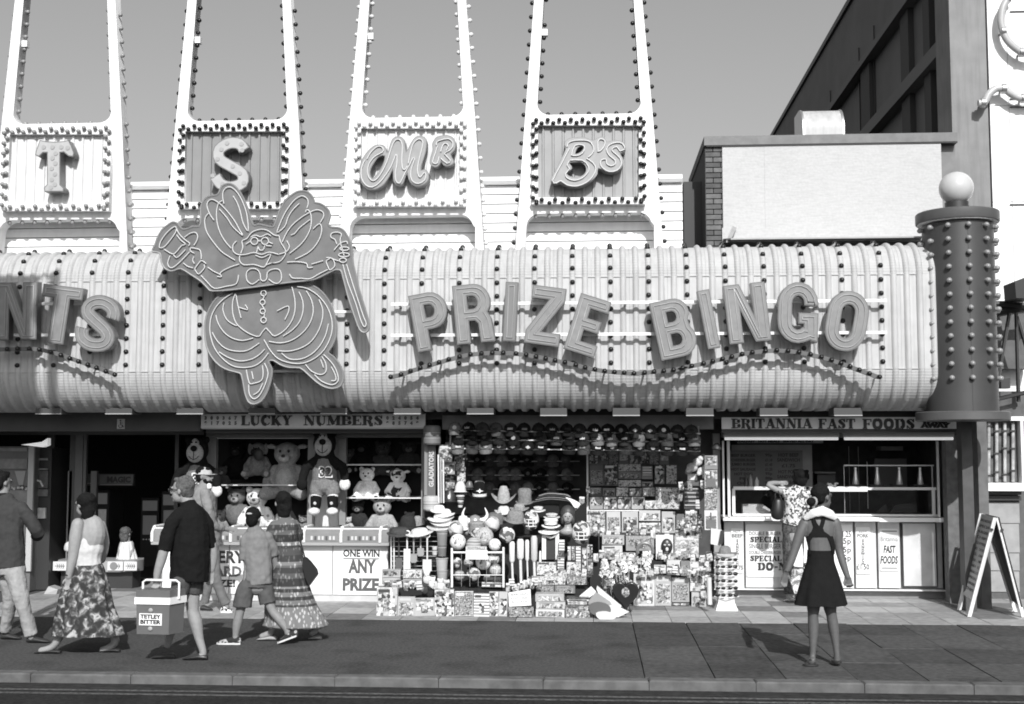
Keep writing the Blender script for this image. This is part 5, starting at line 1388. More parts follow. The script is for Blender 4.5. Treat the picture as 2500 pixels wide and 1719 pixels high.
# ==== entrance of the arcade
fr_m = mat('door_frame_bronze', .09, .4)
en = thing('entrance_screen', 'dark glazed entrance frames of the arcade', 'door frame', W(180, 1450, 17.3))
for a_, b_, y0, y1, v in ((118, 125, 1060, 1358, .05), (166, 171, 1150, 1340, .16), (172, 176, 1058, 1400, .06), (185, 194, 1060, 1400, .12), (205, 208, 1060, 1210, .10), (222, 230, 1150, 1400, .08), (428, 432, 1060, 1300, .05)):
    mb = MB(); A = W(a_, y0, 17.3); B = W(b_, y1, 17.3); mb.box(A.x, B.x, 17.3, 17.36, -.01, A.z); obj('mullion', mb, mat('frame_%02d' % int(v * 100), v, .4), en)
mb = MB(); A = W(-60, 1062, 17.28); B = W(500, 1058, 17.28); mb.box(A.x, B.x, 17.24, 17.295, A.z, A.z + .05); obj('head_rail', mb, fr_m, en)
mg = thing('machine_canopy', 'grey strip sign reading magic over a machine inside the arcade', 'sign', W(240, 1180, 18.2))
mb = MB(); mb.pbox(148, 1157, 325, 1186, 18.2, .08); obj('strip', mb, mat('strip_grey', .075, .6), mg)
mb = MB(); mb.pbox(244, 1159, 325, 1181, 18.19, .008); obj('panel', mb, mat('strip_light', .16, .6, noise=.2), mg)
text_at('MAGIC', 290, 1171, 18.185, 14, mat('magic_print', .05, .6), mg, fit=60, bold=.006)
mb = MB(); mb.pbox(244, 1182, 322, 1184.5, 18.18, .008); mb.pbox(150, 1179, 240, 1181, 18.18, .008); obj('edge_strip', mb, mat('edge_pale', .3, .5), mg)  # edge strips in a paler plain colour
mb = MB(); mb.pbox(158, 1161, 176, 1178, 18.19, .008); obj('panel', mb, mat('strip_light', .16), mg)
# tall prize machine at the edge
pmn = thing('prize_machine', 'pale prize machine with stacked windows beside the entrance', 'arcade machine', W(30, 1400, 16.9))
pg = mat('machine_grey', .13, .5, noise=.15)
mb = MB(); p = W(-120, 1090, 16.9); q = W(73, 1400, 16.9); mb.box(p.x, q.x, 16.9, 17.7, 0, p.z); obj('cabinet', mb, pg, pmn)
for y0, y1, v in ((1094, 1102, .22), (1120, 1145, .18), (1150, 1196, .13), (1197, 1240, .2), (1250, 1330, .07)):
    mb = MB(); mb.pbox(-30, y0, 66, y1, 16.87, .028); obj('panel', mb, mat('mach_%02d' % int(v * 100), v, .5, noise=.2, nscale=12), pmn)
mb = MB(); mb.pbox(70, 1090, 74, 1395, 16.86, .04); obj('edge_trim', mb, mat('edge_pale2', .42, .5), pmn)  # whitish upright trim, plain colour
A = W(36, 1150, 16.862); mb = MB(); mb.prism([(W(36, 1150, 16.86).x, W(36, 1150, 16.86).z), (W(63, 1150, 16.86).x, W(63, 1150, 16.86).z), (W(56, 1184, 16.86).x, W(56, 1184, 16.86).z), (W(46, 1184, 16.86).x, W(46, 1184, 16.86).z)], 16.855, 16.868); obj('bucket_print', mb, mat('mach_28', .28, .5), pmn)
for k in range(18):
    A = W(rng.uniform(30, 66), rng.uniform(1186, 1196), 16.86); mb = MB(); mb.ball(A, .02, .01, .02, 6, 4); obj('prize', mb, mat('prize_%d' % (k % 3), (.05, .3, .5)[k % 3], .6), pmn)
m2 = thing('second_machine', 'dark slot machine with pale shelves in the entrance', 'arcade machine', W(98, 1400, 17.1))
mb = MB(); p = W(76, 1095, 17.1); q = W(118, 1400, 17.1); mb.box(p.x, q.x, 17.1, 17.8, 0, p.z); obj('cabinet', mb, mat('m2_dark', .03, .5), m2)
for y0, y1, v in ((1119, 1124, .25), (1144, 1147, .25), (1150, 1192, .08), (1195, 1212, .12), (1240, 1266, .45)):
    mb = MB(); mb.pbox(80 if v < .4 else 92, y0, 116 if v < .4 else 110, y1, 17.06, .038); obj('panel', mb, mat('m2_%02d' % int(v * 100), v, .5, noise=.3, nscale=14), m2)
mb = MB(); mb.tube([W(87, 1160, 17.04), W(88, 1172, 17.04), W(98, 1175, 17.04), W(105, 1188, 17.04)], .014, 6); obj('pale_line', mb, mat('m2_line', .6, .5), m2)  # pale crooked line, plain colour
mb = MB(); A = W(60, 1084, 16.3); mb.prism([(W(59, 1086, 16.3).x, W(59, 1086, 16.3).z), (W(110, 1079, 16.3).x, W(110, 1079, 16.3).z), (W(124, 1070, 16.3).x, W(124, 1070, 16.3).z), (W(124, 1087, 16.3).x, W(124, 1087, 16.3).z), (W(112, 1092, 16.3).x, W(112, 1092, 16.3).z)], 16.2, 16.3)
solo('shop_light', mb, mat('lit_white', .85, .5, emit=.35), 'bright white angled lamp box hanging at the entrance', 'lamp')
# low ride with fish panels
rd = thing('kiddie_ride', 'low oval kiddie ride with white fish-bone panels in the entrance', 'ride', W(230, 1400, 17.2))
zr = G(230, 1400).z
Yr = 17.3
A = W(130, 1368, Yr); B = W(337, 1396, Yr)
mb = MB(); mb.prismz([(A.x + .1, Yr + .5), (A.x, Yr + .2), (A.x + .06, Yr + .02), (A.x + .25, Yr - .06), (B.x - .25, Yr - .06), (B.x - .06, Yr + .02), (B.x, Yr + .2), (B.x - .1, Yr + .5)], B.z, A.z); obj('tub', mb, mat('ride_grey', .30, .5), rd)
mb = MB(); mb.prismz([(A.x + .15, Yr + .5), (A.x + .05, Yr + .2), (A.x + .1, Yr + .05), (B.x - .1, Yr + .05), (B.x - .05, Yr + .2), (B.x - .15, Yr + .5)], 0, B.z); obj('base', mb, dark, rd)
for a_, b_ in ((130, 162), (263, 300), (303, 334)):
    p = W(a_, 1371, Yr - .08); q = W(b_, 1393, Yr - .08); mb = MB(); mb.box(p.x, q.x, Yr - .085, Yr - .061, q.z, p.z); pn = obj('fish_panel', mb, mat('ride_white', .62, .5), rd)
    mb = MB(); cx = (p.x + q.x) / 2; cz = (p.z + q.z) / 2; yq = Yr - .088
    mb.ribbon([(cx - .07, cz), (cx + .07, cz)], .008, yq, .002)
    for k in range(4): mb.ribbon([(cx - .03 + .03 * k - .012, cz + .035), (cx - .03 + .03 * k + .008, cz), (cx - .03 + .03 * k - .012, cz - .035)], .006, yq - .001 * (k + 1), .002)
    obj('fish_print', mb, board_txt, pn)
A = W(277, 1382, Yr - .09); mb = MB(); mb.lathe([(.055, 0), (.055, .004)], (A.x, Yr - .088, A.z), 16, 'Y'); obj('spot_print', mb, mat('spot', .2, .5), rd)
mb = MB(); p = W(116, 1405, 16.7); q = W(146, 1405, 16.7); mb.hexa([(p.x, 16.6, 0), (q.x, 16.6, 0), (q.x, 16.9, 0), (p.x, 16.9, 0), (p.x + .04, 16.65, .1), (q.x, 16.65, .06), (q.x, 16.85, .06), (p.x + .04, 16.85, .1)]); obj('step', mb, mat('ride_grey', .30), rd)

# ==== unseen lamp column and sheet, added to cast a shadow on the canopy
lc = thing('shadow_column', 'unseen lamp column with a hanging sheet, added to shadow the canopy', 'shadow caster', (0, 9.0, 0))
sh_ = sun_dir.y; kx_ = sun_dir.x / sun_dir.y; kz_ = sun_dir.z / sun_dir.y
lx_ = W(130, 800, YC).x - kx_ * (YC - 9.0)
lc.location = (lx_, 9.0, -.08)
zr_ = lambda z: z - kz_ * (YC - 9.0)
mb = MB(); mb.lathe([(.11, -.08), (.11, .9), (.075, 1.0), (.07, zr_(4.2))], (lx_, 9.0, 0), 14); obj('shaft', mb, mat('lamp_green', .06, .5), lc)
mb = MB(); mb.box(lx_ - 1.9, lx_ - .20, 8.99, 9.01, zr_(2.3), zr_(4.15)); obj('shadow_sheet', mb, mat('sheet_cloth', .4, .8), lc)
for zz in (2.28, 4.16):
    mb = MB(); mb.tube([(lx_, 9, zr_(zz)), (lx_ - 1.95, 9, zr_(zz))], .02, 6); obj('sheet_arm', mb, mat('lamp_green', .06), lc)
mb = MB(); mb.tube([(lx_, 9, zr_(4.2)), (lx_ + .1, 8.6, zr_(4.2) + .3), (lx_ + .2, 7.8, zr_(4.2) + .35)], .04, 8); obj('bracket', mb, mat('lamp_green', .06), lc)
mb = MB(); mb.ball((lx_ + .22, 7.6, zr_(4.2) + .32), .16, .35, .09); obj('lantern', mb, mat('lantern_glass', .5, .3), lc)

# ---- machines added deep in the arcade; their panels glow to lift the dark
lit = mat('machine_glow', .3, .5, emit=.10, noise=.4, nscale=9)
lit2 = mat('machine_glow_low', .2, .5, emit=.045)
for i, (x0, y0, x1, Y, lab) in enumerate(((132, 1210, 162, 18.6, 'added dim upright machine behind the first door mullion'), (236, 1196, 262, 18.8, 'added dim narrow machine under the strip sign'), (345, 1215, 385, 20.5, 'added far dim machine deep inside the arcade'), (395, 1200, 428, 19.6, 'added dim machine at the inner end of the entrance'))):
    t = thing('slot_machine', lab, 'arcade machine', W((x0 + x1) / 2, 1400, Y), 'added dim machines inside the arcade')
    A = W(x0, y0, Y); B = W(x1, 1400, Y)
    mb = MB(); mb.box(A.x, B.x, Y, Y + .6, 0, A.z); obj('cabinet', mb, mat('m_cab', .04, .5), t)
    mb = MB(); mb.box(A.x + .03, B.x - .03, Y - .012, Y - .001, A.z - .22, A.z - .05); obj('glow_header', mb, lit2, t)
    mb = MB(); mb.box(A.x + .04, B.x - .04, Y - .012, Y - .001, A.z - .62, A.z - .3); obj('window', mb, lit if i < 2 else lit2, t)
    for k in range(3):
        mb = MB(); mb.lathe([(.012, 0), (.012, .01)], (A.x + .06 + .05 * k, Y - .012, A.z - .7), 8, 'Y'); obj('button', mb, lit, t)
# ==== goods of the souvenir stall
ORD = ['first', 'second', 'third', 'fourth', 'fifth', 'sixth', 'seventh', 'eighth', 'ninth', 'tenth', 'eleventh', 'twelfth', 'thirteenth', 'fourteenth', 'fifteenth',
       'sixteenth', 'seventeenth', 'eighteenth', 'nineteenth', 'twentieth', 'twenty-first', 'twenty-second', 'twenty-third', 'twenty-fourth']
tone = lambda v: 'black' if v < .03 else 'dark' if v < .09 else 'grey' if v < .3 else 'pale' if v < .6 else 'white'
clothm = lambda v: mat('cloth_%03d' % int(v * 100), v * (.55 if v < .13 else 1), .95, noise=.22, nscale=45, spec=.1, bump=.010, bscale=110)
plas = lambda v: mat('plastic_%02d' % int(v * 40), int(v * 40) / 40.0 + .01, .35, noise=.05)
# ---- caps
def cap_meshes():
    b = MB(); R = []
    for j in range(6):
        a = radians(90 * j / 6); R.append([Vector((.082 * cos(a) * cos(t) * (1), .075 * cos(a) * sin(t), .085 * sin(a))) for t in [2 * pi * q / 14 for q in range(14)]])
    R.append([Vector((.004 * cos(t), .004 * sin(t), .087)) for t in [2 * pi * q / 14 for q in range(14)]])
    b.rings(R); b.ball((0, 0, .088), .009, .009, .006, 6, 4)
    crown = b
    c = MB()                                             # brim: curved tongue pointing to the viewer and down
    T, Bo = [], []
    n = 8
    rows_ = []
    for k in range(4):
        f = k / 3
        rr = []
        for i in range(n + 1):
            u = -1 + 2 * i / n
            x = .078 * u * (1 - .10 * f); y = -.07 * sqrt(max(0, 1 - u * u * .9)) - f * .065 * (1 - u * u * .75)
            z = -.004 - .022 * u * u - f * .030
            rr.append(Vector((x, y, z)))
        rows_.append(rr)
    vs = [p for r in rows_ for p in r] + [p + Vector((0, 0, -.005)) for r in rows_ for p in r]
    N_ = 4 * (n + 1); fs = []
    for k in range(3):
        for i in range(n):
            a_ = k * (n + 1) + i
            fs.append((a_, a_ + 1, a_ + n + 2, a_ + n + 1)); fs.append((N_ + a_, N_ + a_ + n + 1, N_ + a_ + n + 2, N_ + a_ + 1))
    for i in range(n):
        a_ = 3 * (n + 1) + i; fs.append((a_, a_ + 1, N_ + a_ + 1, N_ + a_)); fs.append((i + 1, i, N_ + i, N_ + i + 1))
    for k in range(3):
        a_ = k * (n + 1); fs.append((a_, a_ + n + 1, N_ + a_ + n + 1, N_ + a_)); a_ += n; fs.append((a_ + n + 1, a_, N_ + a_, N_ + a_ + n + 1))
    c.add(vs, fs)
    return crown, c
_cr, _br = cap_meshes()
_emb = []
for sh in range(4):
    b = MB()
    if sh == 0: b.lathe([(.026, 0), (.024, .006)], n=12, axis='Y')
    elif sh == 1: b.box(-.032, .032, -.006, 0, -.012, .012)
    elif sh == 2: b.prism([(-.03, .0), (0, .022), (.03, 0), (0, -.022)], -.006, 0)
    else: b.prism([(-.03, -.012), (-.03, .014), (-.01, .002), (.0, .02), (.01, .002), (.03, .014), (.03, -.012)], -.006, 0)
    _emb.append(b)
CAPM, CROWN, BRIM, EMB = {}, {}, {}, {}
def cap(px, py, Y, v, ve, s, label, group, brimv=None):
    key = int(v * 100)
    if key not in CROWN: CROWN[key] = _cr.mesh('crown', clothm(v))
    kb = int((brimv if brimv is not None else v) * 100)
    if kb not in BRIM: BRIM[kb] = _br.mesh('brim', clothm(brimv if brimv is not None else v))
    ke = (int(ve * 100), rng.randrange(4))
    if ke not in EMB: EMB[ke] = _emb[ke[1]].mesh('emblem', clothm(ve))
    p = W(px, py, Y)
    t = thing('baseball_cap', label, 'cap', p, group)
    t.rotation_euler = (rng.uniform(.25, .4), rng.uniform(-.08, .08), rng.uniform(-.2, .2)); t.scale = (s, s, s)
    for me, loc in ((CROWN[key], (0, 0, 0)), (BRIM[kb], (0, 0, 0)), (EMB[ke], (0, -.072, .035))):
        o = bpy.data.objects.new(me.name.split('.')[0], me); o.location = loc; link(o, t)
        if me.name.startswith('emblem'): o.rotation_euler = (-.45, 0, 0)
st = thing('souvenir_stall', 'open souvenir stall with white cap rails and back shelves', 'stall', W(1400, 1480, 16.5))
mb = MB(); mb.pbox(1080, 1014, 1742, 1048, 15.98, .04); obj('header_board', mb, mat('stall_grey_board', .17, .6, noise=.1), st)
YRc = 15.82
for y0, y1, xa_, xb_ in ((1051, 1059, 1096, 1710), (1073.5, 1079, 1124, 1710), (1095, 1101, 1097, 1710)):
    A = W(xa_, y0, YRc); B = W(xb_, y1, YRc); mb = MB(); mb.tube([A, B], .0085, 6); obj('cap_rail', mb, white, st)
for px in (1100, 1400, 1705):
    A = W(px, 1040, YRc + .1); B = W(px, 1100, YRc + .1); mb = MB(); mb.box(A.x - .01, A.x + .01, YRc + .09, YRc + .11, B.z, A.z); obj('rail_hanger', mb, midgrey, st)
vals = [.018, .02, .03, .02, .05, .02, .09, .02, .03, .14, .02, .04]
place = ['top', 'middle', 'lowest']
for r_, (yy, sl_) in enumerate(((1047, .0125), (1069.5, .009), (1091.5, .0098))):
    n = 18
    for i in range(n):
        x = 1110 + 34.0 * i + (8 if r_ else 0) + rng.uniform(-2, 2)
        if x > 1712: continue
        if r_ == 1 and i == 5 or r_ == 2 and i == 7: continue
        v = rng.choice(vals); ve = rng.choice((.05, .15, .3, .5, .08))
        if r_ == 0 and i in (3,): v = .12
        if r_ == 0 and i in (13, 14): v, ve = .05, .45
        cap(x, yy + sl_ * (x - 1100), YRc - .03, v, ve, 1.08, '%s cap with %s emblem, %s along the %s white rail' % (tone(v), tone(ve), ORD[i], place[r_]), 'caps on the white rails')
# back shelves with dim rows of caps
YS_ = 17.6
for r_, y in enumerate((1126, 1160, 1194)):
    A = W(1110, y, YS_); B = W(1415, y + 1, YS_); mb = MB(); mb.box(A.x, B.x, YS_, YS_ + .25, A.z - .008, A.z + .004); obj('shelf', mb, mat('dim_shelf', .7, .6), st)
    for i in range(9):
        v = rng.choice((.05, .16, .22, .14, .3)); cap(1135 + 31 * i + rng.uniform(-3, 3), y - 1.2, YS_ + .06, v, .2, 1.1, '%s cap, %s along the %s of the dim back shelves' % (tone(v), ORD[i], ('highest', 'middle', 'lowest')[r_]), 'caps on the dim back shelves')
mb = MB(); p = W(1090, 1100, 18); q = W(1436, 1500, 18); mb.box(p.x, q.x, 17.9, 17.95, 0, zc - .02); obj('rear_board', mb, mat('stall_back', .13, .85, noise=.2), st)
mb = MB(); p = W(1434, 1100, 16.7); q = W(1757, 1500, 16.7); mb.box(p.x, q.x, 16.95, 17.0, 0, zc - .05); obj('side_board', mb, mat('stall_side', .07, .85, noise=.2), st)
mb = MB(); p = W(1434, 1100, 16.7); mb.box(p.x - .012, p.x + .012, 16.68, 16.74, 0, W(1434, 1102, 16.7).z); obj('upright', mb, post_m, st)
mb = MB(); p = W(1436, 1245, 16.62); q = W(1560, 1248, 16.62); mb.box(p.x, q.x, 16.6, 16.9, q.z, p.z); obj('ledge', mb, white, st)
# tiered black display steps under the goods
stepm = mat('display_step', .02, .9)
def step(px0, py0, px1, Y, dep):
    A = W(px0, py0, Y); B = W(px1, py0, Y); mb = MB(); mb.box(A.x, B.x, Y, Y + dep, 0, A.z); obj('display_step', mb, stepm, st)
step(950, 1310, 1432, 16.1, 1.2); step(925, 1435, 1436, 15.25, .85); step(1470, 1412, 1722, G(1640, 1480).y + .16, .3); step(1440, 1370, 1720, 16.1, .8)
step(1100, 1260, 1432, 16.7, .6)

# ---- helper things
def prism_thing(name, pts, Y, depth, m, label, cat, group=None):
    P = [W(x, y, Y) for x, y in pts]
    mb = MB(); mb.prism([(p.x, p.z) for p in P], Y, Y + depth); return solo(name, mb, m, label, cat, group, smooth=False)
PRN = [pattern('print_i', 'noise', (.5, .62, .2, .55, .06), 14), pattern('print_j', 'cells', (.3, .1, .45, .6, .2, .03), 26), pattern('print_k', 'noise', (.04, .12, .3, .55), 48), pattern('print_a', 'blocks', (.6, .12, .4, .03, .25, .5), 34), pattern('print_b', 'noise', (.03, .15, .5, .62, .15), 34), pattern('print_c', 'cells', (.5, .3, .06, .45, .15, .6), 44),
       pattern('print_d', 'noise', (.6, .45, .15, .04), 28), pattern('print_e', 'blocks', (.6, .45, .15, .4, .62, .05), 28), pattern('print_f', 'wave', (.1, .5, .7), 9), pattern('print_g', 'cells', (.06, .12, .3, .04, .5), 36),
       pattern('print_h', 'noise', (.02, .05, .35, .1, .6), 40)]
def pack(x0, y0, x1, y1, Y, label, cat='toy pack', name='toy_pack', group='toy packs of the souvenir stall', base=.6, pr=None, depth=.03, tilt=0.0, pic=None):
    """a printed card or box: body, header strip, a picture and a title bar proud of it"""
    A = W(x0, y0, Y); B = W(x1, y1, Y); w = B.x - A.x; h = A.z - B.z
    t = thing(name, label, cat, ((A.x + B.x) / 2, Y, B.z), group)
    t.rotation_euler = (tilt, rng.uniform(-.02, .02), rng.uniform(-.05, .05))
    def put(nm, bx, m):
        b = MB(); b.box(*bx); me = b.mesh(nm, m, False); o = bpy.data.objects.new(nm, me); link(o, t)
    put('card', (-w / 2, w / 2, 0, depth, 0, h), plas(base * rng.uniform(.5, .92)))
    pr = PRN[rng.randrange(11)] if pr is None else (PRN[pr + 3] if rng.random() < .6 else PRN[rng.randrange(3)])
    lx, rx, bz_, tz = -w * .42, w * .42, h * .08, h * .72
    style = rng.random()
    if style < .4: lx, rx, bz_, tz = -w * .485, w * .485, h * .02, h * .98
    elif style < .55: bz_, tz = h * .3, h * .95
    put('picture', (lx, rx, -.003, -.0005, bz_, tz), pr)
    if .4 <= style < .75: put('title_bar', (-w * .40, w * rng.uniform(.1, .36), -.004, -.0005, h * .80, h * .92), plas(rng.choice((.12, .5, .3, .2))))
    if style < .4 and h > .1: put('title_bar', (-w * .42, w * rng.uniform(-.1, .3), -.005, -.0032, h * .82, h * .93), plas(rng.choice((.6, .7, .06))))
    if pic and w > .05:
        k = rng.uniform(.5, .8)
        put('pictured_item', (-w * .22 * k, w * .22 * k, -.007, -.0032, h * .18, h * .58), PRN[rng.choice((1, 2, 9, 10))])
    return t
# floor row of boxed toys, left to right
rowf = [(919, 1434, 969, 1505, .72, 4, 'tall pale doll pack at the counter end of the floor row'), (971, 1457, 1012, 1507, .66, 3, 'small pale toy pack with faint picture, second in the floor row'),
        (1012, 1460, 1062, 1504, .7, 4, 'wide pale jigsaw pack, third in the floor row'), (1062, 1439, 1109, 1506, .5, 0, 'grey box of figures, fourth in the floor row'),
        (1111, 1444, 1155, 1504, .75, 6, 'white framed pack with dark picture, fifth in the floor row'), (1156, 1449, 1195, 1507, .5, 5, 'pack with striped print, sixth in the floor row'),
        (1194, 1445, 1217, 1505, .68, 0, 'narrow pack of two toy cards, seventh in the floor row'), (1217.5, 1445, 1238, 1505, .68, 2, 'narrow patterned toy card beside the handwritten notice')]
for x0, y0, x1, y1, b, pr_, lab in rowf: pack(x0, y0, x1, y1, 14.72 + rng.uniform(0, .06), lab, base=b, pr=pr_, depth=.07, group='boxed toys along the floor', tilt=-.05, pic=1)
nt_c = thing('price_notice', 'white handwritten notice card propped on a crate of the floor row', 'notice', W(1268, 1480, 14.8))
mb = MB(); P = [W(x, y, 14.8) for x, y in ((1241, 1447), (1295, 1438), (1297, 1478), (1243, 1481))]; mb.prism([(p.x, p.z) for p in P], 14.8, 14.81); obj('card', mb, white, nt_c)
for k, tx in enumerate(('BARGAIN', 'BUCKETS & SPADES', 'ALL 50p')): text_at(tx, 1268, 1451 + 9.5 * k, 14.797, 5, grt, nt_c, fit=40, rot=-.06)
cr = thing('crate', 'low dark crate full of small toys under the handwritten notice', 'crate', W(1271, 1507, 14.7))
A = W(1240, 1482, 14.68); B = W(1304, 1507, 14.68)
mb = MB(); mb.prism([(A.x, A.z), (A.x + .02, B.z), (B.x - .02, B.z), (B.x, A.z)], 14.68, 14.69); mb2 = MB(); mb2.box(A.x + .01, B.x - .01, 14.691, 14.9, B.z, A.z - .02)
obj('front', mb, PRN[10], cr, smooth=False); obj('bin', mb2, grey, cr)
for i, (y0, y1, v, pr_) in enumerate(((1450, 1469, .62, 1), (1469.5, 1487, .68, 3), (1487.5, 1507, .72, 4))):
    pack(1307 + (0, 2, 1)[i], y0, 1380 - (3, 0, 2)[i], y1, 14.72, ['topmost long car box of the stack of three', 'middle long car box of the stack of three', 'lowest long car box of the stack of three, on the ground'][i], base=v, pr=pr_, depth=.22, group='stack of long car boxes')
for i in range(4): pack(1383 + i, 1459 + 4.4 * i, 1437, 1463 + 4.4 * i, 14.74, 'thin comic, %s down the small pile on the horse box' % ORD[i], base=(.05, .7, .1, .6)[i], pr=6, depth=.2, group='thin comics in a small pile', name='comic', cat='comic')
pack(1380, 1478, 1440, 1509, 14.7, 'dark box with a white horse picture beside the folded kites', base=.15, pr=7, depth=.1, group='boxed toys along the floor', pic=1)
# folded kites and inflatable bags pile
for i, (pts, v, lab) in enumerate([([(1413, 1457), (1443, 1432), (1457, 1446), (1436, 1461)], .75, 'white folded kite lying highest on the kite pile'), ([(1456, 1438), (1458, 1430), (1500, 1465), (1518, 1480), (1500, 1494), (1470, 1470)], .62, 'pale pointed kite spreading over the kite pile'),
      ([(1436, 1468), (1455, 1446), (1490, 1470), (1498, 1486), (1470, 1494), (1444, 1490)], .28, 'grey folded kite in the middle of the kite pile'), ([(1470, 1482), (1500, 1476), (1536, 1494), (1510, 1507), (1480, 1508)], .6, 'pale flat kite bag at the far end of the kite pile'),
      ([(1438, 1478), (1460, 1470), (1486, 1478), (1490, 1496), (1462, 1504), (1443, 1496)], .1, 'dark oval bag on the kite pile'), ([(1455, 1497), (1480, 1493), (1505, 1503), (1495, 1513), (1465, 1513)], .55, 'light oval bag lying on the ground before the kites')]):
    prism_thing('folded_kite', smooth_path(pts, 3, True) if i > 3 else pts, 14.62 + .05 * (5 - i), .04, plas(v), lab, 'kite', 'pile of folded kites')
# second tier
tier = [(932, 1391, 977, 1410, .5, 6, 'dark-windowed car box, upper of the two by the slot counter'), (932, 1411, 977, 1431, .45, 7, 'dark car box, lower of the two by the slot counter'), (984, 1391, 1030, 1412, .45, 1, 'grey truck box, upper of two behind the floor row'),
        (984, 1413, 1030, 1434, .55, 3, 'grey truck box, lower of two behind the floor row'), (1176, 1422, 1228, 1434, .6, 5, 'long striped box under the toy lorry'), (1309, 1408, 1380, 1428, .55, 1, 'long boat box, upper one above the car box stack'),
        (1309, 1429, 1352, 1449, .3, 0, 'square crane box above the car box stack'), (1354, 1429, 1404, 1449, .22, 7, 'dark digger box above the car box stack'), (1384, 1408, 1432, 1428, .3, 2, 'patterned box between boat box and kites')]
for x0, y0, x1, y1, b, pr_, lab in tier: pack(x0, y0, x1, y1, 15.2, lab, base=b, pr=pr_, depth=.12, group='boxes of the second tier', pic=1)
# toy lorry
lo_ = thing('toy_lorry', 'dark toy lorry standing on a striped box', 'toy lorry', W(1204, 1421, 15.22))
mb = MB(); mb.pbox(1180, 1409, 1226, 1416, 15.22, .06); obj('trailer', mb, plas(.05), lo_)
mb = MB(); mb.pbox(1182, 1404, 1196, 1409, 15.22, .05); obj('cab', mb, plas(.3), lo_)
for x in (1186, 1207, 1214, 1221):
    A = W(x, 1418, 15.2); mb = MB(); mb.lathe([(.014, -.005), (.014, .02)], A, 10, 'Y'); obj('wheel', mb, dark, lo_)
# small plush bags of the second tier
for i, (x, y, v) in enumerate(((1042, 1415, .6), (1056, 1427, .7), (1038, 1440, .1), (1050, 1449, .05), (1075, 1431, .62), (1090, 1434, .5))):
    mb = MB(); c = W(x, y, 15.0); mb.ball(c, .05, .04, .06); mb.ball(c + Vector((0, -.01, .06)), .035, .03, .032); mb.ball(c + Vector((-.028, -.01, .085)), .014); mb.ball(c + Vector((.028, -.01, .085)), .014)
    o = remesh('small_soft_toy', mb, clothm(v), .007, 2); tag(o, ['pale little teddy on top of the teddy heap', 'white little teddy beside a grey truck box', 'black little teddy low in the teddy heap', 'black little teddy lying lowest in the teddy heap', 'white little teddy in front of the buckets', 'pale little teddy nearest the wire cage foot'][i], 'soft toy', 'heap of little teddies')
# spades
def spade(x, y0, y1, bx, by, v, vb, Y, label, w=.035):
    t = thing('toy_spade', label, 'spade', W(x, y1, Y), 'toy spades on the rack')
    A = W(x, y0, Y); B = W(x + (bx if bx < 8 else 0) * 0, by, Y); C_ = W(x, y1, Y)
    mb = MB(); mb.tube([A, B], .011, 8); obj('handle', mb, plas(v), t)
    mb = MB(); mb.tube([A + Vector((.035 * cos(a), 0, .025 + .026 * sin(a))) for a in [2 * pi * k / 12 for k in range(12)]], .009, 6, closed=True); obj('grip', mb, plas(v), t)
    P = [(B.x - w, B.z), (B.x - w * 1.05, C_.z + .02), (B.x - w * .6, C_.z), (B.x + w * .6, C_.z), (B.x + w * 1.05, C_.z + .02), (B.x + w, B.z)]
    mb = MB(); mb.prism(P, Y - .006, Y + .006); obj('blade', mb, plas(vb), t, smooth=False)
for a in ((974, 1308, 1391, 0, 1362, .06, .12, 15.62, 'dark toy spade next to the slot counter'), (994, 1306, 1395, 0, 1340, .72, .7, 15.55, 'big white toy spade with a broad long blade'), (1010, 1308, 1374, 0, 1352, .3, .28, 15.5, 'grey toy spade between the white ones'),
          (1027, 1310, 1358, 0, 1338, .5, .3, 15.6, 'short grey toy spade hanging high'), (1043, 1312, 1397, 0, 1366, .66, .62, 15.5, 'white toy spade with a square pale blade')): spade(*a, w=.055 if 'square' in a[-1] else .042)
rk = thing('wire_rack', 'white wire rack that carries the toy spades', 'rack', W(1000, 1435, 15.7))
for x in (955, 962, 1080):
    A = W(x, 1305, 15.7); B = W(x, 1435, 15.7); mb = MB(); mb.tube([A, B], .009, 6); obj('upright', mb, white, rk)
for y in range(1310, 1430, 12):
    A = W(955, y, 15.705); B = W(1080, y, 15.705); mb = MB(); mb.tube([A, B], .003, 4); obj('wire', mb, post_m, rk)
mb = MB(); p = W(957, 1306, 16.0); q = W(1082, 1306, 16.0); mb.box(p.x, q.x, 15.85, 15.87, .0, p.z); obj('rear_panel', mb, stepm, rk)
# buckets
for i, (x0, y0, x1, y1, v) in enumerate(((1066, 1296, 1093, 1330, .2), (1068, 1330, 1091, 1358, .15), (1064, 1362, 1094, 1392, .42), (1066, 1392, 1093, 1420, .36), (1055, 1334, 1068, 1343, .6), (1055, 1345, 1068, 1355, .5))):
    A = W(x0, y0, 15.4); B = W(x1, y1, 15.4); r = (B.x - A.x) / 2; h = A.z - B.z
    t = thing('toy_bucket', ['grey bucket topmost of the bucket column', 'dark grey bucket second down the bucket column', 'pale bucket third down the bucket column', 'pale grey bucket at the foot of the bucket column', 'upper flat pale tub beside the bucket column', 'lower flat pale tub beside the bucket column'][i], 'bucket', ((A.x + B.x) / 2, 15.4, B.z), 'toy buckets in a column')
    mb = MB(); mb.lathe([(r * .82, B.z), (r * .97, A.z - .01), (r * 1.03, A.z - .012), (r * 1.03, A.z), (r * .93, A.z)], ((A.x + B.x) / 2, 15.4, 0), 18); obj('pail', mb, plas(v), t)
    mb = MB(); mb.lathe([(r * .95, A.z - .035), (r * .96, A.z - .03)], ((A.x + B.x) / 2, 15.4, 0), 18); obj('band', mb, plas(.5), t)
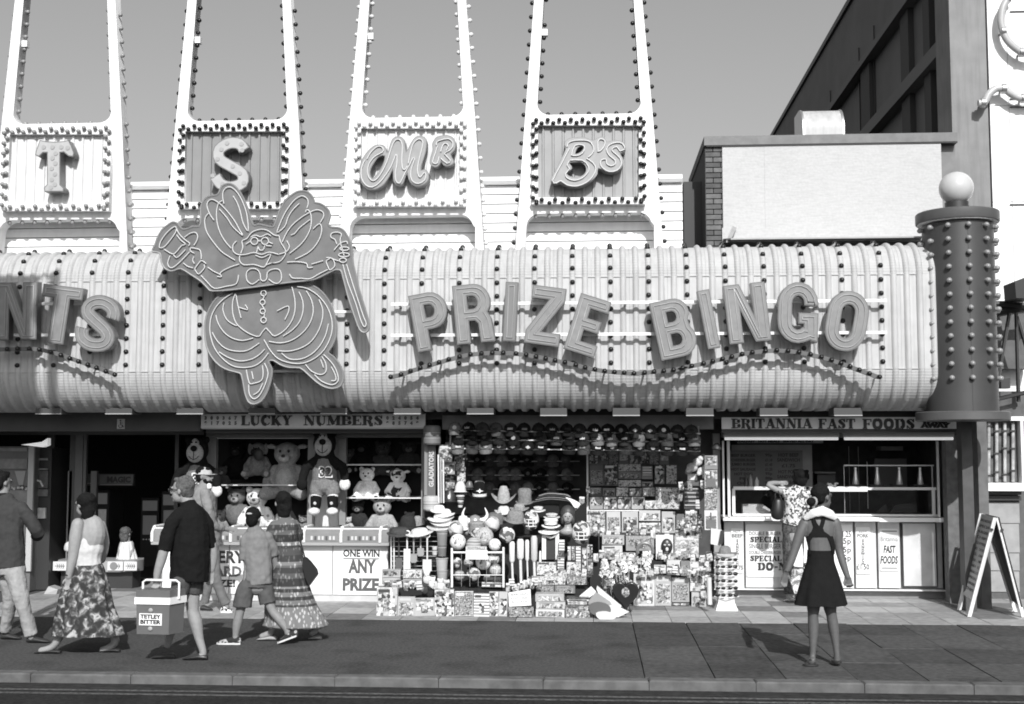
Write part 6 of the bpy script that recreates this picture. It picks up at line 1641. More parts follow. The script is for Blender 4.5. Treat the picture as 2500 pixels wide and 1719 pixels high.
# balls
bm_ = [pattern('ball_print_%d' % i, k, c, s) for i, (k, c, s) in enumerate((('cells', (.5, .12, .6, .3), 16), ('noise', (.02, .7, .75, .72), 22), ('cells', (.1, .6, .05, .4, .7), 20), ('wave', (.15, .5, .3), 5), ('noise', (.1, .5, .3, .7), 18)))]
balls = [(1113, 1293, 19, 0, 15.45, 'grey swirled ball on top of the ball heap, next to the bucket column'), (1118, 1323, 19.5, 1, 15.25, 'white ball with black letters at the edge of the ball heap'), (1166, 1305, 17, 2, 15.45, 'dark patterned ball half hidden in the middle of the heap'),
         (1182, 1310, 23, 4, 15.3, 'biggest ball, grey printed, in the middle of the heap'), (1201, 1280, 20, 0, 15.6, 'grey patterned ball resting highest in the heap'), (1238, 1306, 19.5, 2, 15.35, 'spotted dark ball beside the foam bats'), (1156, 1330, 18, 3, 15.2, 'plain grey ball behind the little price card'),
         (1208, 1330, 15, 1, 15.2, 'small white-patterned ball above the cage corner'), (1115, 1374, 13, 2, 15.3, 'dark ball in the cage next to its post'), (1156, 1402, 17, 2, 15.2, 'black and white ball low in the cage'), (1180, 1372, 19, 1, 15.25, 'pale flattened ball in the middle of the cage'),
         (1205, 1365, 14, 0, 15.35, 'grey ball in the far upper corner of the cage'), (1210, 1392, 15, 4, 15.3, 'pale grey ball in the far lower corner of the cage'), (1122, 1405, 13, 3, 15.3, 'small grey ball low behind the cage post'), (1144, 1373, 12, 4, 15.4, 'small ball behind the others in the cage'), (1144, 1296, 13, 3, 15.6, 'small grey ball behind the heap under the horned helmet')]
for x, y, r, m_, Y, lab in balls:
    c = W(x, y, Y); mb = MB(); mb.ball(c, r * Y / F, None, None, 20, 14); solo('play_ball', mb, bm_[m_], lab, 'ball', 'play balls in and above the cage', angle=80)
cg = thing('ball_cage', 'white wire cage that holds the play balls', 'cage', W(1166, 1440, 15.1))
for x, y0, y1 in ((1103, 1338, 1434), (1229, 1336, 1434)):
    A = W(x, y0, 15.02); B = W(x, y1, 15.02); mb = MB(); mb.tube([A, B], .014, 8); obj('post', mb, white, cg)
for y in (1349, 1404):
    A = W(1103, y, 15.02); B = W(1229, y, 15.02); mb = MB(); mb.tube([A, B], .012 if y < 1400 else .005, 8); obj('rail', mb, white, cg)
for k in range(6):
    A = W(1106 + 20.5 * k, 1350, 15.03); B = W(1106 + 20.5 * k, 1432, 15.03); mb = MB(); mb.tube([A, B], .0025, 4); obj('wire', mb, midgrey, cg)
tg = thing('price_card', 'white price card hanging on the rail of the ball cage', 'price card', W(1164, 1350, 14.99))
mb = MB(); mb.pbox(1137, 1343, 1190, 1366, 14.98, .008); obj('card', mb, white, tg); mb = MB(); mb.pbox(1137, 1334, 1188, 1342.5, 14.985, .008); obj('header', mb, plas(.5), tg)
text_at('FOOTBALLS', 1163, 1338.5, 14.98, 5.5, grt, tg, fit=42)
# foam bats
for i, (x0, y0, x1, y1, yb) in enumerate(((1243, 1322, 1257, 1373, 1425), (1262, 1316, 1279, 1366, 1433), (1282, 1318, 1292, 1369, 1425), (1296, 1308, 1312, 1371, 1430), (1316, 1345, 1322, 1400, 1440))):
    t = thing('foam_bat', ['short white foam bat next to the spotted ball', 'thick white foam bat, tallest of the bats', 'slim white foam bat between two thick ones', 'pale foam bat with a swirly cover', 'thin pale stick at the end of the bats'][i], 'bat', W((x0 + x1) / 2, yb, 15.35), 'foam bats in a row')
    A = W((x0 + x1) / 2, y0, 15.35); B = W((x0 + x1) / 2, y1, 15.35); C_ = W((x0 + x1) / 2 + 2, yb, 15.3); r = (x1 - x0) / 2 * 15.35 / F
    mb = MB(); mb.tube([A, A.lerp(B, .1), A.lerp(B, .9), B], [r * .7, r, r, r * .6], 12); obj('foam', mb, plas(.72 if i != 3 else .5), t)
    mb = MB(); mb.tube([B, C_], r * .42, 8); obj('handle', mb, plas(.55), t)
# white toy shop front and neighbours
tf = thing('toy_puppet_theatre', 'white toy window frame with dark opening between bats and boxes', 'toy', W(1344, 1366, 15.6))
mb = MB(); mb.pbox(1323, 1302, 1333, 1366, 15.6, .05); obj('frame_side', mb, white, tf); mb = MB(); mb.pbox(1356, 1302, 1365, 1366, 15.6, .05); obj('frame_side', mb, white, tf)
mb = MB(); P = W(1344, 1312, 15.6); mb.tube([W(1330, 1306, 15.59), W(1337, 1311, 15.59), W(1344, 1313, 15.59), W(1351, 1311, 15.59), W(1358, 1306, 15.59)], .014, 6); obj('swag', mb, white, tf)
mb = MB(); mb.pbox(1333, 1312, 1356, 1366, 15.63, .03); obj('opening', mb, dark, tf)
for i, (x0, y0, x1, y1, v, pr_) in enumerate(((1364, 1318, 1378, 1345, .7, 5), (1362, 1345, 1377, 1360, .1, 6), (1361, 1361, 1377, 1390, .6, 5), (1386, 1334, 1394, 1368, .66, 4), (1396, 1334, 1404, 1368, .6, 3), (1406, 1334, 1418, 1372, .5, 5), (1420, 1338, 1432, 1405, .35, 3), (1434, 1330, 1446, 1360, .66, 0),
                                         (1383, 1372, 1418, 1402, .3, 1), (1310, 1372, 1358, 1404, .4, 1), (1362, 1391, 1381, 1407, .25, 3), (1434, 1362, 1448, 1404, .08, 6))):
    pack(x0, y0, x1, y1, 15.5 - .02 * i, ['tall white printed roll beside the toy window', 'black printed tin between two pale rolls', 'pale printed roll below the black tin', 'slim white tube pack, one of a pair', 'slim pale tube pack, the second of a pair', 'striped upright pack under the caged mask', 'long grey ruler-like pack', 'small white patterned card by the post',
          'pack with a toy gun under the slim tubes', 'crinkled grey bag under the toy window', 'grey square pack low beside the crinkled bag', 'long dark pack against the post'][i], base=v, pr=pr_, group='upright packs in the middle of the stall')
# hats
def hat(name, label, parts, cat='hat', group='hats heaped in the stall'):
    t = thing(name, label, cat, parts[0][2].v[0] if False else (parts[0][3]), group)
    for nm, m, mb, _ in parts: obj(nm, mb, m, t)
    return t
def brim_hat(cx, cy, wcrown, hcrown, wbrim, curl, Y, v, label, top=.6, band=None, dent=0, tilt=0, hb=6):
    c = W(cx, cy, Y); k = Y / F
    t = thing('brimmed_hat', label, 'hat', c, 'hats heaped in the stall'); t.rotation_euler = (.15, tilt, 0)
    rc, h, rb = wcrown / 2 * k, hcrown * k, wbrim / 2 * k
    def put(nm, mb, m): me = mb.mesh(nm, m); o = bpy.data.objects.new(nm, me); link(o, t)
    mb = MB(); R = []
    for f, z in ((1, 0), (1.0, .1), (.96, .45), (top + .2, .85), (top, 1.0), (top * .6, .97 - dent), (.05, .94 - dent)): R.append([Vector((rc * f * cos(a), rc * f * .8 * sin(a), h * z)) for a in [2 * pi * q / 16 for q in range(16)]])
    mb.rings(R); put('crown', mb, clothm(v))
    mb = MB(); rows = []
    for f in (0, .35, .7, 1.0):
        rows.append([Vector((cos(a) * (rc + (rb - rc) * f), sin(a) * (rc * .8 + (rb * .85 - rc * .8) * f), curl * (f ** 2) * abs(cos(a)) ** 2 * rb - .1 * f * rb * (sin(a) ** 2))) for a in [2 * pi * q / 20 for q in range(20)]])
    rows += [[p + Vector((0, 0, -.006)) for p in r] for r in rows[::-1]]
    mb.rings(rows, cap=False, closed=True); put('brim', mb, clothm(v))
    if band is not None:
        mb = MB(); mb.rings([[Vector((rc * 1.03 * cos(a), rc * .83 * sin(a), z)) for a in [2 * pi * q / 16 for q in range(16)]] for z in (.002, h * .2)]); put('band', mb, clothm(band))
    return t
brim_hat(1171, 1211, 34, 34, 62, .25, 16.0, .02, 'black sheriff hat with a white star', band=.7)
mb = MB(); c = W(1171, 1199, 15.72); mb.prism([(c.x + (.05 if k % 2 == 0 else .02) * sin(pi * k / 4), c.z + (.03 if k % 2 == 0 else .012) * cos(pi * k / 4)) for k in range(8)], 15.72, 15.73); solo('star_badge', mb, white, 'white star badge on the front of the black sheriff hat', 'badge')
brim_hat(1171, 1190, 28, 16, 30, .0, 16.35, .72, 'white crown of a hat behind the sheriff hat')
brim_hat(1230, 1221, 30, 34, 62, .55, 15.9, .36, 'straw cowboy hat with steeply curled brim', top=.5, dent=.1)
brim_hat(1281, 1226, 34, 33, 46, .1, 15.95, .2, 'grey felt hat with high square crown', top=.8)
brim_hat(1268, 1242, 28, 12, 48, .12, 15.8, .28, 'grey felt hat squashed under the high-crowned one')
brim_hat(1258, 1270, 44, 24, 60, .1, 15.6, .22, 'big crumpled grey hat below the felt hats', tilt=.1)
brim_hat(1230, 1250, 30, 14, 46, .2, 15.8, .6, 'white and black cow-patterned hat')
brim_hat(1210, 1272, 46, 20, 62, .0, 15.75, .14, 'dark flat hat behind the highest ball')
for i in range(5): brim_hat(1080 + (0, 4, -4, 6, -8)[i], 1284 - 9.5 * i, 42 - 3 * i, 12, (78, 70, 66, 50, 44)[i], .06, 15.7, (.55, .7, .72, .75, .78)[i], 'white sun hat, %s from the bottom of the white pile' % ORD[i], tilt=rng.uniform(-.1, .1))
brim_hat(1058, 1266, 30, 6, 52, .0, 15.8, .05, 'black-edged flat hat sticking out of the white pile')
brim_hat(1024, 1300, 44, 10, 70, .0, 15.55, .62, 'white flat hat on the spade rack', tilt=-.12)
brim_hat(976, 1302, 50, 14, 64, .05, 15.6, .12, 'dark patterned hat on the rack next to the slot counter')
brim_hat(996, 1285, 40, 26, 50, .05, 15.7, .06, 'dark round hat standing on the patterned one')
brim_hat(1020, 1280, 22, 20, 26, .1, 15.75, .25, 'small grey hat behind the white sun hats')
brim_hat(1345, 1283, 32, 16, 46, .02, 15.6, .75, 'white boater with a black band on the toy window', band=.02, top=.92)
brim_hat(1347, 1262, 26, 8, 40, .02, 15.95, .6, 'pale boater, higher one behind the banded boater', band=.02, top=.92)
brim_hat(1314, 1245, 22, 8, 36, .02, 16.1, .65, 'pale oval hat on the black cloth', band=.02, top=.9)
brim_hat(1340, 1297, 36, 4, 52, .0, 15.62, .7, 'flat white hat brim under the banded boater')
for i in range(4):
    P = [W(1305 + 4 * i, 1226 - 5 * i, 16.3), W(1340, 1219 - 4.5 * i, 16.3), W(1380, 1222 - 4.5 * i, 16.3), W(1400 - 3 * i, 1227 - 4.5 * i, 16.3)]
    mb = MB(); mb.etube([Vector(q) for q in smooth_path([tuple(p) for p in P], 3)], [.014] * 10, [.07] * 10, 8); solo('folded_flag', mb, clothm((.15, .22, .12, .25)[i]), 'folded grey cloth hat, %s from the bottom of the flat stack' % ORD[i], 'cloth hat', 'flat stack of cloth hats', )
# horned helmet
hm = thing('horned_helmet', 'grey viking helmet with two white horns on a metal ball', 'helmet', W(1160, 1280, 15.6), 'helmets')
c = W(1160, 1276, 15.6)
mb = MB(); mb.lathe([(.085, -.03), (.088, 0), (.08, .05), (.05, .085), (.01, .1)], c, 18); obj('dome', mb, mat('helmet_steel', .32, .35, metal=.3), hm)
mb = MB(); mb.lathe([(.092, -.035), (.092, -.012)], c, 18); obj('rim', mb, plas(.12), hm)
for s in (-1, 1):
    mb = MB(); P = smooth_path([(c.x + s * .07, 15.58, c.z + .02), (c.x + s * .13, 15.57, c.z + .05), (c.x + s * .155, 15.57, c.z + .11), (c.x + s * .125, 15.57, c.z + .19)], 4); mb.tube(P, [.036 * (1 - i / (len(P) - .5)) + .003 for i in range(len(P))], 10); obj('horn', mb, white, hm)
brim_hat(1131, 1290, 26, 30, 30, .0, 15.55, .7, 'plain white dome hat left of the horned helmet'.replace('left of', 'beside'), top=.7)
brim_hat(1164, 1298, 38, 26, 44, .0, 15.5, .25, 'grey cloth hat under the horned helmet', top=.8)
# police helmets and stacked cups
for i, (x, y, w, h, v) in enumerate(((1124, 1201, 28, 26, .66), (1098, 1225, 34, 30, .03), (1146, 1190, 18, 16, .1))):
    c = W(x, y, 16.0); k = 16.0 / F
    t = thing('toy_helmet', ['white bell-shaped toy helmet', 'black bell-shaped toy police helmet with pale badge', 'small dark toy helmet at the back'][i], 'helmet', c, 'helmets')
    mb = MB(); mb.lathe([(w * .62 * k, 0), (w * .5 * k, .012), (w * .47 * k, h * .5 * k), (w * .3 * k, h * .9 * k), (.005, h * k)], c, 16); obj('dome', mb, plas(v), t)
    if i == 1:
        mb = MB(); mb.ball(c + Vector((0, -w * .5 * k, h * .4 * k)), .018, .008, .03); obj('badge', mb, white, t)
for i in range(5):
    c = W(1124 + (i % 2), 1212 + 6.2 * i, 15.9); r = .055 - .006 * i
    mb = MB(); mb.lathe([(r * .8, -.012), (r, .0), (r, .014), (r * .8, .018)], c, 14); solo('stacked_cup', mb, plas((.6, .1)[i % 2]), 'small ring of the striped cup column, %s from the top' % ORD[i], 'cup', 'striped column of cups')
# caged face masks
for i, (x, y, w, h, Y) in enumerate(((1297, 1270, 38, 50, 15.55), (1419, 1300, 46, 56, 15.45))):
    c = W(x, y, Y); k = Y / F
    t = thing('sports_helmet', ['patterned toy sports helmet with face grille, higher one by the bats', 'patterned toy sports helmet with face grille, lower one by the post'][i], 'helmet', c, 'helmets')
    mb = MB(); mb.ball(c, w / 2 * k, w * .45 * k, h / 2 * k, 18, 12); obj('shell', mb, bm_[2], t, angle=80)
    mb = MB(); mb.ball(c + Vector((0, -w * .33 * k, -h * .08 * k)), w * .28 * k, w * .2 * k, h * .22 * k, 12, 8); obj('face_hole', mb, dark, t)
    for dz in (-.28, -.12, .04):
        mb = MB(); mb.tube([c + Vector((w * .38 * k * sin(a), -w * .55 * k * cos(a), dz * h * k)) for a in [radians(q) for q in range(-60, 61, 20)]], .007, 6); obj('grille_bar', mb, white, t)
    for dx_ in (-.12, .12):
        mb = MB(); mb.tube([c + Vector((dx_ * w * k * 1.2, -w * .56 * k, .04 * h * k)), c + Vector((dx_ * w * k * 1.2, -w * .56 * k, -.28 * h * k))], .006, 6); obj('grille_bar', mb, white, t)
# mannequin head in leather helmet
mh = thing('display_head', 'display head wearing a dark old flying helmet', 'display head', W(1385, 1296, 15.75), 'helmets')
c = W(1386, 1258, 15.75)
mb = MB(); mb.ball(c, .075, .09, .11, 16, 12); mb.ball(c + Vector((.0, -.06, -.03)), .055, .045, .07, 14, 10); mb.ball(c + Vector((0.01, -.115, -.02)), .012, .02, .022); mb.etube([c + Vector((0, .01, -.07)), c + Vector((0, .01, -.16)), c + Vector((0, .0, -.2))], [.04, .05, .11], [.04, .05, .06], 14)
o = remesh('head', mb, plas(.3), .007, 3, mh)
mb = MB(); mb.ball(c + Vector((0, .015, .03)), .092, .1, .1, 16, 12); mb.ball(c + Vector((-.065, .0, -.06)), .028, .045, .06); mb.ball(c + Vector((.065, .0, -.06)), .028, .045, .06)
remesh('leather_helmet', mb, mat('leather_dark', .05, .5), .008, 2, mh)
for s in (-1, 1):
    mb = MB(); mb.ball(c + Vector((s * .025, -.1, -.01)), .012, .006, .006); obj('eye', mb, dark, mh)
mb = MB(); mb.tube([c + Vector((-.02, -.102, -.065)), c + Vector((.02, -.102, -.065))], .004, 6); obj('mouth', mb, plas(.15), mh)
prism_thing('parasol_cloth', [(1402, 1252), (1420, 1232), (1432, 1226), (1432, 1290), (1408, 1288)], 16.2, .05, mat('black_cloth', .012), 'folded black cloth hanging beside the display head', 'cloth')
prism_thing('pennant', smooth_path([(1380, 1214), (1400, 1220), (1417, 1231), (1404, 1240), (1392, 1224)], 3, True), 16.15, .02, white, 'white curved pennant behind the display head', 'pennant')
prism_thing('black_backcloth', [(1300, 1234), (1365, 1230), (1365, 1266), (1300, 1262)], 16.35, .03, mat('black_cloth', .012), 'black cloth behind the boaters', 'cloth')
# long foam pugil stick
ps = thing('foam_pugil_stick', 'upright foam battle stick with two padded drums and a lettered shaft', 'foam stick', W(1062, 1245, 15.85))
for x, y0, y1, w, v in ((1055, 1038, 1086, 43, .15), (1054, 1210, 1247, 42, .42)):
    A = W(x, y0, 15.85); B = W(x, y1, 15.85); r = w / 2 * 15.85 / F; h = A.z - B.z
    mb = MB(); mb.lathe([(r * .85, B.z), (r, B.z + .02), (r, A.z - .03), (r * .9, A.z - .008), (r * .5, A.z)], (A.x, 15.85, 0), 22); obj('padded_drum', mb, mat('drum_%02d' % int(v * 100), v, .6), ps)
    for f in (.32, .42, .6):
        mb = MB(); mb.lathe([(r * 1.01, B.z + h * f), (r * 1.02, B.z + h * f + .006)], (A.x, 15.85, 0), 22); obj('drum_stripe', mb, dark if f == .42 else midgrey, ps)
A = W(1054, 1086, 15.9); B = W(1054, 1210, 15.9)
mb = MB(); mb.box(A.x - .055, A.x + .05, 15.9, 15.98, B.z, A.z); obj('shaft_panel', mb, mat('shaft_panel', .10, .6, noise=.2), ps)
mb = MB(); mb.box(A.x - .098, A.x - .058, 15.92, 15.98, B.z, A.z); obj('shaft_edge', mb, mat('shaft_edge', .2, .6), ps)
me = text_mesh('lettering', 'GLADIATORS', .085, mat('pale_print', .5, .6), depth=.004, bold=.003)
sx_ = (W(1054, 1100, 15.9).z - W(1054, 1188, 15.9).z) / (max(v.co.x for v in me.vertices) - min(v.co.x for v in me.vertices))
me.transform(Matrix.Diagonal((sx_, 1, 1, 1)))
inst('lettering', me, ps, (A.x + .0, 15.894, (W(1054, 1100, 15.9).z + W(1054, 1190, 15.9).z) / 2), rot=(0, -pi / 2, 0))
for i, x in enumerate((1070, 1076, 1082)):
    mb = MB(); mb.tube([W(x, 1110 + 6 * i, 15.8), W(x + 1, 1228, 15.8)], .011, 8); solo('toy_stick', mb, plas((.7, .4, .68)[i]), ['white stick leaning next to the lettered shaft', 'grey stick between two white ones', 'white stick on the stall side of the grey one'][i], 'stick', 'sticks beside the foam battle stick')
# hanging bags at the upper corner
for i, (x0, y0, x1, y1, pr_, v) in enumerate(((1070, 1086, 1104, 1128, 6, .15), (1088, 1080, 1122, 1112, 7, .12), (1082, 1126, 1110, 1158, 3, .5), (1112, 1108, 1134, 1150, 7, .2), (1116, 1140, 1136, 1176, 1, .4), (1087, 1160, 1106, 1200, 6, .2))):
    pack(x0, y0, x1, y1, 15.9 + .05 * i, ['dark bag hanging beside the lettered shaft', 'dark bag crossing behind the first one', 'pale printed bag under the dark bags', 'dark narrow bag at the shelf edge', 'grey narrow bag lowest at the shelf edge', 'dark printed bag above the police helmet'][i], base=v, pr=pr_, group='bags hanging in the stall corner')
# ---- wall of packs
k = 0
for i in range(8): pack(1438 + 24.6 * i, 1102, 1461 + 24.6 * i, 1134, 16.78, 'small dark pack, %s along the top row of the pack wall' % ORD[i], base=.18, pr=(0, 6, 7, 1)[i % 4], group='top row of the pack wall')
for i, (x0, y0, x1, y1, pr_, b) in enumerate(((1440, 1133, 1474, 1186, 7, .15), (1475, 1133, 1508, 1186, 6, .15), (1510, 1133, 1565, 1150, 1, .35), (1510, 1151, 1565, 1169, 3, .25), (1510, 1172, 1565, 1188, 1, .35), (1567, 1138, 1593, 1170, 5, .25), (1598, 1135, 1622, 1182, 1, .2), (1626, 1135, 1652, 1182, 1, .22), (1567, 1176, 1594, 1188, 0, .3))):
    pack(x0, y0, x1, y1, 16.74, ['dark magazine next to the post, tall row', 'dark magazine, second in the tall row', 'flat grey pack, upper of three stacked', 'flat grey pack, middle of three stacked', 'flat grey pack, lower of three stacked', 'striped pack beside the three stacked ones', 'tall grey pack beside a gap', 'tall grey pack next to the white soft toys', 'small flat pack under the striped pack'][i], base=b, pr=pr_, group='second row of the pack wall')
for i in range(7): pack(1439 + 32.5 * i, 1190 + (i % 2) * 2, 1469 + 32.5 * i, 1212, 16.7, '%s pack, %s along the third row of the pack wall' % (('dark', 'grey')[i % 2], ORD[i]), base=(.1, .3)[i % 2], pr=(7, 6, 1)[i % 3], group='third row of the pack wall')
for i in range(4): pack(1440 + 34 * i, 1214, 1472 + 34 * i, 1243, 16.62, 'speckled soldier pack, %s on the white ledge' % ORD[i], base=.55, pr=(2, 0, 2, 6)[i], group='packs standing on the white ledge')
pack(1600, 1190, 1660, 1243, 16.6, 'big crinkled grey bag beside the slatted toy house', base=.35, pr=1, group='bags of the pack wall')
pack(1575, 1222, 1612, 1243, 16.5, 'white pack with a dark car, top of its column', base=.75, pr=3, pic=1, group='car packs in a column')
for i, (x0, y0, x1, y1, pr_, b, lab) in enumerate(((1438, 1247, 1478, 1302, 3, .6, 'tall pale figure card at the post end of its row'), (1481, 1249, 1515, 1299, 7, .68, 'white card with a black figure'), (1518, 1249, 1558, 1300, 6, .6, 'white card with a black glove shape'), (1560, 1246, 1612, 1272, 4, .66, 'grey card with white shapes, upper of two'),
      (1560, 1276, 1613, 1302, 4, .6, 'grey card with white shapes, lower of two'), (1615, 1249, 1648, 1301, 3, .66, 'pale card with a dark oval on it'), (1650, 1255, 1670, 1308, 7, .2, 'dark bottle-shaped pack between two pale cards'), (1673, 1244, 1703, 1300, 3, .7, 'pale card with a dark hat picture'), (1704, 1256, 1714, 1302, 6, .12, 'narrow dark pack at the stall edge'))):
    pack(x0, y0, x1, y1, 16.4, lab, base=b, pr=pr_, pic=1, group='fourth row of the pack wall')
for i, (x0, y0, x1, y1, pr_, b, lab) in enumerate(((1470, 1306, 1524, 1330, 3, .4, 'flat grey parcel behind the pinwheels'), (1470, 1332, 1520, 1366, 0, .55, 'patterned bag behind the pinwheels'), (1528, 1308, 1597, 1345, 1, .45, 'grey toy set with curved picture'), (1646, 1308, 1706, 1362, 1, .5, 'wide busy grey bag, end of its row'))):
    pack(x0, y0, x1, y1, 16.2, lab, base=b, pr=pr_, pic=1, group='fifth row of the pack wall')
mk = thing('mask_card', 'card with a dark face mask hanging in the middle of the pack wall', 'mask', W(1625, 1362, 16.15))
mb = MB(); mb.pbox(1601, 1306, 1644, 1366, 16.18, .02); obj('card', mb, plas(.66), mk)
c = W(1628, 1334, 16.15); mb = MB(); mb.ball(c, .075, .04, .10, 16, 12); obj('mask', mb, mat('mask_black', .03, .35), mk, angle=80)
for s in (-1, 1):
    mb = MB(); mb.ball(c + Vector((s * .027, -.033, .02)), .018, .012, .012); obj('eye_hole', mb, plas(.5), mk)
mb = MB(); mb.ball(c + Vector((0, -.035, -.035)), .02, .014, .028); obj('snout', mb, plas(.6), mk)
mb = MB(); c = W(1575, 1345, 16.0); mb.tube([c + Vector((.1 * cos(a), 0, .1 * sin(a))) for a in [radians(q) for q in range(-20, 201, 22)]], .022, 8); solo('toy_ring', mb, plas(.15), 'grey half ring toy standing among white packs', 'toy')
mb = MB(); c = W(1578, 1357, 15.98); mb.ball(c, .055, .03, .06); solo('white_ball_bag', mb, plas(.7), 'round white bag inside the grey half ring', 'bag')
for i, (x0, y0, x1, y1, pr_, b, lab) in enumerate(((1546, 1402, 1598, 1480, 4, .76, 'tall white doll box standing on the ground'), (1598.5, 1405, 1639, 1479, 3, .74, 'tall white box with a dark doll'), (1640, 1410, 1683, 1470, 1, .6, 'grey window box with two figures'), (1684, 1372, 1726, 1444, 4, .74, 'white box above the round white pack'), (1688, 1446, 1724, 1481, 4, .72, 'small rounded white pack on the ground'),
      (1597, 1380, 1626, 1400, 4, .74, 'blank white card above the doll boxes'), (1628, 1368, 1660, 1404, 3, .62, 'pale box in the row above the doll boxes'), (1662, 1370, 1684, 1406, 7, .3, 'grey framed picture above the window box'), (1640, 1471, 1683, 1479, 6, .12, 'flat dark box under the grey window box'), (1512, 1350, 1548, 1368, 4, .74, 'white printed card above the pinwheels'))):
    pack(x0, y0, x1, y1, (G(1640, 1480).y if y1 > 1440 else 15.8 if y1 < 1410 else 15.62) if x0 > 1540 else 15.5, lab, base=b, pr=pr_, pic=1, depth=.08, group='doll boxes on the ground')
mb = MB(); A = W(1731, 1410, 15.3); B = W(1733, 1476, 15.3); mb.tube([A, B], .03, 12); solo('white_roll', mb, plas(.55), 'pale upright roll between doll boxes and sunglasses stand', 'roll')
# slatted toy house, white soft toys, hanging spade cards
sh = thing('slatted_toy_house', 'dark slatted toy house with a roof in the pack wall', 'toy house', W(1688, 1243, 16.3))
mb = MB(); P = [W(x, y, 16.3) for x, y in ((1664, 1186), (1680, 1172), (1704, 1172), (1712, 1186))]; mb.prism([(p.x, p.z) for p in P], 16.3, 16.45); obj('roof', mb, plas(.12), sh)
mb = MB(); mb.pbox(1670, 1187, 1708, 1243, 16.36, .08); obj('body', mb, plas(.05), sh)
for y in range(1192, 1241, 10):
    mb = MB(); mb.pbox(1672, y, 1706, y + 3, 16.34, .018); obj('slat', mb, plas(.4), sh)
mb = MB(); mb.pbox(1679, 1157, 1702, 1172, 16.3, .05); solo('white_cube', mb, plas(.66), 'small white box on the roof of the slatted toy house', 'box')
for i, (x, y, r, v) in enumerate(((1690, 1141, 14, .5), (1703, 1128, 12, .66), (1714, 1150, 12, .66), (1724, 1160, 9, .6), (1682, 1150, 9, .25), (1711, 1118, 8, .2))):
    c = W(x, y, 16.2); mb = MB(); rr = r * 16.2 / F; mb.ball(c, rr, rr * .8, rr * .8); mb.ball(c + Vector((rr * .6, -.02, rr * .7)), rr * .6); mb.ball(c + Vector((-rr * .7, -.02, -rr * .5)), rr * .45)
    o = remesh('soft_toy', mb, clothm(v), .008, 2); tag(o, ['pale soft toy lowest in the hanging bunch', 'white soft toy highest in the hanging bunch', 'white soft toy at the side of the hanging bunch', 'small white soft toy over the spade cards', 'grey soft toy behind the bunch', 'small grey soft toy at the top of the bunch'][i], 'soft toy', 'hanging bunch of soft toys')
for i, (y0, y1) in enumerate(((1112, 1146), (1148, 1191), (1194, 1244), (1246, 1294))):
    t = pack(1720, y0, 1752, y1, 16.0, ['grey card hanging topmost at the kiosk post', 'white spade card, highest of three at the kiosk post', 'white card with faint picture between two spade cards', 'white spade card, lowest at the kiosk post'][i], base=.7 if i else .25, pr=3, group='cards hanging on the kiosk post', depth=.01)
    if i in (1, 3):
        o = _origin(t); mb = MB(); A = W(1736, (y0 + y1) / 2 + 8, 15.985); mb.prism([(A.x - .06, A.z - .06), (A.x - .06, A.z + .05), (A.x + .06, A.z + .05), (A.x + .06, A.z - .06)], 15.985, 15.99); obj('spade_blade', mb, plas(.14), t)
        mb = MB(); mb.tube([A + Vector((0, 0, .05)), A + Vector((0, 0, .14))], .008, 6); obj('spade_handle', mb, plas(.14), t)
mb = MB(); c = W(1750, 1099, 16.0); mb.lathe([(.055, 0), (.07, .02), (.06, .05), (.02, .09)], c, 16); solo('black_lamp', mb, dark, 'black round lamp on the kiosk post', 'lamp')
mb = MB(); P = [W(x, y, 15.9) for x, y in ((1736, 1290), (1762, 1294), (1766, 1312), (1757, 1333), (1735, 1328))]; mb.prism([(p.x, p.z) for p in P], 15.9, 15.98); solo('carrier_bag', mb, plas(.6), 'pale carrier bag hanging above the sunglasses stand', 'bag')
mb = MB(); P = [W(x, y, 15.85) for x, y in ((1760, 1296), (1768, 1296), (1764, 1330), (1754, 1328))]; mb.prism([(p.x, p.z) for p in P], 15.86, 15.95); solo('dark_bag', mb, plas(.03), 'narrow black bag behind the pale carrier bag', 'bag')
# sunglasses stand
YG = G(1772, 1488).y
sg = thing('sunglasses_stand', 'white revolving stand with six rows of sunglasses', 'display stand', W(1772, 1490, YG))
c = W(1772, 1489, YG); cx_, k = c.x, YG / F
mb = MB(); mb.rings([[Vector((cx_ + s_ * q[0], YG + s_ * q[1], z)) for q in ((-1, -1), (1, -1), (1, 1), (-1, 1))] for s_, z in ((.135, 0.0), (.10, .095))]); obj('foot', mb, white, sg, smooth=False)
zt_s = W(1772, 1358, YG).z
mb = MB(); mb.box(cx_ - .10, cx_ + .10, YG - .1, YG + .1, .0951, zt_s); obj('core', mb, mat('stand_white', .6, .5), sg, smooth=False)
mb = MB(); mb.lathe([(.13, zt_s), (.14, zt_s + .02), (.10, zt_s + .03)], (cx_, YG, 0), 24); obj('top_plate', mb, mat('stand_white', .6), sg)
gm = mat('lens_black', .012, .12)
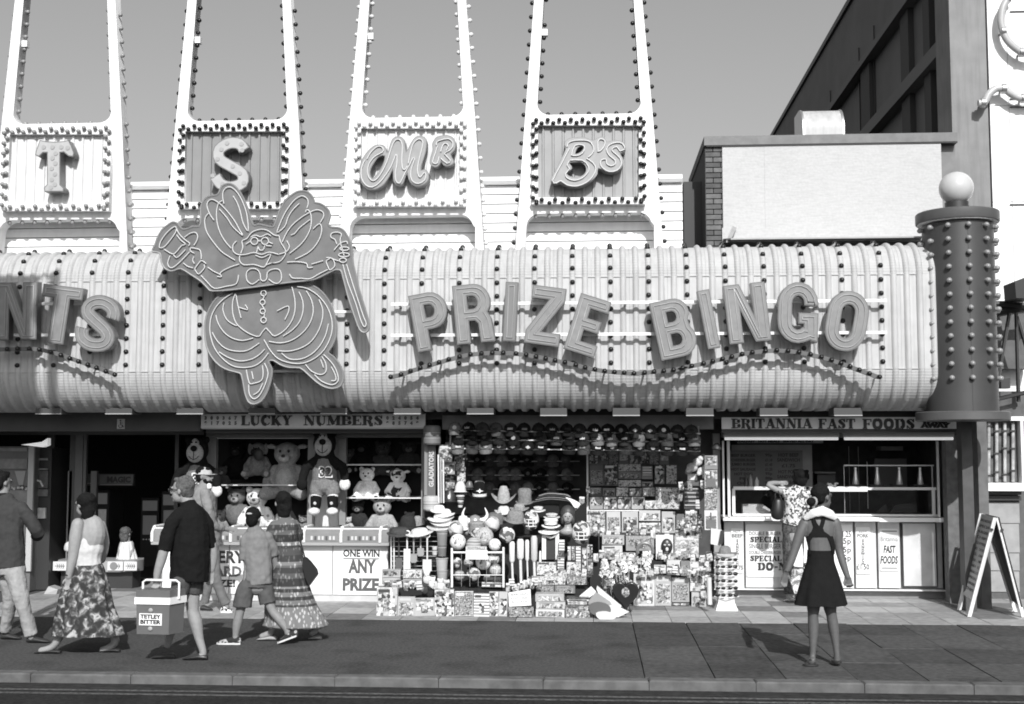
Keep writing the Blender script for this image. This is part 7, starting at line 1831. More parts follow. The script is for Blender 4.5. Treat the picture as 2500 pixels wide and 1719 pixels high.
for r_ in range(6):
    z = W(1772, 1366 + 17.5 * r_, YG - .15).z
    for c2_ in range(2):
        x0 = cx_ - .075 + .15 * c2_
        g = thing('sunglasses', 'sunglasses in the %s row of the stand, %s side' % (ORD[r_], ('stall', 'kiosk')[c2_]), 'sunglasses', (x0, YG - .14, z), 'sunglasses on the stand')
        for s in (-1, 1):
            mb = MB(); mb.ball((x0 + s * .032, YG - .15, z), .028, .008, .019, 10, 6, Matrix.Rotation(s * .15, 3, 'Y')); obj('lens', mb, gm, g)
        mb = MB(); mb.tube([(x0 - .066, YG - .135, z + .008), (x0 - .03, YG - .15, z + .022), (x0, YG - .155, z + .010), (x0 + .03, YG - .15, z + .022), (x0 + .066, YG - .135, z + .008)], .005, 6); obj('frame', mb, plas((.04, .5, .1)[(r_ + c2_) % 3]), g)
    mb = MB(); mb.tube([(cx_ - .15, YG - .12, z - .018), (cx_, YG - .17, z - .03), (cx_ + .15, YG - .12, z - .018)], .006, 6); obj('shelf_lip', mb, white, sg)
brim_hat(1770, 1352, 30, 18, 56, .1, YG, .2, 'crumpled grey cloth hat on top of the sunglasses stand')
# pinwheels and heart balloon
pwm = []
for j in range(3):
    b = MB()
    for q in range(6):
        a = 2 * pi * q / 6; r = .05
        b.add([(0, 0, 0), (r * cos(a), -.012, r * sin(a)), (r * .9 * cos(a + .8), .004, r * .9 * sin(a + .8)), (0, .006, 0), (r * cos(a), -.008, r * sin(a)), (r * .9 * cos(a + .8), .008, r * .9 * sin(a + .8))], [(0, 1, 2), (5, 4, 3), (0, 3, 4, 1), (1, 4, 5, 2), (2, 5, 3, 0)])
    pwm.append(b.mesh('sails', plas((.72, .6, .35)[j]), False))
stick = MB(); stick.tube([(0, .01, 0), (0, .02, -.22)], .003, 5); stick = stick.mesh('stick', plas(.6))
hubm = MB(); hubm.ball((0, -.012, 0), .009); hubm = hubm.mesh('hub', plas(.1))
hk = 0
for i in range(40):
    x, y = rng.uniform(1468, 1545), rng.uniform(1362, 1424)
    if i > 30: x, y = rng.uniform(1545, 1590), rng.uniform(1362, 1398)
    p = W(x, y, rng.uniform(15.0, 15.35))
    t = thing('pinwheel', '%s pinwheel, %s in the dense bunch above the heart balloon' % (('white', 'pale', 'grey')[i % 3], ('low near the heart balloon', 'at mid height', 'high up')[0 if y > 1400 else 1 if y > 1382 else 2]), 'pinwheel', p, 'dense bunch of pale pinwheels'); t.rotation_euler = (rng.uniform(-.4, .4), rng.uniform(0, 3), rng.uniform(-.4, .4))
    for me in (pwm[i % 3], hubm):
        o = bpy.data.objects.new(me.name.split('.')[0], me); link(o, t)
    inst('stick', stick, t, p, rot=(0, -t.rotation_euler.y + rng.uniform(-.2, .2), 0))
c = W(1527, 1450, 15.0)
hp = [(c.x + .011 * 16 * sin(a) ** 3 * .8, c.z + .0105 * (13 * cos(a) - 5 * cos(2 * a) - 2 * cos(3 * a) - cos(4 * a))) for a in [2 * pi * q / 28 for q in range(28)]]
me = curve_mesh('heart_balloon', [hp], .03, [mat('foil_dark', .03, .2, metal=.4)], bevel=.02)
hb = thing('heart_balloon', 'dark shiny heart balloon with a pale flower print', 'balloon', (c.x, 15.0, c.z)); inst('foil', me, hb, (0, 15.0, 0))
mb = MB(); mb.ball((c.x - .0, 14.975, c.z + .02), .05, .012, .06, 8, 5); obj('flower_print', mb, PRN[2], hb)
pack(1472, 1405, 1500, 1440, 15.1, 'dark bag under the pinwheel bunch', base=.06, pr=6, group='doll boxes on the ground')

# ==== toys of the prize windows
def plush(name, label, cx, cy, s, Y, v, vm=None, ears='round', belly=None, legs=True, arms=True, snout=1.0, spots=None, grp='soft toys in the prize windows', mouth=True, hang=False):
    """sitting soft toy; cx, cy = middle of the head in photo pixels, s = head width in pixels"""
    k = Y / F; r = s / 2 * k; c = W(cx, cy, Y); Yb = Y
    t = thing(name, label, 'soft toy', c + Vector((0, 0, -r * 3.4)), grp)
    fur = clothm(v) if not isinstance(v, bpy.types.Material) else v
    mb = MB(); mb.ball(c, r, r * .85, r * .88, 14, 10)
    if ears == 'round':
        for q in (-1, 1): mb.ball(c + Vector((q * r * .75, 0, r * .72)), r * .32, r * .2, r * .32)
    elif ears == 'long':
        for q in (-1, 1): mb.ball(c + Vector((q * r * 1.0, 0, r * .1)), r * .3, r * .2, r * .75)
    elif ears == 'side':
        for q in (-1, 1): mb.ball(c + Vector((q * r * 1.2, 0, r * .55)), r * .42, r * .15, r * .2)
    b = c + Vector((0, .02, -r * 1.9)); mb.ball(b, r * 1.15, r * .95, r * 1.35, 16, 10)
    if arms:
        for q in (-1, 1): mb.etube([b + Vector((q * r * .9, -.01, r * .75)), b + Vector((q * r * 1.45, -r * .3, -r * .1)), b + Vector((q * r * 1.3, -r * .8, -r * .5))], [r * .36, r * .34, r * .38], [r * .36, r * .34, r * .38], 10)
    if legs:
        for q in (-1, 1): mb.etube([b + Vector((q * r * .7, -r * .2, -r * .95)), b + Vector((q * r * 1.35, -r * 1.1, -r * 1.05))], [r * .45, r * .5], [r * .45, r * .5], 10)
    remesh('fur', mb, fur, max(.007, r * .09), 3, t)
    vm_ = vm if vm is not None else .4
    mb = MB(); mb.ball(c + Vector((0, -r * .78, -r * .3)), r * .45 * snout, r * .4, r * .33 * snout); obj('muzzle', mb, clothm(vm_), t, angle=80)
    mb = MB(); mb.ball(c + Vector((0, -r * 1.18, -r * .16)), r * .16, r * .1, r * .12); obj('nose', mb, dark, t)
    for q in (-1, 1):
        mb = MB(); mb.ball(c + Vector((q * r * .32, -r * .86, r * .2)), r * .1, r * .06, r * .12); obj('eye', mb, mat('toy_eye', .01, .15), t)
    if belly is not None:
        mb = MB(); mb.ball(b + Vector((0, -r * .35, 0)), r * .8, r * .75, r * 1.0); obj('belly', mb, clothm(belly), t, angle=80)
    if legs:
        for q in (-1, 1):
            mb = MB(); mb.ball(b + Vector((q * r * 1.4, -r * 1.5, -r * 1.05)), r * .3, r * .08, r * .32); obj('foot_pad', mb, clothm(.03 if (not isinstance(v, bpy.types.Material) and v > .4) else .3), t)
    return t
YP1 = 16.98
plush('polar_bear_toy', 'white polar bear toy with black paw pads on the middle shelf', 896, 1159, 38, YP1, .82, .8, belly=.82)
cow = plush('cow_toy', 'white and black cow toy beside the polar bear toy', 972, 1162, 38, YP1, pattern('cow_fur', 'noise', (.02, .02, .8, .82, .82), 7, stops=(0, .43, .45, .7, 1)), .8, ears='side', snout=1.35)
plush('koala_toy', 'grey bear toy in dark braces on the lowest shelf', 933, 1237, 46, 16.9, .34, .45, legs=False)
plush('dark_bear_toy', 'dark bear toy low beside the bear in braces', 874, 1240, 32, YP1, .06, .2)
plush('dark_devil_toy', 'dark soft toy with pale heart-shaped face, top shelf of the narrow window', 884, 1092, 38, 17.1, .02, .12, ears='round')
plush('grey_dog_toy', 'dim grey soft toy in the middle of the top shelf', 935, 1096, 40, 17.1, .10, .12)
plush('grey_elephant_toy', 'dim grey soft toy at the post end of the top shelf', 1000, 1092, 38, 17.1, .08, .15, ears='side')
plush('grey_cat_toy', 'dim soft toy with pale paws, top shelf next to the centre post', 853, 1108, 26, 17.1, .12, .15)
plush('big_pale_toy', 'big pale soft toy with a tuft of hair on the wide shelf', 701, 1108, 66, YP1, .33, .5, belly=.45, ears='side')
plush('beast_toy', 'open-mouthed soft toy leaning beside the big pale one', 630, 1098, 40, YP1, .20, .05, snout=1.6, ears='long')
mb = MB(); mb.ball(W(631, 1110, 16.78), .07, .03, .085, 12, 8); solo('beast_mouth', mb, dark, 'wide dark open mouth of the leaning soft toy', 'toy mouth')
plush('dark_round_toy', 'very dark round soft toy at the back of the wide shelf', 580, 1098, 44, 17.2, .025, .06)
plush('reclining_toy', 'grey soft toy half hidden beside the capped man', 542, 1150, 26, 16.85, .10, .25)
plush('spotted_dog_toy', 'white spotted dog toy at the middle of the lower shelf', 628, 1215, 54, 16.9, pattern('spot_fur', 'dist', (.2, .25, .7, .78), 11, stops=(0, .2, .28, 1)), .3, legs=False)
plush('monkey_toy', 'grey soft toy beside the spotted dog toy', 578, 1213, 46, YP1, .14, .3, legs=False)
plush('small_low_toy', 'small grey toy low by the white centre panel', 740, 1268, 22, 16.85, .2, .35)
plush('small_pale_toy', 'small pale toy low beside the bear in braces', 850, 1270, 18, 16.8, .4, .5)
plush('small_low_bear', 'small grey toy sitting low behind the man in the cap', 536, 1258, 30, 16.85, .2, .35)
plush('cap_bear_toy', 'small dark toy between the white sun hats and the bear', 1000, 1262, 26, 16.75, .05, .2)
# the two big basketball bears
def big_bear(label, cx, cy, Y, full):
    k = Y / F; S = lambda q: q * k
    c = W(cx, cy, Y)
    def P(dx, dy, dz=0): return W(cx + dx, cy + dy, Y) + Vector((0, dz, 0))
    t = thing('basketball_bear', label, 'soft toy', P(0, 165), 'big hanging basketball bears')
    bk = clothm(.02)
    mb = MB(); mb.ball(P(0, 0), S(29), S(24), S(34)); mb.etube([P(0, 32), P(0, 62), P(0, 100)], [S(26), S(32), S(30)], [S(20), S(24), S(22)])
    for q in (-1, 1):
        mb.ball(P(q * 22, -24), S(9), S(6), S(9))
        mb.etube([P(q * 22, 42), P(q * 44, 58, -.02), P(q * 50, 78, -.05), P(q * 52, 92, -.08)], [S(11), S(12), S(11), S(10)], [S(11), S(12), S(11), S(10)])
        mb.etube([P(q * 18, 105), P(q * 21, 130, -.02), P(q * 21, 150, -.04)], [S(13), S(12), S(11)], [S(13), S(12), S(11)])
    remesh('fur', mb, bk, .012, 3, t)
    mb = MB(); mb.ball(P(0, 8, -S(19)), S(22), S(12), S(24), 16, 10); mb.ball(P(0, -12, -S(18)), S(11), S(9), S(16), 14, 10); o = remesh('face', mb, clothm(.36), .008, 3, t)
    mb = MB(); mb.ball(P(1, -3, -S(32)), S(8.5), S(6), S(7.5)); obj('nose', mb, bk, t, angle=80)
    for q in (-1, 1):
        mb = MB(); mb.ball(P(q * 5, -18, -S(27)), S(2.4), S(2), S(2.4)); obj('eye', mb, mat('toy_eye', .01), t)
    mb = MB(); mb.tube([P(-11, 16, -S(32)), P(-6, 21, -S(33)), P(1, 24, -S(33)), P(8, 21, -S(33)), P(13, 15, -S(32))], S(.9), 6); mb2 = MB(); mb2.tube([P(1, 4, -S(33)), P(1, 23, -S(33.5))], S(.8), 6)
    obj('mouth', mb, bk, t); obj('mouth_seam', mb2, bk, t)
    mb = MB(); mb.etube([P(0, 48, -.004), P(0, 66, -.004), P(0, 88, -.004)], [S(25), S(31), S(32)], [S(23), S(27), S(26)], 18); vest = remesh('vest', mb, clothm(.17), .01, 2, t)
    mb = MB()
    mb.etube([P(0, 92, -.004), P(0, 100, -.004)], [S(33), S(33)], [S(26), S(25)], 18)
    for q in (-1, 1): mb.etube([P(q * 15, 96), P(q * 18, 116)], [S(19), S(20)], [S(20), S(20)], 14)
    remesh('shorts', mb, clothm(.2), .01, 2, t)
    text_at('32', cx + 2, cy + 70, Y - S(29) - .015, 22, board_txt, t, fit=29, bold=.004)
    text_at('32', cx + 2, cy + 70, Y - S(29) - .006, 26, white, t, fit=35, bold=.010)
    for q in (-1, 1):
        mb = MB(); mb.ball(P(q * 52, 100, -.09), S(14), S(10), S(15)); obj('paw', mb, clothm(.7) if q == 1 else bk, t, angle=80)
        if full:
            mb = MB(); mb.etube([P(q * 19, 122, -.02), P(q * 20, 130, -.02)], [S(14), S(14)], [S(14), S(14)], 14); obj('sock', mb, clothm(.7), t)
            mb = MB(); mb.etube([P(q * 20, 134, -.03), P(q * 21, 152, -.03)], [S(14), S(13)], [S(14), S(14)], 14); obj('boot', mb, clothm(.02), t)
            mb = MB(); mb.ball(P(q * 22, 166, -.10), S(15), S(18), S(10)); obj('toe_cap', mb, clothm(.7), t, angle=80)
            mb = MB(); mb.ball(P(q * 20, 146, -.03 - S(14)), S(4), S(2), S(4)); obj('boot_badge', mb, clothm(.5), t)
big_bear('big black bear in number 32 vest hanging full length on the centre panel', 793, 1082, 16.35, True)
big_bear('big black bear in number 32 vest hanging behind the man in the cap', 482, 1098, 16.4, False)

# ---- small bagged toys hung and stacked between the bigger goods
def trinket(x, y, w, h, Y, lab, grp):
    t = thing('bagged_toy', lab, 'bagged toy', W(x, y + h / 2, Y), grp); t.rotation_euler = (rng.uniform(-.1, .1), rng.uniform(-.15, .15), rng.uniform(-.3, .3))
    k = Y / F
    b = MB(); b.rings([[Vector((w / 2 * k * q[0] * f, .012 * g * q[1], h * k * z)) for q in ((-1, -1), (0, -1.3), (1, -1), (1, 1), (-1, 1))] for f, g, z in ((.7, .3, 0), (1, 1, .12), (1, 1.2, .5), (.9, .7, .78), (.92, .2, .8), (.92, .2, 1.0))])
    o = bpy.data.objects.new('bag', b.mesh('bag', PRN[rng.randrange(11)], False)); link(o, t)
    b = MB(); b.box(-w * .46 * k, w * .46 * k, -.006, -.0035, h * k * .8, h * k * .99)
    o = bpy.data.objects.new('header_card', b.mesh('header_card', plas(rng.choice((.6, .2, .05, .7))), False)); link(o, t)
def strip(n, x0, x1, y0, y1, Y, where, w=(9, 15), h=(16, 26)):
    for i in range(n):
        x = x0 + (x1 - x0) * (i + rng.uniform(.2, .8)) / n
        trinket(x, rng.uniform(y0, y1), rng.uniform(*w), rng.uniform(*h), Y + rng.uniform(-.06, .06), 'small bagged toy, %s %s' % (ORD[i % 24], where), 'small bagged toys ' + where)
strip(12, 925, 1100, 1424, 1436, 14.98, 'in the row behind the doll packs on the floor')
strip(10, 1236, 1320, 1418, 1436, 15.05, 'in the gap below the foam bats')
strip(14, 1310, 1440, 1398, 1412, 15.35, 'along the ledge above the long boat boxes')
strip(14, 1440, 1720, 1296, 1306, 16.25, 'along the string under the figure cards')
strip(16, 1446, 1716, 1352, 1366, 16.05, 'along the string above the doll boxes')
strip(10, 1560, 1722, 1388, 1402, 15.75, 'lying over the tops of the doll boxes')
strip(9, 1072, 1140, 1110, 1190, 16.05, 'down the hanging cluster by the lettered shaft')
strip(8, 1405, 1440, 1190, 1300, 16.35, 'down the string at the stall upright')
strip(10, 1655, 1722, 1180, 1290, 16.1, 'down the string beside the slatted toy house')
strip(8, 1716, 1738, 1330, 1470, 15.85, 'down the string behind the sunglasses stand')

mb = MB(); c = G(2472, 1496)
for k in range(6): mb.ball(c + Vector((rng.uniform(-.05, .05), rng.uniform(-.02, .02), .02)), rng.uniform(.015, .03), .02, .014, 7, 5)
remesh_ = remesh('paper_scrap', mb, white, .006, 1); tag(remesh_, 'crumpled white paper on the ground by the dark leaf of the A-board', 'litter')
# ==== people
def clothp(name, v, b=.012, bs=16):
    return mat(name, v, .9, noise=.10, nscale=20, bump=b, bscale=bs, spec=.15)
skin_l = mat('skin_light', .27, .6, noise=.08, nscale=30, spec=.3)
skin_m = mat('skin_mid', .22, .6, noise=.08, nscale=30, spec=.3)
skin_d = mat('skin_dark', .105, .5, noise=.08, nscale=30, spec=.35)
hair_d = mat('hair_dark', .009, .8, spec=.12, noise=.3, nscale=60, bump=.012, bscale=70)
hair_g = mat('hair_grey', .09, .8, spec=.15, noise=.4, nscale=50, bump=.012, bscale=70)
eye_m = mat('eye_dark', .02, .2)

class Person:
    def __init__(s, label, Y, foot, group=None):
        s.Y = Y; s.k = Y / F; s.ground = None; s.t = thing('person', label, 'person', foot, group); s.L = {}
    def P(s, px, py, dy=0.0):
        p = W(px, py, s.Y); return Vector((p.x, p.y + dy, p.z))
    def mb(s, layer):
        return s.L.setdefault(layer, MB())
    def limb(s, layer, pts, n=14):
        """pts: (px, py, dy in metres, half width in pixels, half depth in pixels)"""
        P = [s.P(a[0], a[1], a[2]) for a in pts]
        Q = [tuple(p) + (a[3] * s.k, a[4] * s.k) for p, a in zip(P, pts)]
        Q = smooth_path(Q, 3) if len(Q) > 2 else Q
        s.mb(layer).etube([q[:3] for q in Q], [max(.004, q[3]) for q in Q], [max(.004, q[4]) for q in Q], n, rend=layer == 'body')
    def hand(s, layer, px, py, dy, dx_, dz_, side=1, curl=.4, sc=1.0, ddy=0.0, flat=True):
        m = s.mb(layer); w = s.P(px, py, dy); d = Vector((dx_, ddy, dz_)).normalized()
        l = d.cross(Vector((0, 1, 0))).normalized() * side; nrm = l.cross(d).normalized()
        if nrm.y > 0: nrm = -nrm
        if not flat: l, nrm = nrm, -l * side
        e = w + d * .082 * sc
        lat = l
        ru, rv = (.036, .015) if flat else (.018, .034)
        m.etube([w - d * .02, w + d * .03 * sc, e], [ru * .75 * sc, ru * sc, ru * sc], [rv * 1.2 * sc, rv * 1.1 * sc, rv * .9 * sc], 12)
        for i, (o, ln) in enumerate(((-1.5, .062), (-.5, .074), (.5, .07), (1.5, .055))):
            b = e - d * .012 + lat * o * .0195 * sc; mid = b + (d * cos(curl * .6) + nrm * sin(curl * .6)) * ln * .55 * sc; tip = mid + (d * cos(curl * 1.6) + nrm * sin(curl * 1.6)) * ln * .5 * sc
            m.tube([b, mid, tip], [.0088 * sc, .0082 * sc, .0068 * sc], 8)
        b = w + d * .018 * sc - lat * .026 * sc; mid = b + (d * .7 - lat * .55 + nrm * .35).normalized() * .038 * sc; tip = mid + (d * .95 - lat * .1 + nrm * .4).normalized() * .03 * sc
        m.tube([b, mid, tip], [.012 * sc, .0105 * sc, .008 * sc], 8)
    def head(s, px, py, dy, az, hpx=None, skin=None, tilt=0.0, hair=None, hairshape='short', glasses=False, beard=None, cap=None, sc=1.0):
        """az: 0 looks at the camera, 90 looks to +x, 180 looks away; centre of the head at px, py"""
        c = s.P(px, py, dy); m = s.mb('body'); R = Matrix.Rotation(radians(az), 3, 'Z') @ Matrix.Rotation(tilt, 3, 'X')
        V = lambda x, y, z: c + R @ Vector((x * sc, -y * sc, z * sc))     # x to its side, y forwards, z up
        m.ball(V(0, -.012, .02), .073 * sc, .092 * sc, .092 * sc, 16, 12, R)
        m.ball(V(0, .028, -.045), .055 * sc, .058 * sc, .068 * sc, 14, 10, R)
        m.ball(V(0, .062, -.088), .026 * sc, .024 * sc, .02 * sc, 10, 6, R)
        m.ball(V(0, .096, -.012), .012 * sc, .018 * sc, .026 * sc, 10, 6, R)
        m.ball(V(0, .082, .022), .048 * sc, .014 * sc, .012 * sc, 10, 6, R)
        m.ball(V(0, .084, -.058), .022 * sc, .012 * sc, .012 * sc, 10, 6, R)
        for q in (-1, 1): m.ball(V(q * .076, -.012, -.008), .009 * sc, .018 * sc, .028 * sc, 8, 6, R)
        s.hc, s.hR, s.hs = c, R, sc; s.V = V
        for q in (-1, 1):
            b = MB(); b.ball(V(q * .03, .084, .006), .011 * sc, .007 * sc, .007 * sc, 8, 6, R); obj('eye', b, eye_m, s.t)
            b = MB(); b.tube([V(q * .016, .094, .026), V(q * .032, .094, .031), V(q * .048, .082, .026)], .004 * sc, 6); obj('eyebrow', b, hair or hair_d, s.t)
        b = MB(); b.tube([V(-.022, .088, -.056), V(0, .096, -.058), V(.022, .088, -.056)], .004 * sc, 6); obj('mouth', b, mat('lips', .12, .5), s.t)
        if hair:
            h = MB()
            if hairshape == 'short':
                h.ball(V(0, -.026, .042), .082 * sc, .092 * sc, .088 * sc, 16, 12, R); h.ball(V(0, -.055, -.01), .073 * sc, .058 * sc, .075 * sc, 14, 10, R)
                h.ball(V(0, .03, .09), .05 * sc, .045 * sc, .028 * sc, 10, 8, R)
            elif hairshape == 'full':
                h.ball(V(0, -.03, .045), .094 * sc, .105 * sc, .092 * sc, 16, 12, R); h.ball(V(0, -.055, -.02), .088 * sc, .075 * sc, .09 * sc, 14, 10, R)
                for i in range(14): a = rng.uniform(-2.4, 2.4); h.ball(V(.085 * sin(a + pi), -.03 - .085 * cos(a + pi) * -1 * 0 - .05 * abs(cos(a)), rng.uniform(-.06, .1)), .03 * sc, .03 * sc, .03 * sc, 8, 6)
            elif hairshape == 'bob':
                h.ball(V(0, -.03, .04), .088 * sc, .10 * sc, .088 * sc, 16, 12, R); h.etube([V(0, -.05, 0), V(0, -.062, -.06), V(0, -.06, -.11)], [.082 * sc, .078 * sc, .06 * sc], [.065 * sc, .055 * sc, .04 * sc], 14)
            elif hairshape == 'bun':
                h.ball(V(0, -.024, .036), .080 * sc, .094 * sc, .088 * sc, 16, 12, R); h.ball(V(0, -.05, -.005), .074 * sc, .06 * sc, .07 * sc, 14, 10, R)
                h.ball(V(-.0, -.15, -.045), .042 * sc, .05 * sc, .045 * sc, 12, 8, R)
            if beard:
                pass
            remesh('hair', h, hair, .007, 2, s.t, disp=.03)
        if beard:
            h = MB(); h.ball(V(0, .05, -.075), .05 * sc, .05 * sc, .048 * sc, 12, 8, R); h.ball(V(0, .02, -.05), .064 * sc, .05 * sc, .05 * sc, 12, 8, R); remesh('beard', h, beard, .009, 2, s.t)
        if glasses:
            for q in (-1, 1):
                b = MB(); b.tube([V(q * .032 + .02 * cos(a), .102 - .0, .004 + .016 * sin(a)) for a in [2 * pi * i / 10 for i in range(10)]], .0025, 5, closed=True); obj('glasses_rim', b, dark, s.t)
                b = MB(); b.tube([V(q * .053, .1, .006), V(q * .078, .0, .008)], .003, 5); obj('glasses_arm', b, dark, s.t)
        if cap:
            mcap, back = cap
            h = MB(); rr = []
            for j in range(7):
                a = radians(90 * j / 6.3); rr.append([V(.087 * cos(a) * cos(t_), -.012 + .104 * cos(a) * sin(t_), .025 + .09 * sin(a)) for t_ in [2 * pi * q / 18 for q in range(18)]])
            h.rings(rr); obj('cap_crown', h, mcap, s.t)
            h = MB(); sg_ = -1 if back else 1; top = []; bot = []
            pts_ = [(-.075, .04), (-.07, .11), (-.045, .155), (0, .17), (.045, .155), (.07, .11), (.075, .04)]
            vs = [V(x, -.012 + sg_ * y, .03 - .12 * x * x * 10 * .35) for x, y in pts_] + [V(x, -.012 + sg_ * y, .024 - .12 * x * x * 10 * .35) for x, y in pts_]
            n_ = len(pts_)
            h.add(vs, [tuple(range(n_)), tuple(range(2 * n_ - 1, n_ - 1, -1))] + [(i, n_ + i, n_ + (i + 1) % n_, (i + 1) % n_) for i in range(n_)]); obj('cap_peak', h, mcap, s.t)
        return s
    def loft(s, layer, rows, m, n=64, pleats=0, amp=0.0, cap=False, angle=80, phase=0.0, thick=True):
        """rows: (px centre, py, dy, half width px, half depth px, pleat factor) -> cloth that hangs"""
        b = MB(); R = []
        rows = smooth_path(rows, 3)
        for r in rows:
            c = s.P(r[0], r[1], r[2]); k = s.k; f = r[5] if len(r) > 5 else 1
            R.append([c + Vector((r[3] * k * cos(a) * (1 + amp * f * cos(pleats * a + phase) + amp * .6 * f * cos(pleats * .6 * a + 1.3)), r[4] * k * sin(a) * (1 + amp * f * cos(pleats * a + phase)), .012 * f * amp * 8 * cos(pleats * a))) for a in [2 * pi * q / n for q in range(n)]])
        rg_ = random.Random(int(rows[0][0]))
        ph = [rg_.uniform(-.05, .05) for _ in range(9)]
        for j, ring in enumerate(R):                      # uneven folds and a wavy hem
            f_ = j / (len(R) - 1); cen = sum(ring, Vector()) / n
            for q in range(n):
                w_ = sum(ph[u] * sin((u + 2) * 2 * pi * q / n + u * 1.7 + f_ * 1.5) for u in range(9)) * amp * 14 * f_
                ring[q] = cen + (ring[q] - cen) * (1 + w_ * .5) + Vector((0, 0, -w_ * .06 * f_))
        if thick: R += [[c2 + (Vector((sum(p.x for p in ring) / n, sum(p.y for p in ring) / n, c2.z)) - c2) * .04 for c2 in ring] for ring in R[::-1]]
        b.rings(R, cap=False, closed=thick)
        return obj(layer, b, m, s.t, angle=angle)
    def shoe(s, name, ax, ay, tx, ty, m, dy=0.0, w=.045, h=.055, sole=None, heel=.25, lift=0.0):
        """ankle pixel (ax, ay), toe pixel (tx, ty): ty is where the sole touches the ground"""
        a = s.P(ax, ay, dy); t_ = s.P(tx, ty, dy); d = Vector((t_.x - a.x, 0, 0)); L_ = max(.02, abs(d.x)); sg_ = 1 if d.x > 0 else -1
        z0 = (t_.z if abs(t_.z) > .2 else .004) if s.ground is None else s.ground; y = a.y
        hl = Vector((a.x - sg_ * .05, y, z0)); to = Vector((t_.x, y, z0)); up = Vector((0, 0, 1)); q = [0, .12, .35, .6, .85, 1.0]
        b = MB(); R = []
        for f, hh, ww in zip(q, (.7, 1.0, 1.0, .72, .5, .2), (.6, .85, .8, .95, .95, .45)):
            c = hl.lerp(to, f) + up * (lift * (1 - f) if lift else 0)
            R.append([c + Vector((0, w * ww * cos(g), 0)) + up * (h * hh * (1 + sin(g)) / 2 * 1.15) for g in [2 * pi * i / 12 for i in range(12)]])
        b.rings(R); o = obj(name, b, m, s.t)
        if sole:
            b = MB(); R = []
            for f, ww in zip(q, (.6, .85, .8, .95, .95, .45)):
                c = hl.lerp(to, f) + up * (lift * (1 - f) if lift else 0)
                R.append([c + Vector((0, w * ww * 1.06 * cy_, 0)) + up * cz_ for cy_, cz_ in ((-1, 0), (1, 0), (1, .018), (-1, .018))])
            b.rings(R); obj('sole', b, sole, o)
        return o
    def done(s, mats, voxel=.0085):
        for layer, b in s.L.items():
            if layer == 'body': o = remesh('body', b, mats['body'], .0068, 3, s.t)
            else: o = remesh(layer, b, mats[layer], voxel, 4, s.t, disp=.022 if layer in ('jacket', 'shirt', 'trousers', 'tshirt', 'shorts', 'top', 'blouse', 'bodice') else 0)
        return s

# ---- man in a dark jacket cut by the picture edge
p = Person('man in dark jacket and pale trousers walking, cut by the picture edge', 12.5, G(60, 1566))
p.head(6, 1178, 0, 150, hair=hair_d, hairshape='short', skin=skin_m)
p.limb('body', [(8, 1180, .02, 14, 14), (8, 1215, .0, 14, 14), (12, 1250, 0, 28, 22)])
p.limb('body', [(12, 1250, 0, 34, 24), (14, 1310, 0, 32, 24), (18, 1370, 0, 30, 26)])
p.limb('jacket', [(12, 1222, 0, 24, 20), (14, 1240, 0, 44, 27), (12, 1290, 0, 46, 32), (16, 1340, 0, 45, 33), (18, 1386, 0, 46, 33)])
p.limb('jacket', [(52, 1240, .0, 16, 16), (72, 1272, .02, 16, 17), (84, 1304, .08, 15, 16), (64, 1312, .24, 13, 14)])
p.limb('jacket', [(-28, 1240, .0, 15, 16), (-34, 1290, .02, 15, 16), (-30, 1330, .1, 14, 14)])
p.limb('collar', [(8, 1214, .0, 17, 17), (9, 1224, 0, 20, 18)])
p.limb('body', [(64, 1312, .2, 9, 9), (52, 1312, .3, 8, 8)]); p.hand('body', 52, 1312, .3, -.3, 0, ddy=.9)
p.limb('trousers', [(22, 1375, 0, 40, 30), (26, 1400, 0, 39, 30)])
p.limb('trousers', [(38, 1400, -.02, 25, 25), (56, 1455, -.05, 20, 21), (66, 1500, -.03, 16, 18), (76, 1550, 0, 17, 18)])
p.limb('trousers', [(10, 1400, .06, 22, 24), (14, 1460, .10, 18, 20), (4, 1505, .14, 15, 17), (-10, 1545, .2, 15, 17)])
p.limb('body', [(76, 1545, 0, 9, 10), (78, 1558, 0, 9, 10)])
p.shoe('shoe', 78, 1550, 122, 1569, dark, 0); p.shoe('shoe', -8, 1545, 30, 1556, dark, .2)
p.done({'body': skin_m, 'jacket': clothp('jacket_dark', .045, .012), 'trousers': clothp('trousers_pale', .30, .02), 'collar': clothp('collar_black', .015)})

# ---- woman in a floral skirt
p = Person('woman in pale strapless top and long floral skirt walking past the entrance', 11.93, G(190, 1594))
p.head(206, 1232, 0, -118, hair=hair_d, hairshape='bob', skin=skin_l)
p.limb('body', [(208, 1240, .0, 14, 14), (216, 1262, .0, 15, 15), (222, 1278, 0, 30, 22), (222, 1305, 0, 37, 28), (214, 1340, 0, 34, 28), (212, 1378, 0, 34, 30)])
p.limb('body', [(200, 1278, -.10, 15, 15), (197, 1310, -.12, 16, 15), (193, 1348, -.13, 13, 12), (188, 1378, -.14, 11, 11), (183, 1404, -.14, 8, 8)])
p.hand('body', 183, 1405, -.14, -.05, -1, side=1, curl=.5, sc=.95)
p.limb('body', [(232, 1285, .14, 13, 13), (240, 1330, .16, 12, 12), (232, 1370, .16, 10, 10)])
p.limb('top', [(214, 1326, 0, 42, 31), (208, 1345, 0, 44, 33), (210, 1370, 0, 38, 32), (212, 1384, 0, 38, 33)])
p.limb('top', [(178, 1335, -.05, 15, 16), (176, 1345, -.05, 15, 16)])
b = MB(); b.lathe([(.034, -.008), (.034, .008)], p.P(182, 1400, -.14), 14); obj('wristwatch', b, dark, p.t)
floral = pattern('floral_cloth', 'noise', (.008, .02, .05, .14, .42, .04), 15, stops=(0, .42, .5, .56, .66, .8))
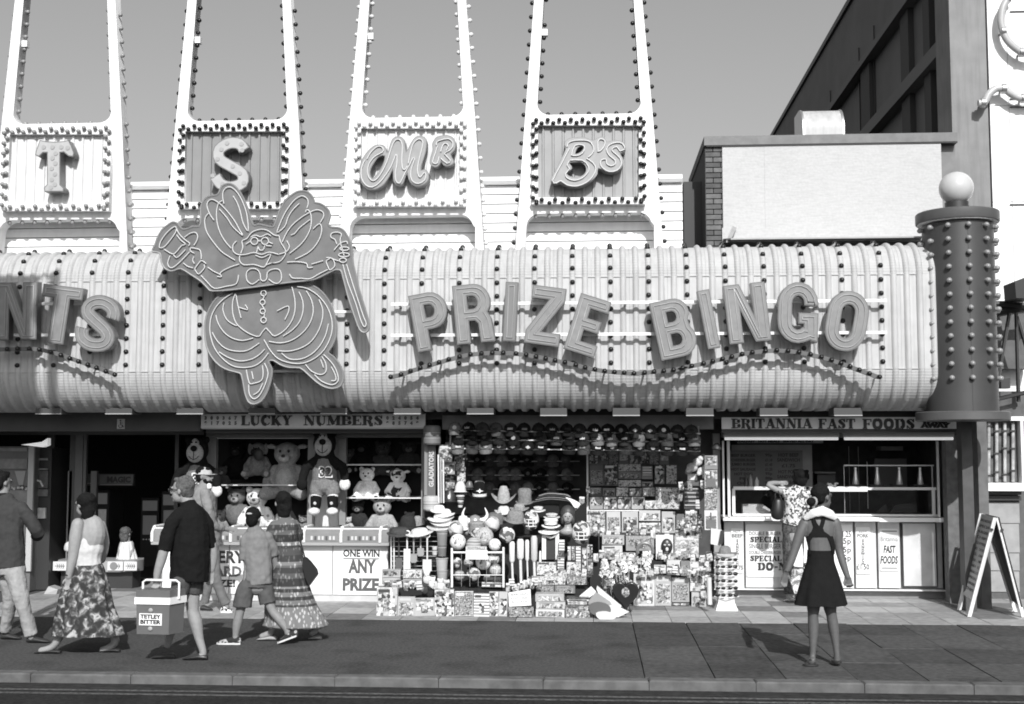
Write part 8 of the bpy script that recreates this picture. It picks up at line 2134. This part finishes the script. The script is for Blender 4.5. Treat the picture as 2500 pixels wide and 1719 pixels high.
p.loft('skirt', [(212, 1378, 0, 38, 33, 0), (212, 1392, 0, 44, 37, .3), (210, 1430, 0, 58, 44, .8), (208, 1480, 0, 70, 52, 1), (212, 1520, 0, 82, 58, 1.1), (214, 1548, 0, 88, 62, 1.3)], floral, pleats=13, amp=.035)
p.limb('body', [(190, 1480, 0, 18, 20), (160, 1530, -.04, 13, 15), (143, 1568, -.06, 9, 10), (128, 1580, -.06, 8, 9), (108, 1586, -.06, 8, 9)])
p.limb('body', [(235, 1480, 0, 18, 20), (262, 1530, .04, 13, 15), (277, 1566, .05, 10, 11), (262, 1582, .05, 8, 9), (246, 1588, .05, 8, 9)])
p.shoe('sandal', 143, 1570, 90, 1594, dark, -.06, h=.03); p.shoe('sandal', 276, 1570, 238, 1595, dark, .05, h=.028)
p.done({'body': skin_l, 'top': clothp('top_pale', .50, .012, 12)})

# ---- man in black shirt with a cool box
p = Person('grey-haired man in black polo shirt and shorts carrying a cool box', 11.55, G(470, 1612))
p.head(444, 1197, 0, -98, hair=hair_g, hairshape='short', glasses=True, sc=1.08)
p.limb('body', [(450, 1205, .0, 16, 15), (462, 1235, .0, 18, 17), (466, 1270, 0, 38, 26), (462, 1330, 0, 42, 30), (458, 1400, 0, 38, 30)])
p.limb('shirt', [(460, 1234, 0, 20, 20), (464, 1254, 0, 36, 34), (465, 1300, 0, 45, 40), (463, 1350, 0, 49, 41), (462, 1400, 0, 47, 40), (461, 1418, 0, 47, 39)])
p.limb('shirt', [(452, 1250, -.08, 16, 16), (434, 1272, -.13, 18, 17), (423, 1305, -.155, 17, 16), (417, 1341, -.17, 16, 15)])
p.limb('shirt', [(476, 1250, .08, 16, 16), (492, 1276, .13, 17, 17), (499, 1310, .155, 16, 16), (502, 1341, .17, 15, 15)])
p.limb('body', [(418, 1330, -.17, 12, 12), (410, 1360, -.17, 12, 12), (401, 1390, -.17, 10, 10), (397, 1408, -.16, 8, 8)])
p.hand('body', 398, 1406, -.16, -.1, -1, side=-1, curl=1.2)
p.limb('body', [(503, 1330, .17, 12, 12), (506, 1365, .18, 11, 11), (502, 1395, .18, 9, 9)]); p.hand('body', 502, 1398, .18, -.1, -1)
p.limb('shorts', [(462, 1405, 0, 40, 34), (464, 1420, 0, 38, 34)])
p.limb('shorts', [(470, 1420, .05, 24, 26), (466, 1450, .05, 23, 24)]); p.limb('shorts', [(450, 1420, -.08, 23, 25), (444, 1448, -.08, 22, 23)])
p.limb('body', [(468, 1430, .05, 19, 20), (466, 1465, .05, 17, 18), (467, 1495, .05, 15, 16), (474, 1520, .05, 16, 17), (482, 1560, .05, 11, 12), (492, 1595, .05, 8.5, 9), (488, 1604, .05, 9, 10)])
p.limb('body', [(446, 1430, -.08, 19, 20), (436, 1465, -.1, 16, 17), (428, 1495, -.1, 14, 15), (424, 1525, -.05, 14, 15), (410, 1560, .04, 9, 10), (402, 1578, .08, 8, 9)])
shoe_m = mat('shoe_leather', .03, .4)
p.shoe('shoe', 490, 1600, 442, 1616, shoe_m, .05, w=.05, h=.05); p.shoe('shoe', 406, 1580, 362, 1601, shoe_m, .1, w=.048, h=.045)
p.done({'body': skin_l, 'shirt': clothp('polo_black', .008, .012, 12), 'shorts': clothp('shorts_dark', .07, .015)})
# cool box in his hand
cbx = thing('cool_box', 'grey cool box with white rim, lettered label and white carrying handle', 'cool box', W(385, 1552, 11.35))
YX = 11.25; kx = YX / F
Pc = W(331, 1476, YX); ang = radians(24)
ux = Vector((cos(ang) * .86, -sin(ang) * 0 + .0, 0))
fl0 = W(333, 1474, YX); fr0 = W(414, 1474, YX - .03); br0 = W(451, 1460, YX + .17)
e1 = Vector((fr0.x - fl0.x, fr0.y - fl0.y, 0)); e2 = Vector((br0.x - fr0.x, br0.y - fr0.y, 0))
zb_, zm, zt2, zl_ = W(333, 1548, YX).z, W(333, 1475, YX).z, W(333, 1458, YX).z, W(333, 1440, YX).z
def qbox(z0, z1, g, taper=0, m=None, name=''):
    a = fl0 - (e1 * g / e1.length if g else Vector((0, 0, 0))) - (e2.normalized() * g if g else Vector((0, 0, 0)))
    e1_, e2_ = e1.normalized() * (e1.length + 2 * g), e2.normalized() * (e2.length + 2 * g)
    c = a + e1_ / 2 + e2_ / 2
    def R(z, s_): return [Vector((q.x, q.y, z)) for q in (c + (v - c) * s_ for v in (a, a + e1_, a + e1_ + e2_, a + e2_))]
    b = MB(); b.rings([R(z0, 1 - taper), R(z1, 1)]); return obj(name, b, m, cbx, smooth=False)
cbm = mat('coolbox_grey', .12, .45, noise=.05)
qbox(zb_, zm, 0, .04, cbm, 'box_body'); qbox(zm + .001, zt2, .012, 0, white, 'box_rim'); qbox(zt2 + .001, zl_, .004, -.0, cbm, 'box_lid')
n1 = e1.normalized(); nf_ = Vector((n1.y, -n1.x, 0))
b = MB(); q0 = fl0 + e1 * .1 + nf_ * .006; q1 = fl0 + e1 * .78 + nf_ * .006
zA, zB = W(333, 1497, YX).z, W(333, 1526, YX).z
b.hexa([Vector((q0.x, q0.y, zB)), Vector((q1.x, q1.y, zB)), Vector((q1.x, q1.y, zB)) - nf_ * .03, Vector((q0.x, q0.y, zB)) - nf_ * .03, Vector((q0.x, q0.y, zA)), Vector((q1.x, q1.y, zA)), Vector((q1.x, q1.y, zA)) - nf_ * .03, Vector((q0.x, q0.y, zA)) - nf_ * .03]); lb_ = obj('label_plate', b, white, cbx)
yaw_ = atan2(n1.y, n1.x)
for tx, yy in (('TETLEY', 1505), ('BITTER', 1518)):
    me = text_mesh('lettering', tx, .05, board_txt, depth=.002, bold=.002)
    xs_ = [v.co.x for v in me.vertices]; w_ = max(xs_) - min(xs_); me.transform(Matrix.Diagonal((.2 / w_, 1, 1, 1)))
    pc_ = (q0 + q1) / 2 + nf_ * .003; inst('lettering', me, lb_, (pc_.x, pc_.y, W(333, yy, YX).z), rot=(0, 0, yaw_))
for yy in (1489, 1534):
    b = MB(); pc_ = (q0 + q1) / 2; b.ball((pc_.x, pc_.y, W(333, yy, YX).z), .022, .006, .02, 8, 6); obj('crest', b, midgrey, lb_)
b = MB(); hm_ = e2 / 2; A = fl0 + e1 * .12 + hm_; B = fl0 + e1 * 1.25 + hm_; A = fl0 + hm_ - n1 * .016; B = fl0 + e1 + hm_ + n1 * .016
zh = W(400, 1419, YX).z
b.tube([Vector((A.x, A.y, zt2 - .02)), Vector((A.x, A.y, zh - .02)), Vector((A.x, A.y, zh)) + n1 * .03, Vector((B.x, B.y, zh)) - n1 * .03, Vector((B.x, B.y, zh - .02)), Vector((B.x, B.y, zt2 - .02))], .011, 8); obj('handle', b, white, cbx)

# ---- man in a cap at the prize counter
p = Person('bearded man in pale cap and grey shirt standing at the prize counter', 14.95, G(545, 1495))
p.head(500, 1163, 0, 86, hair=hair_d, hairshape='short', beard=hair_d, cap=(clothp('cap_pale', .40), False), sc=1.0)
p.limb('body', [(498, 1172, .0, 11, 11), (496, 1190, .0, 12, 12), (496, 1215, 0, 24, 20), (500, 1260, 0, 24, 22), (512, 1315, 0, 22, 22)])
p.limb('shirt', [(498, 1192, 0, 17, 17), (496, 1208, 0, 27, 26), (497, 1245, 0, 30, 29), (504, 1285, 0, 27, 27), (512, 1318, 0, 25, 26)])
p.limb('shirt', [(510, 1205, -.15, 13, 13), (519, 1240, -.17, 13, 13), (523, 1276, -.1, 12, 12), (540, 1290, .05, 10, 10)])
p.limb('shirt', [(492, 1208, .15, 12, 12), (500, 1250, .18, 12, 12), (520, 1285, .2, 10, 10)])
p.limb('body', [(536, 1288, .03, 7, 7), (552, 1294, .12, 7, 7)]); p.hand('body', 550, 1293, .1, 1, -.1, ddy=.4, sc=.95)
p.limb('trousers', [(513, 1312, 0, 26, 26), (516, 1335, 0, 26, 27)])
p.limb('trousers', [(522, 1335, -.07, 17, 18), (530, 1390, -.1, 14, 15), (538, 1430, -.08, 12, 13), (554, 1474, -.04, 13, 13)])
p.limb('trousers', [(508, 1335, .08, 17, 18), (505, 1395, .1, 13, 14), (500, 1440, .1, 11, 12), (492, 1474, .12, 11, 12)])
p.limb('body', [(555, 1470, -.04, 7, 8), (556, 1482, -.04, 7, 8)])
p.shoe('trainer', 553, 1478, 572, 1495, pattern('chequer', 'blocks', (.02, .7, .02, .6), 40), -.06, w=.048, h=.065, sole=white); p.shoe('trainer', 492, 1478, 512, 1488, dark, .12)
p.limb('undershirt', [(512, 1184, -.02, 6, 8), (514, 1194, -.03, 6, 8)])
p.done({'body': skin_m, 'shirt': clothp('shirt_grey', .22, .025, 12), 'trousers': clothp('jeans_grey', .15, .02, 12), 'undershirt': white})

# ---- boy in a back-to-front cap
p = Person('boy in dark cap, grey T-shirt and long shorts striding past the counter', 12.55, G(620, 1572))
p.head(620, 1266, 0, 170, hair=hair_d, hairshape='short', sc=.93, cap=(clothp('cap_black', .012), False))
b = MB(); b.ball(p.V(0, -.118, .06), .03, .006, .01); obj('cap_badge', b, clothp('badge_pale', .4), p.t)
p.limb('body', [(620, 1275, .0, 11, 11), (622, 1297, .0, 12, 12), (626, 1320, 0, 26, 20), (628, 1370, 0, 26, 22), (628, 1430, 0, 28, 24)])
p.limb('tshirt', [(622, 1298, 0, 20, 18), (624, 1312, 0, 33, 25), (627, 1350, 0, 35, 28), (629, 1395, 0, 35, 29), (630, 1426, 0, 36, 30)])
p.limb('tshirt', [(612, 1304, -.0, 12, 13), (603, 1318, -.02, 14, 14), (600, 1340, -.03, 14, 14), (601, 1366, -.03, 13, 14)])
p.limb('tshirt', [(650, 1312, .02, 14, 14), (660, 1340, .08, 13, 13), (662, 1360, .1, 12, 12)])
p.limb('body', [(603, 1355, -.03, 9, 9), (606, 1385, -.04, 8.5, 8.5), (603, 1420, -.05, 7, 7), (602, 1438, -.05, 6, 6)])
p.hand('body', 602, 1438, -.05, .05, -1, side=1, curl=.5, sc=.85)
p.limb('body', [(662, 1355, .1, 8, 8), (664, 1390, .15, 7, 7), (660, 1415, .2, 6, 6)]); p.hand('body', 660, 1415, .2, 0, -1, sc=.8)
p.limb('shorts', [(626, 1415, 0, 34, 28), (624, 1432, 0, 35, 30)])
p.limb('shorts', [(606, 1432, -.02, 22, 24), (596, 1458, -.03, 23, 24), (594, 1482, -.04, 24, 24)])
p.limb('shorts', [(642, 1430, .03, 22, 24), (648, 1455, .03, 21, 23), (652, 1474, .03, 20, 22)])
p.limb('body', [(598, 1450, -.03, 14, 15), (588, 1495, -.04, 11, 12), (582, 1520, -.04, 11.5, 12), (578, 1548, -.04, 7.5, 8), (578, 1556, -.04, 8, 8)])
p.limb('body', [(645, 1445, .03, 14, 15), (662, 1490, .03, 11, 12), (682, 1515, .03, 11, 11.5), (698, 1538, .03, 7.5, 8), (700, 1545, .03, 8, 8)])
tr_m = pattern('trainer_print', 'noise', (.012, .02, .5, .02), 16, stops=(0, .5, .58, .66))
p.shoe('trainer', 580, 1552, 533, 1572, tr_m, -.04, w=.048, h=.07, sole=plas(.6)); p.shoe('trainer', 712, 1545, 676, 1575, tr_m, .03, w=.045, h=.07, sole=plas(.6), lift=.075)
p.done({'body': skin_m, 'tshirt': clothp('tshirt_grey', .18, .010, 9), 'shorts': clothp('shorts_grey', .085, .008, 9)})

# ---- woman in a long patterned dress
p = Person('woman in long banded summer dress with a black shoulder bag', 12.8, G(700, 1557))
p.head(690, 1228, 0, -150, hair=hair_d, hairshape='bob', sc=1.02)
p.limb('body', [(690, 1238, .0, 13, 13), (690, 1262, .0, 14, 14), (692, 1285, 0, 28, 22), (694, 1330, 0, 28, 24), (698, 1400, 0, 30, 26)])
def band_mat(name, z_bottom, z_top):
    m = bpy.data.materials.new(name); m.use_nodes = True; nt = m.node_tree; N = nt.nodes; Lk = nt.links; b_ = N['Principled BSDF']; b_.inputs['Roughness'].default_value = .9
    g = N.new('ShaderNodeNewGeometry'); sx_ = N.new('ShaderNodeSeparateXYZ'); Lk.new(g.outputs['Position'], sx_.inputs[0])
    mr = N.new('ShaderNodeMapRange'); mr.inputs[1].default_value = z_bottom; mr.inputs[2].default_value = z_top; Lk.new(sx_.outputs[2], mr.inputs[0])
    r = N.new('ShaderNodeValToRGB'); r.color_ramp.interpolation = 'CONSTANT'; Lk.new(mr.outputs[0], r.inputs[0])
    stops = [(0, .12), (.02, .42), (.17, .40), (.2, .1), (.22, .35), (.26, .08), (.29, .38), (.33, .08), (.36, .45), (.38, .07), (.45, .2), (.5, .10), (.55, .26), (.57, .48), (.6, .10), (.66, .16), (.72, .09), (.745, .5), (.775, .06), (.84, .22), (.88, .09), (.93, .3)]
    while len(r.color_ramp.elements) < len(stops): r.color_ramp.elements.new(.5)
    for i, (q, v) in enumerate(stops): e = r.color_ramp.elements[i]; e.position = q; e.color = (v, v, v, 1)
    # small motifs along the bands
    vo = N.new('ShaderNodeTexVoronoi'); vo.inputs['Scale'].default_value = 34; tc_ = N.new('ShaderNodeTexCoord'); mp_ = N.new('ShaderNodeMapping'); mp_.inputs['Scale'].default_value = (1, 1, .45); Lk.new(tc_.outputs['Object'], mp_.inputs['Vector']); Lk.new(mp_.outputs[0], vo.inputs['Vector'])
    cr_ = N.new('ShaderNodeMapRange'); cr_.inputs[1].default_value = .25; cr_.inputs[2].default_value = .4; cr_.inputs[3].default_value = 1.0; cr_.inputs[4].default_value = .38; Lk.new(vo.outputs['Distance'], cr_.inputs[0])
    mu = N.new('ShaderNodeMath'); mu.operation = 'MULTIPLY'; Lk.new(r.outputs[0], mu.inputs[0]); Lk.new(cr_.outputs[0], mu.inputs[1]); Lk.new(mu.outputs[0], b_.inputs['Base Color'])
    return m
dm = band_mat('dress_bands', p.P(700, 1532).z, p.P(700, 1262).z)
p.limb('bodice', [(691, 1264, 0, 20, 18), (692, 1280, 0, 34, 26), (693, 1320, 0, 36, 30), (700, 1360, 0, 38, 32)])
p.limb('bodice', [(674, 1282, -.06, 14, 15), (668, 1302, -.08, 15, 16), (668, 1320, -.08, 15, 16)])
p.limb('bodice', [(714, 1282, .06, 14, 15), (720, 1302, .1, 14, 15), (722, 1322, .12, 14, 15)])
p.limb('body', [(670, 1315, -.08, 10, 10), (672, 1350, -.08, 9.5, 9.5), (668, 1385, -.06, 7.5, 7.5), (662, 1400, -.05, 6, 6)]); p.hand('body', 662, 1400, -.05, -.2, -1, sc=.9)
p.loft('skirt', [(699, 1335, 0, 37, 32, .1), (703, 1380, 0, 42, 36, .4), (704, 1430, 0, 51, 42, .8), (712, 1480, 0, 62, 50, 1), (722, 1512, 0, 71, 56, 1.2), (724, 1528, 0, 76, 58, 1.4)], dm, pleats=15, amp=.04)
p.limb('body', [(690, 1440, 0, 17, 18), (670, 1500, 0, 12, 13), (664, 1540, 0, 8, 9), (650, 1550, 0, 8, 9), (640, 1553, 0, 7, 8)])
p.limb('body', [(720, 1440, .05, 17, 18), (748, 1500, .08, 12, 13), (766, 1538, .1, 8, 9), (756, 1548, .1, 8, 9)])
p.shoe('sandal', 664, 1545, 628, 1559, midgrey, 0, h=.04); p.shoe('sandal', 768, 1540, 748, 1557, midgrey, .1, h=.03)
p.done({'body': skin_l, 'bodice': dm})
bgm = mat('bag_leather', .012, .4)
bag = thing('shoulder_bag', 'black slouching shoulder bag on a long thin strap', 'bag', W(760, 1430, 12.75))
b = MB(); P_b = [W(x, y, 12.72) for x, y in ((743, 1360), (749, 1361), (760, 1372), (774, 1390), (777, 1402), (757, 1429), (748, 1408), (741, 1380))]
b.prism([(q.x, q.z) for q in P_b], 12.66, 12.74); ob_ = obj('pouch', b, bgm, bag)
b = MB(); b.tube([W(716, 1268, 12.80), W(724, 1290, 12.76), W(734, 1325, 12.74), W(745, 1364, 12.72)], .009, 6); obj('strap', b, bgm, bag)

# ---- woman at the fast food counter
p = Person('woman in patterned blouse waiting at the fast food counter, arm raised', 16.45, G(1925, 1464))
p.head(1955, 1168, 0, 175, hair=hair_d, hairshape='full', sc=.95)
p.limb('body', [(1952, 1176, .0, 9, 9), (1950, 1192, .0, 10, 10), (1948, 1210, 0, 24, 17), (1944, 1250, 0, 25, 18), (1940, 1290, 0, 26, 20), (1938, 1310, 0, 24, 20)])
p.limb('body', [(1928, 1300, 0, 12, 12), (1926, 1450, 0, 7, 8)]); p.limb('body', [(1946, 1300, .03, 12, 12), (1948, 1450, .03, 7, 8)])
bl_m = pattern('blouse_print', 'cells', (.6, .05, .5, .65, .2, .62, .08), 40)
p.limb('blouse', [(1950, 1192, 0, 17, 14), (1948, 1202, 0, 31, 20), (1946, 1235, 0, 30, 23), (1942, 1265, 0, 29, 24), (1938, 1284, 0, 30, 25)])
p.limb('blouse', [(1922, 1202, 0, 11, 11), (1910, 1204, .0, 11, 11)]); p.limb('blouse', [(1974, 1205, 0, 11, 11), (1984, 1222, .02, 10, 10)])
p.limb('body', [(1918, 1203, .0, 8, 8), (1898, 1196, .0, 7, 7), (1876, 1184, .02, 6, 6), (1890, 1180, .08, 6, 6), (1906, 1180, .12, 5, 5)]); p.hand('body', 1906, 1180, .12, 1, 0, sc=.85)
p.limb('body', [(1984, 1218, .02, 7, 7), (1990, 1245, .05, 6, 6), (1985, 1265, .15, 5, 5)]); p.hand('body', 1985, 1265, .15, -.2, -.4, ddy=.6, sc=.85)
p.limb('trousers', [(1938, 1280, 0, 27, 21), (1936, 1300, 0, 27, 22)])
p.limb('trousers', [(1926, 1300, 0, 16, 17), (1925, 1370, 0, 14, 15), (1926, 1450, 0, 13, 14)]); p.limb('trousers', [(1948, 1300, .03, 16, 17), (1950, 1370, .03, 14, 15), (1948, 1450, .03, 13, 14)])
p.limb('body', [(1926, 1445, 0, 6, 7), (1926, 1459, 0, 7, 9)]); p.limb('body', [(1948, 1445, .03, 6, 7), (1948, 1459, .03, 7, 9)])
p.shoe('shoe', 1930, 1440, 1914, 1451, plas(.4), 0, w=.045, h=.05); p.shoe('shoe', 1952, 1440, 1940, 1450, plas(.4), .03, w=.045, h=.05)
p.done({'body': skin_l, 'blouse': bl_m, 'trousers': pattern('dark_print_trousers', 'noise', (.02, .04, .10, .03), 30)})
b = MB(); b.etube([W(1900, 1224, 16.2), W(1899, 1242, 16.2), W(1898, 1258, 16.2)], [.065, .08, .085], [.04, .06, .06], 14); hb_ = thing('black_handbag', 'big black handbag hanging beside the patterned blouse', 'bag', W(1899, 1264, 16.2)); obj('pouch', b, bgm, hb_)
b = MB(); b.tube([W(1893, 1222, 16.2), W(1892, 1206, 16.2), W(1900, 1198, 16.2), W(1908, 1222, 16.2)], .008, 6); obj('strap', b, bgm, hb_)
b = MB(); Q = [W(x, y, 16.0) for x, y in ((1946, 1323), (1958, 1326), (1962, 1360), (1960, 1385), (1940, 1383), (1932, 1374))]; b.prism([(q.x, q.z) for q in Q], 16.0, 16.06); solo('white_carrier', b, mat('thin_plastic', .7, .4, bump=.01, bscale=20), 'white plastic carrier between the two women', 'bag')
b = MB(); Q = [W(x, y, 16.05) for x, y in ((1934, 1389), (1960, 1389), (1966, 1420), (1960, 1448), (1940, 1450), (1930, 1420))]; b.prism([(q.x, q.z) for q in Q], 16.04, 16.12); solo('printed_carrier', b, pattern('carrier_print', 'noise', (.7, .6, .08, .4), 14), 'pale carrier bag with dark print standing by the counter', 'bag')

# ---- woman in a black sundress
p = Person('dark-skinned woman in short black sundress with a white towel round her neck', 11.68, G(2005, 1618))
p.head(2008, 1213, 0, 128, hair=hair_d, hairshape='bun', sc=1.0)
b = MB(); R_ = p.hR; b.tube([p.V(.03 * cos(a), -.115 - .0, -.04 + .034 * sin(a)) for a in [2 * pi * i / 10 for i in range(10)]], .012, 6, closed=True); obj('hair_scarf', b, clothp('scarf_pale', .3), p.t)
p.limb('body', [(2004, 1225, .0, 13, 13), (2002, 1252, .0, 14, 14), (2001, 1272, 0, 36, 20), (2001, 1300, 0, 36, 23), (2003, 1345, 0, 29, 21), (2003, 1390, 0, 36, 26), (2003, 1420, 0, 38, 28)], 18)
p.limb('body', [(1965, 1276, 0, 13, 13), (1952, 1305, -.01, 12.5, 12.5), (1938, 1346, -.02, 10, 10), (1929, 1372, -.03, 9, 9), (1919, 1396, -.04, 6.5, 6.5)])
p.hand('body', 1918, 1398, -.04, -.25, -1, side=-1, curl=.3, sc=.95)
p.limb('body', [(2039, 1276, 0, 13, 13), (2045, 1305, 0, 12.5, 12.5), (2049, 1342, 0, 10, 10), (2057, 1375, -.02, 9, 9), (2067, 1408, -.04, 6.5, 6.5)])
p.hand('body', 2067, 1408, -.04, .2, -1, side=1, curl=1.5, sc=.95)
p.limb('body', [(1986, 1430, 0, 21, 22), (1986, 1480, 0, 16, 17), (1985, 1502, 0, 12.5, 13.5), (1986, 1530, .01, 13, 15), (1985, 1570, 0, 9, 10), (1984, 1602, 0, 7, 8), (1980, 1614, -.03, 9, 14)])
p.limb('body', [(2022, 1430, 0, 21, 22), (2026, 1480, 0, 16, 17), (2030, 1502, 0, 12.5, 13.5), (2035, 1530, .01, 13, 15), (2040, 1568, 0, 9, 10), (2043, 1597, 0, 7, 8), (2044, 1609, .02, 9, 14)])
ddm = clothp('dress_black', .010, .015)
p.loft('skirt', [(2003, 1343, 0, 31, 24, 0), (2003, 1352, 0, 31.5, 24, 0), (2003, 1372, 0, 33, 26, .1), (2003, 1400, 0, 42, 31, .4), (2003, 1440, 0, 53, 40, .9), (2003, 1476, 0, 62, 47, 1.3)], ddm, pleats=9, amp=.03)
def back_patch(name, rows, m, off=.006):
    """cloth lying on the back: rows of (py, left px, right px)"""
    b = MB(); R = []
    ys_b = {1266: .20, 1300: .235, 1345: .21}
    for py, l_, r_ in rows:
        ring = []
        for i in range(9):
            f = i / 8; x = l_ + (r_ - l_) * f; u = (x - 2002) / 39.0
            hd = 22.5 * p.k * sqrt(max(.08, 1 - min(1, u * u) * .92)) + off
            q = p.P(x, py, -hd); ring.append(q)
        R.append(ring)
    vs = [v for r in R for v in r]; n_ = 9; o_ = len(vs); vs += [v + Vector((0, .012, 0)) for v in vs]; fs = []
    for j in range(len(R) - 1):
        for i in range(8):
            a_ = j * n_ + i; fs.append((a_, a_ + n_, a_ + n_ + 1, a_ + 1)); fs.append((o_ + a_, o_ + a_ + 1, o_ + a_ + n_ + 1, o_ + a_ + n_))
    for j in range(len(R) - 1):
        for i in (0, 8): a_ = j * n_ + i; fs.append((a_, a_ + n_, o_ + a_ + n_, o_ + a_))
    for i in range(8):
        for j in (0, len(R) - 1): a_ = j * n_ + i; fs.append((a_, a_ + 1, o_ + a_ + 1, o_ + a_))
    b.add(vs, fs); return obj(name, b, m, p.t, angle=70)
back_patch('strap', [(1262, 1977, 1985), (1275, 1979, 1990), (1288, 1982, 1999), (1298, 1982, 2002)], ddm)
back_patch('strap', [(1262, 2002, 2012), (1275, 1999, 2009), (1288, 1994, 2005), (1298, 1992, 2005)], ddm)
back_patch('yoke', [(1286, 1981, 2004), (1296, 1978, 2008), (1303, 1973, 2018), (1310, 1970, 2026)], ddm)
back_patch('side_panel', [(1308, 1968, 1982), (1320, 1967, 1975), (1335, 1970, 1974), (1352, 1972, 1977)], ddm)
back_patch('side_panel', [(1308, 2014, 2030), (1320, 2021, 2034), (1335, 2027, 2036), (1352, 2029, 2035)], ddm)

b = MB(); b.etube([p.P(1962, 1266, -.05), p.P(1980, 1252, -.10), p.P(2002, 1246, -.125), p.P(2022, 1254, -.10), p.P(2038, 1266, -.05)], [.028, .045, .052, .045, .028], [.010, .012, .014, .012, .010], 12)
b.etube([p.P(1964, 1262, -.03), p.P(1970, 1258, .06), p.P(1980, 1280, .13)], [.018, .018, .016], [.018, .018, .016]); b.etube([p.P(2036, 1262, -.03), p.P(2030, 1258, .06), p.P(2020, 1280, .13)], [.018, .018, .016], [.018, .018, .016])
towel = tag(remesh('towel', b, mat('towel_white', .72, .95, bump=.006, bscale=90), .009, 3), 'white towel draped round the neck of the woman in black', 'towel')
b = MB(); b.lathe([(.026, -.008), (.028, 0), (.026, .008)], p.P(1920, 1394, -.04), 12); obj('bracelet', b, dark, p.t)
for (x0, x1, y_, dy_) in ((1957, 1996, 1622, -.06), (2030, 2054, 1616, .0)):
    a_ = p.P(x0, y_, dy_); c_ = p.P(x1, y_, dy_); b = MB(); mx_ = (a_.x + c_.x) / 2; hw = (c_.x - a_.x) / 2
    b.prismz([(mx_ + hw * cos(q), a_.y + .0 + (.10 if hw < .06 else .05) * sin(q)) for q in [2 * pi * i / 16 for i in range(16)]], a_.z, a_.z + .016); o = obj('flip_flop', b, dark, p.t)
    b = MB(); b.tube([Vector((mx_ - hw * .7, a_.y, a_.z + .015)), Vector((mx_ - hw * .1, a_.y - .01, a_.z + .06)), Vector((mx_ + hw * .7, a_.y, a_.z + .015))], .006, 6); obj('toe_strap', b, dark, o)
p.done({'body': skin_d})

# ---- dim figures inside the arcade
p = Person('child in pale pleated skirt sitting on the fish-bone ride in the dim entrance', 17.6, W(310, 1370, 17.6))
p.head(309, 1303, 0, 160, hair=hair_g, hairshape='bob', sc=.85)
p.limb('body', [(309, 1308, 0, 7, 7), (309, 1320, 0, 9, 9), (309, 1335, 0, 15, 12), (309, 1352, 0, 15, 13)])
p.limb('body', [(297, 1328, 0, 6, 6), (294, 1345, -.03, 5, 5), (298, 1358, -.08, 4, 4)]); p.limb('body', [(321, 1328, 0, 6, 6), (324, 1345, -.03, 5, 5), (320, 1358, -.08, 4, 4)])
p.hand('body', 298, 1358, -.08, .1, -1, sc=.7); p.hand('body', 320, 1358, -.08, -.1, -1, sc=.7)
p.loft('skirt', [(309, 1322, 0, 14, 11, .5), (309, 1340, 0, 19, 15, 1), (309, 1368, 0, 26, 20, 1.4)], clothp('skirt_pale', .6), pleats=12, amp=.06)
p.done({'body': skin_l})
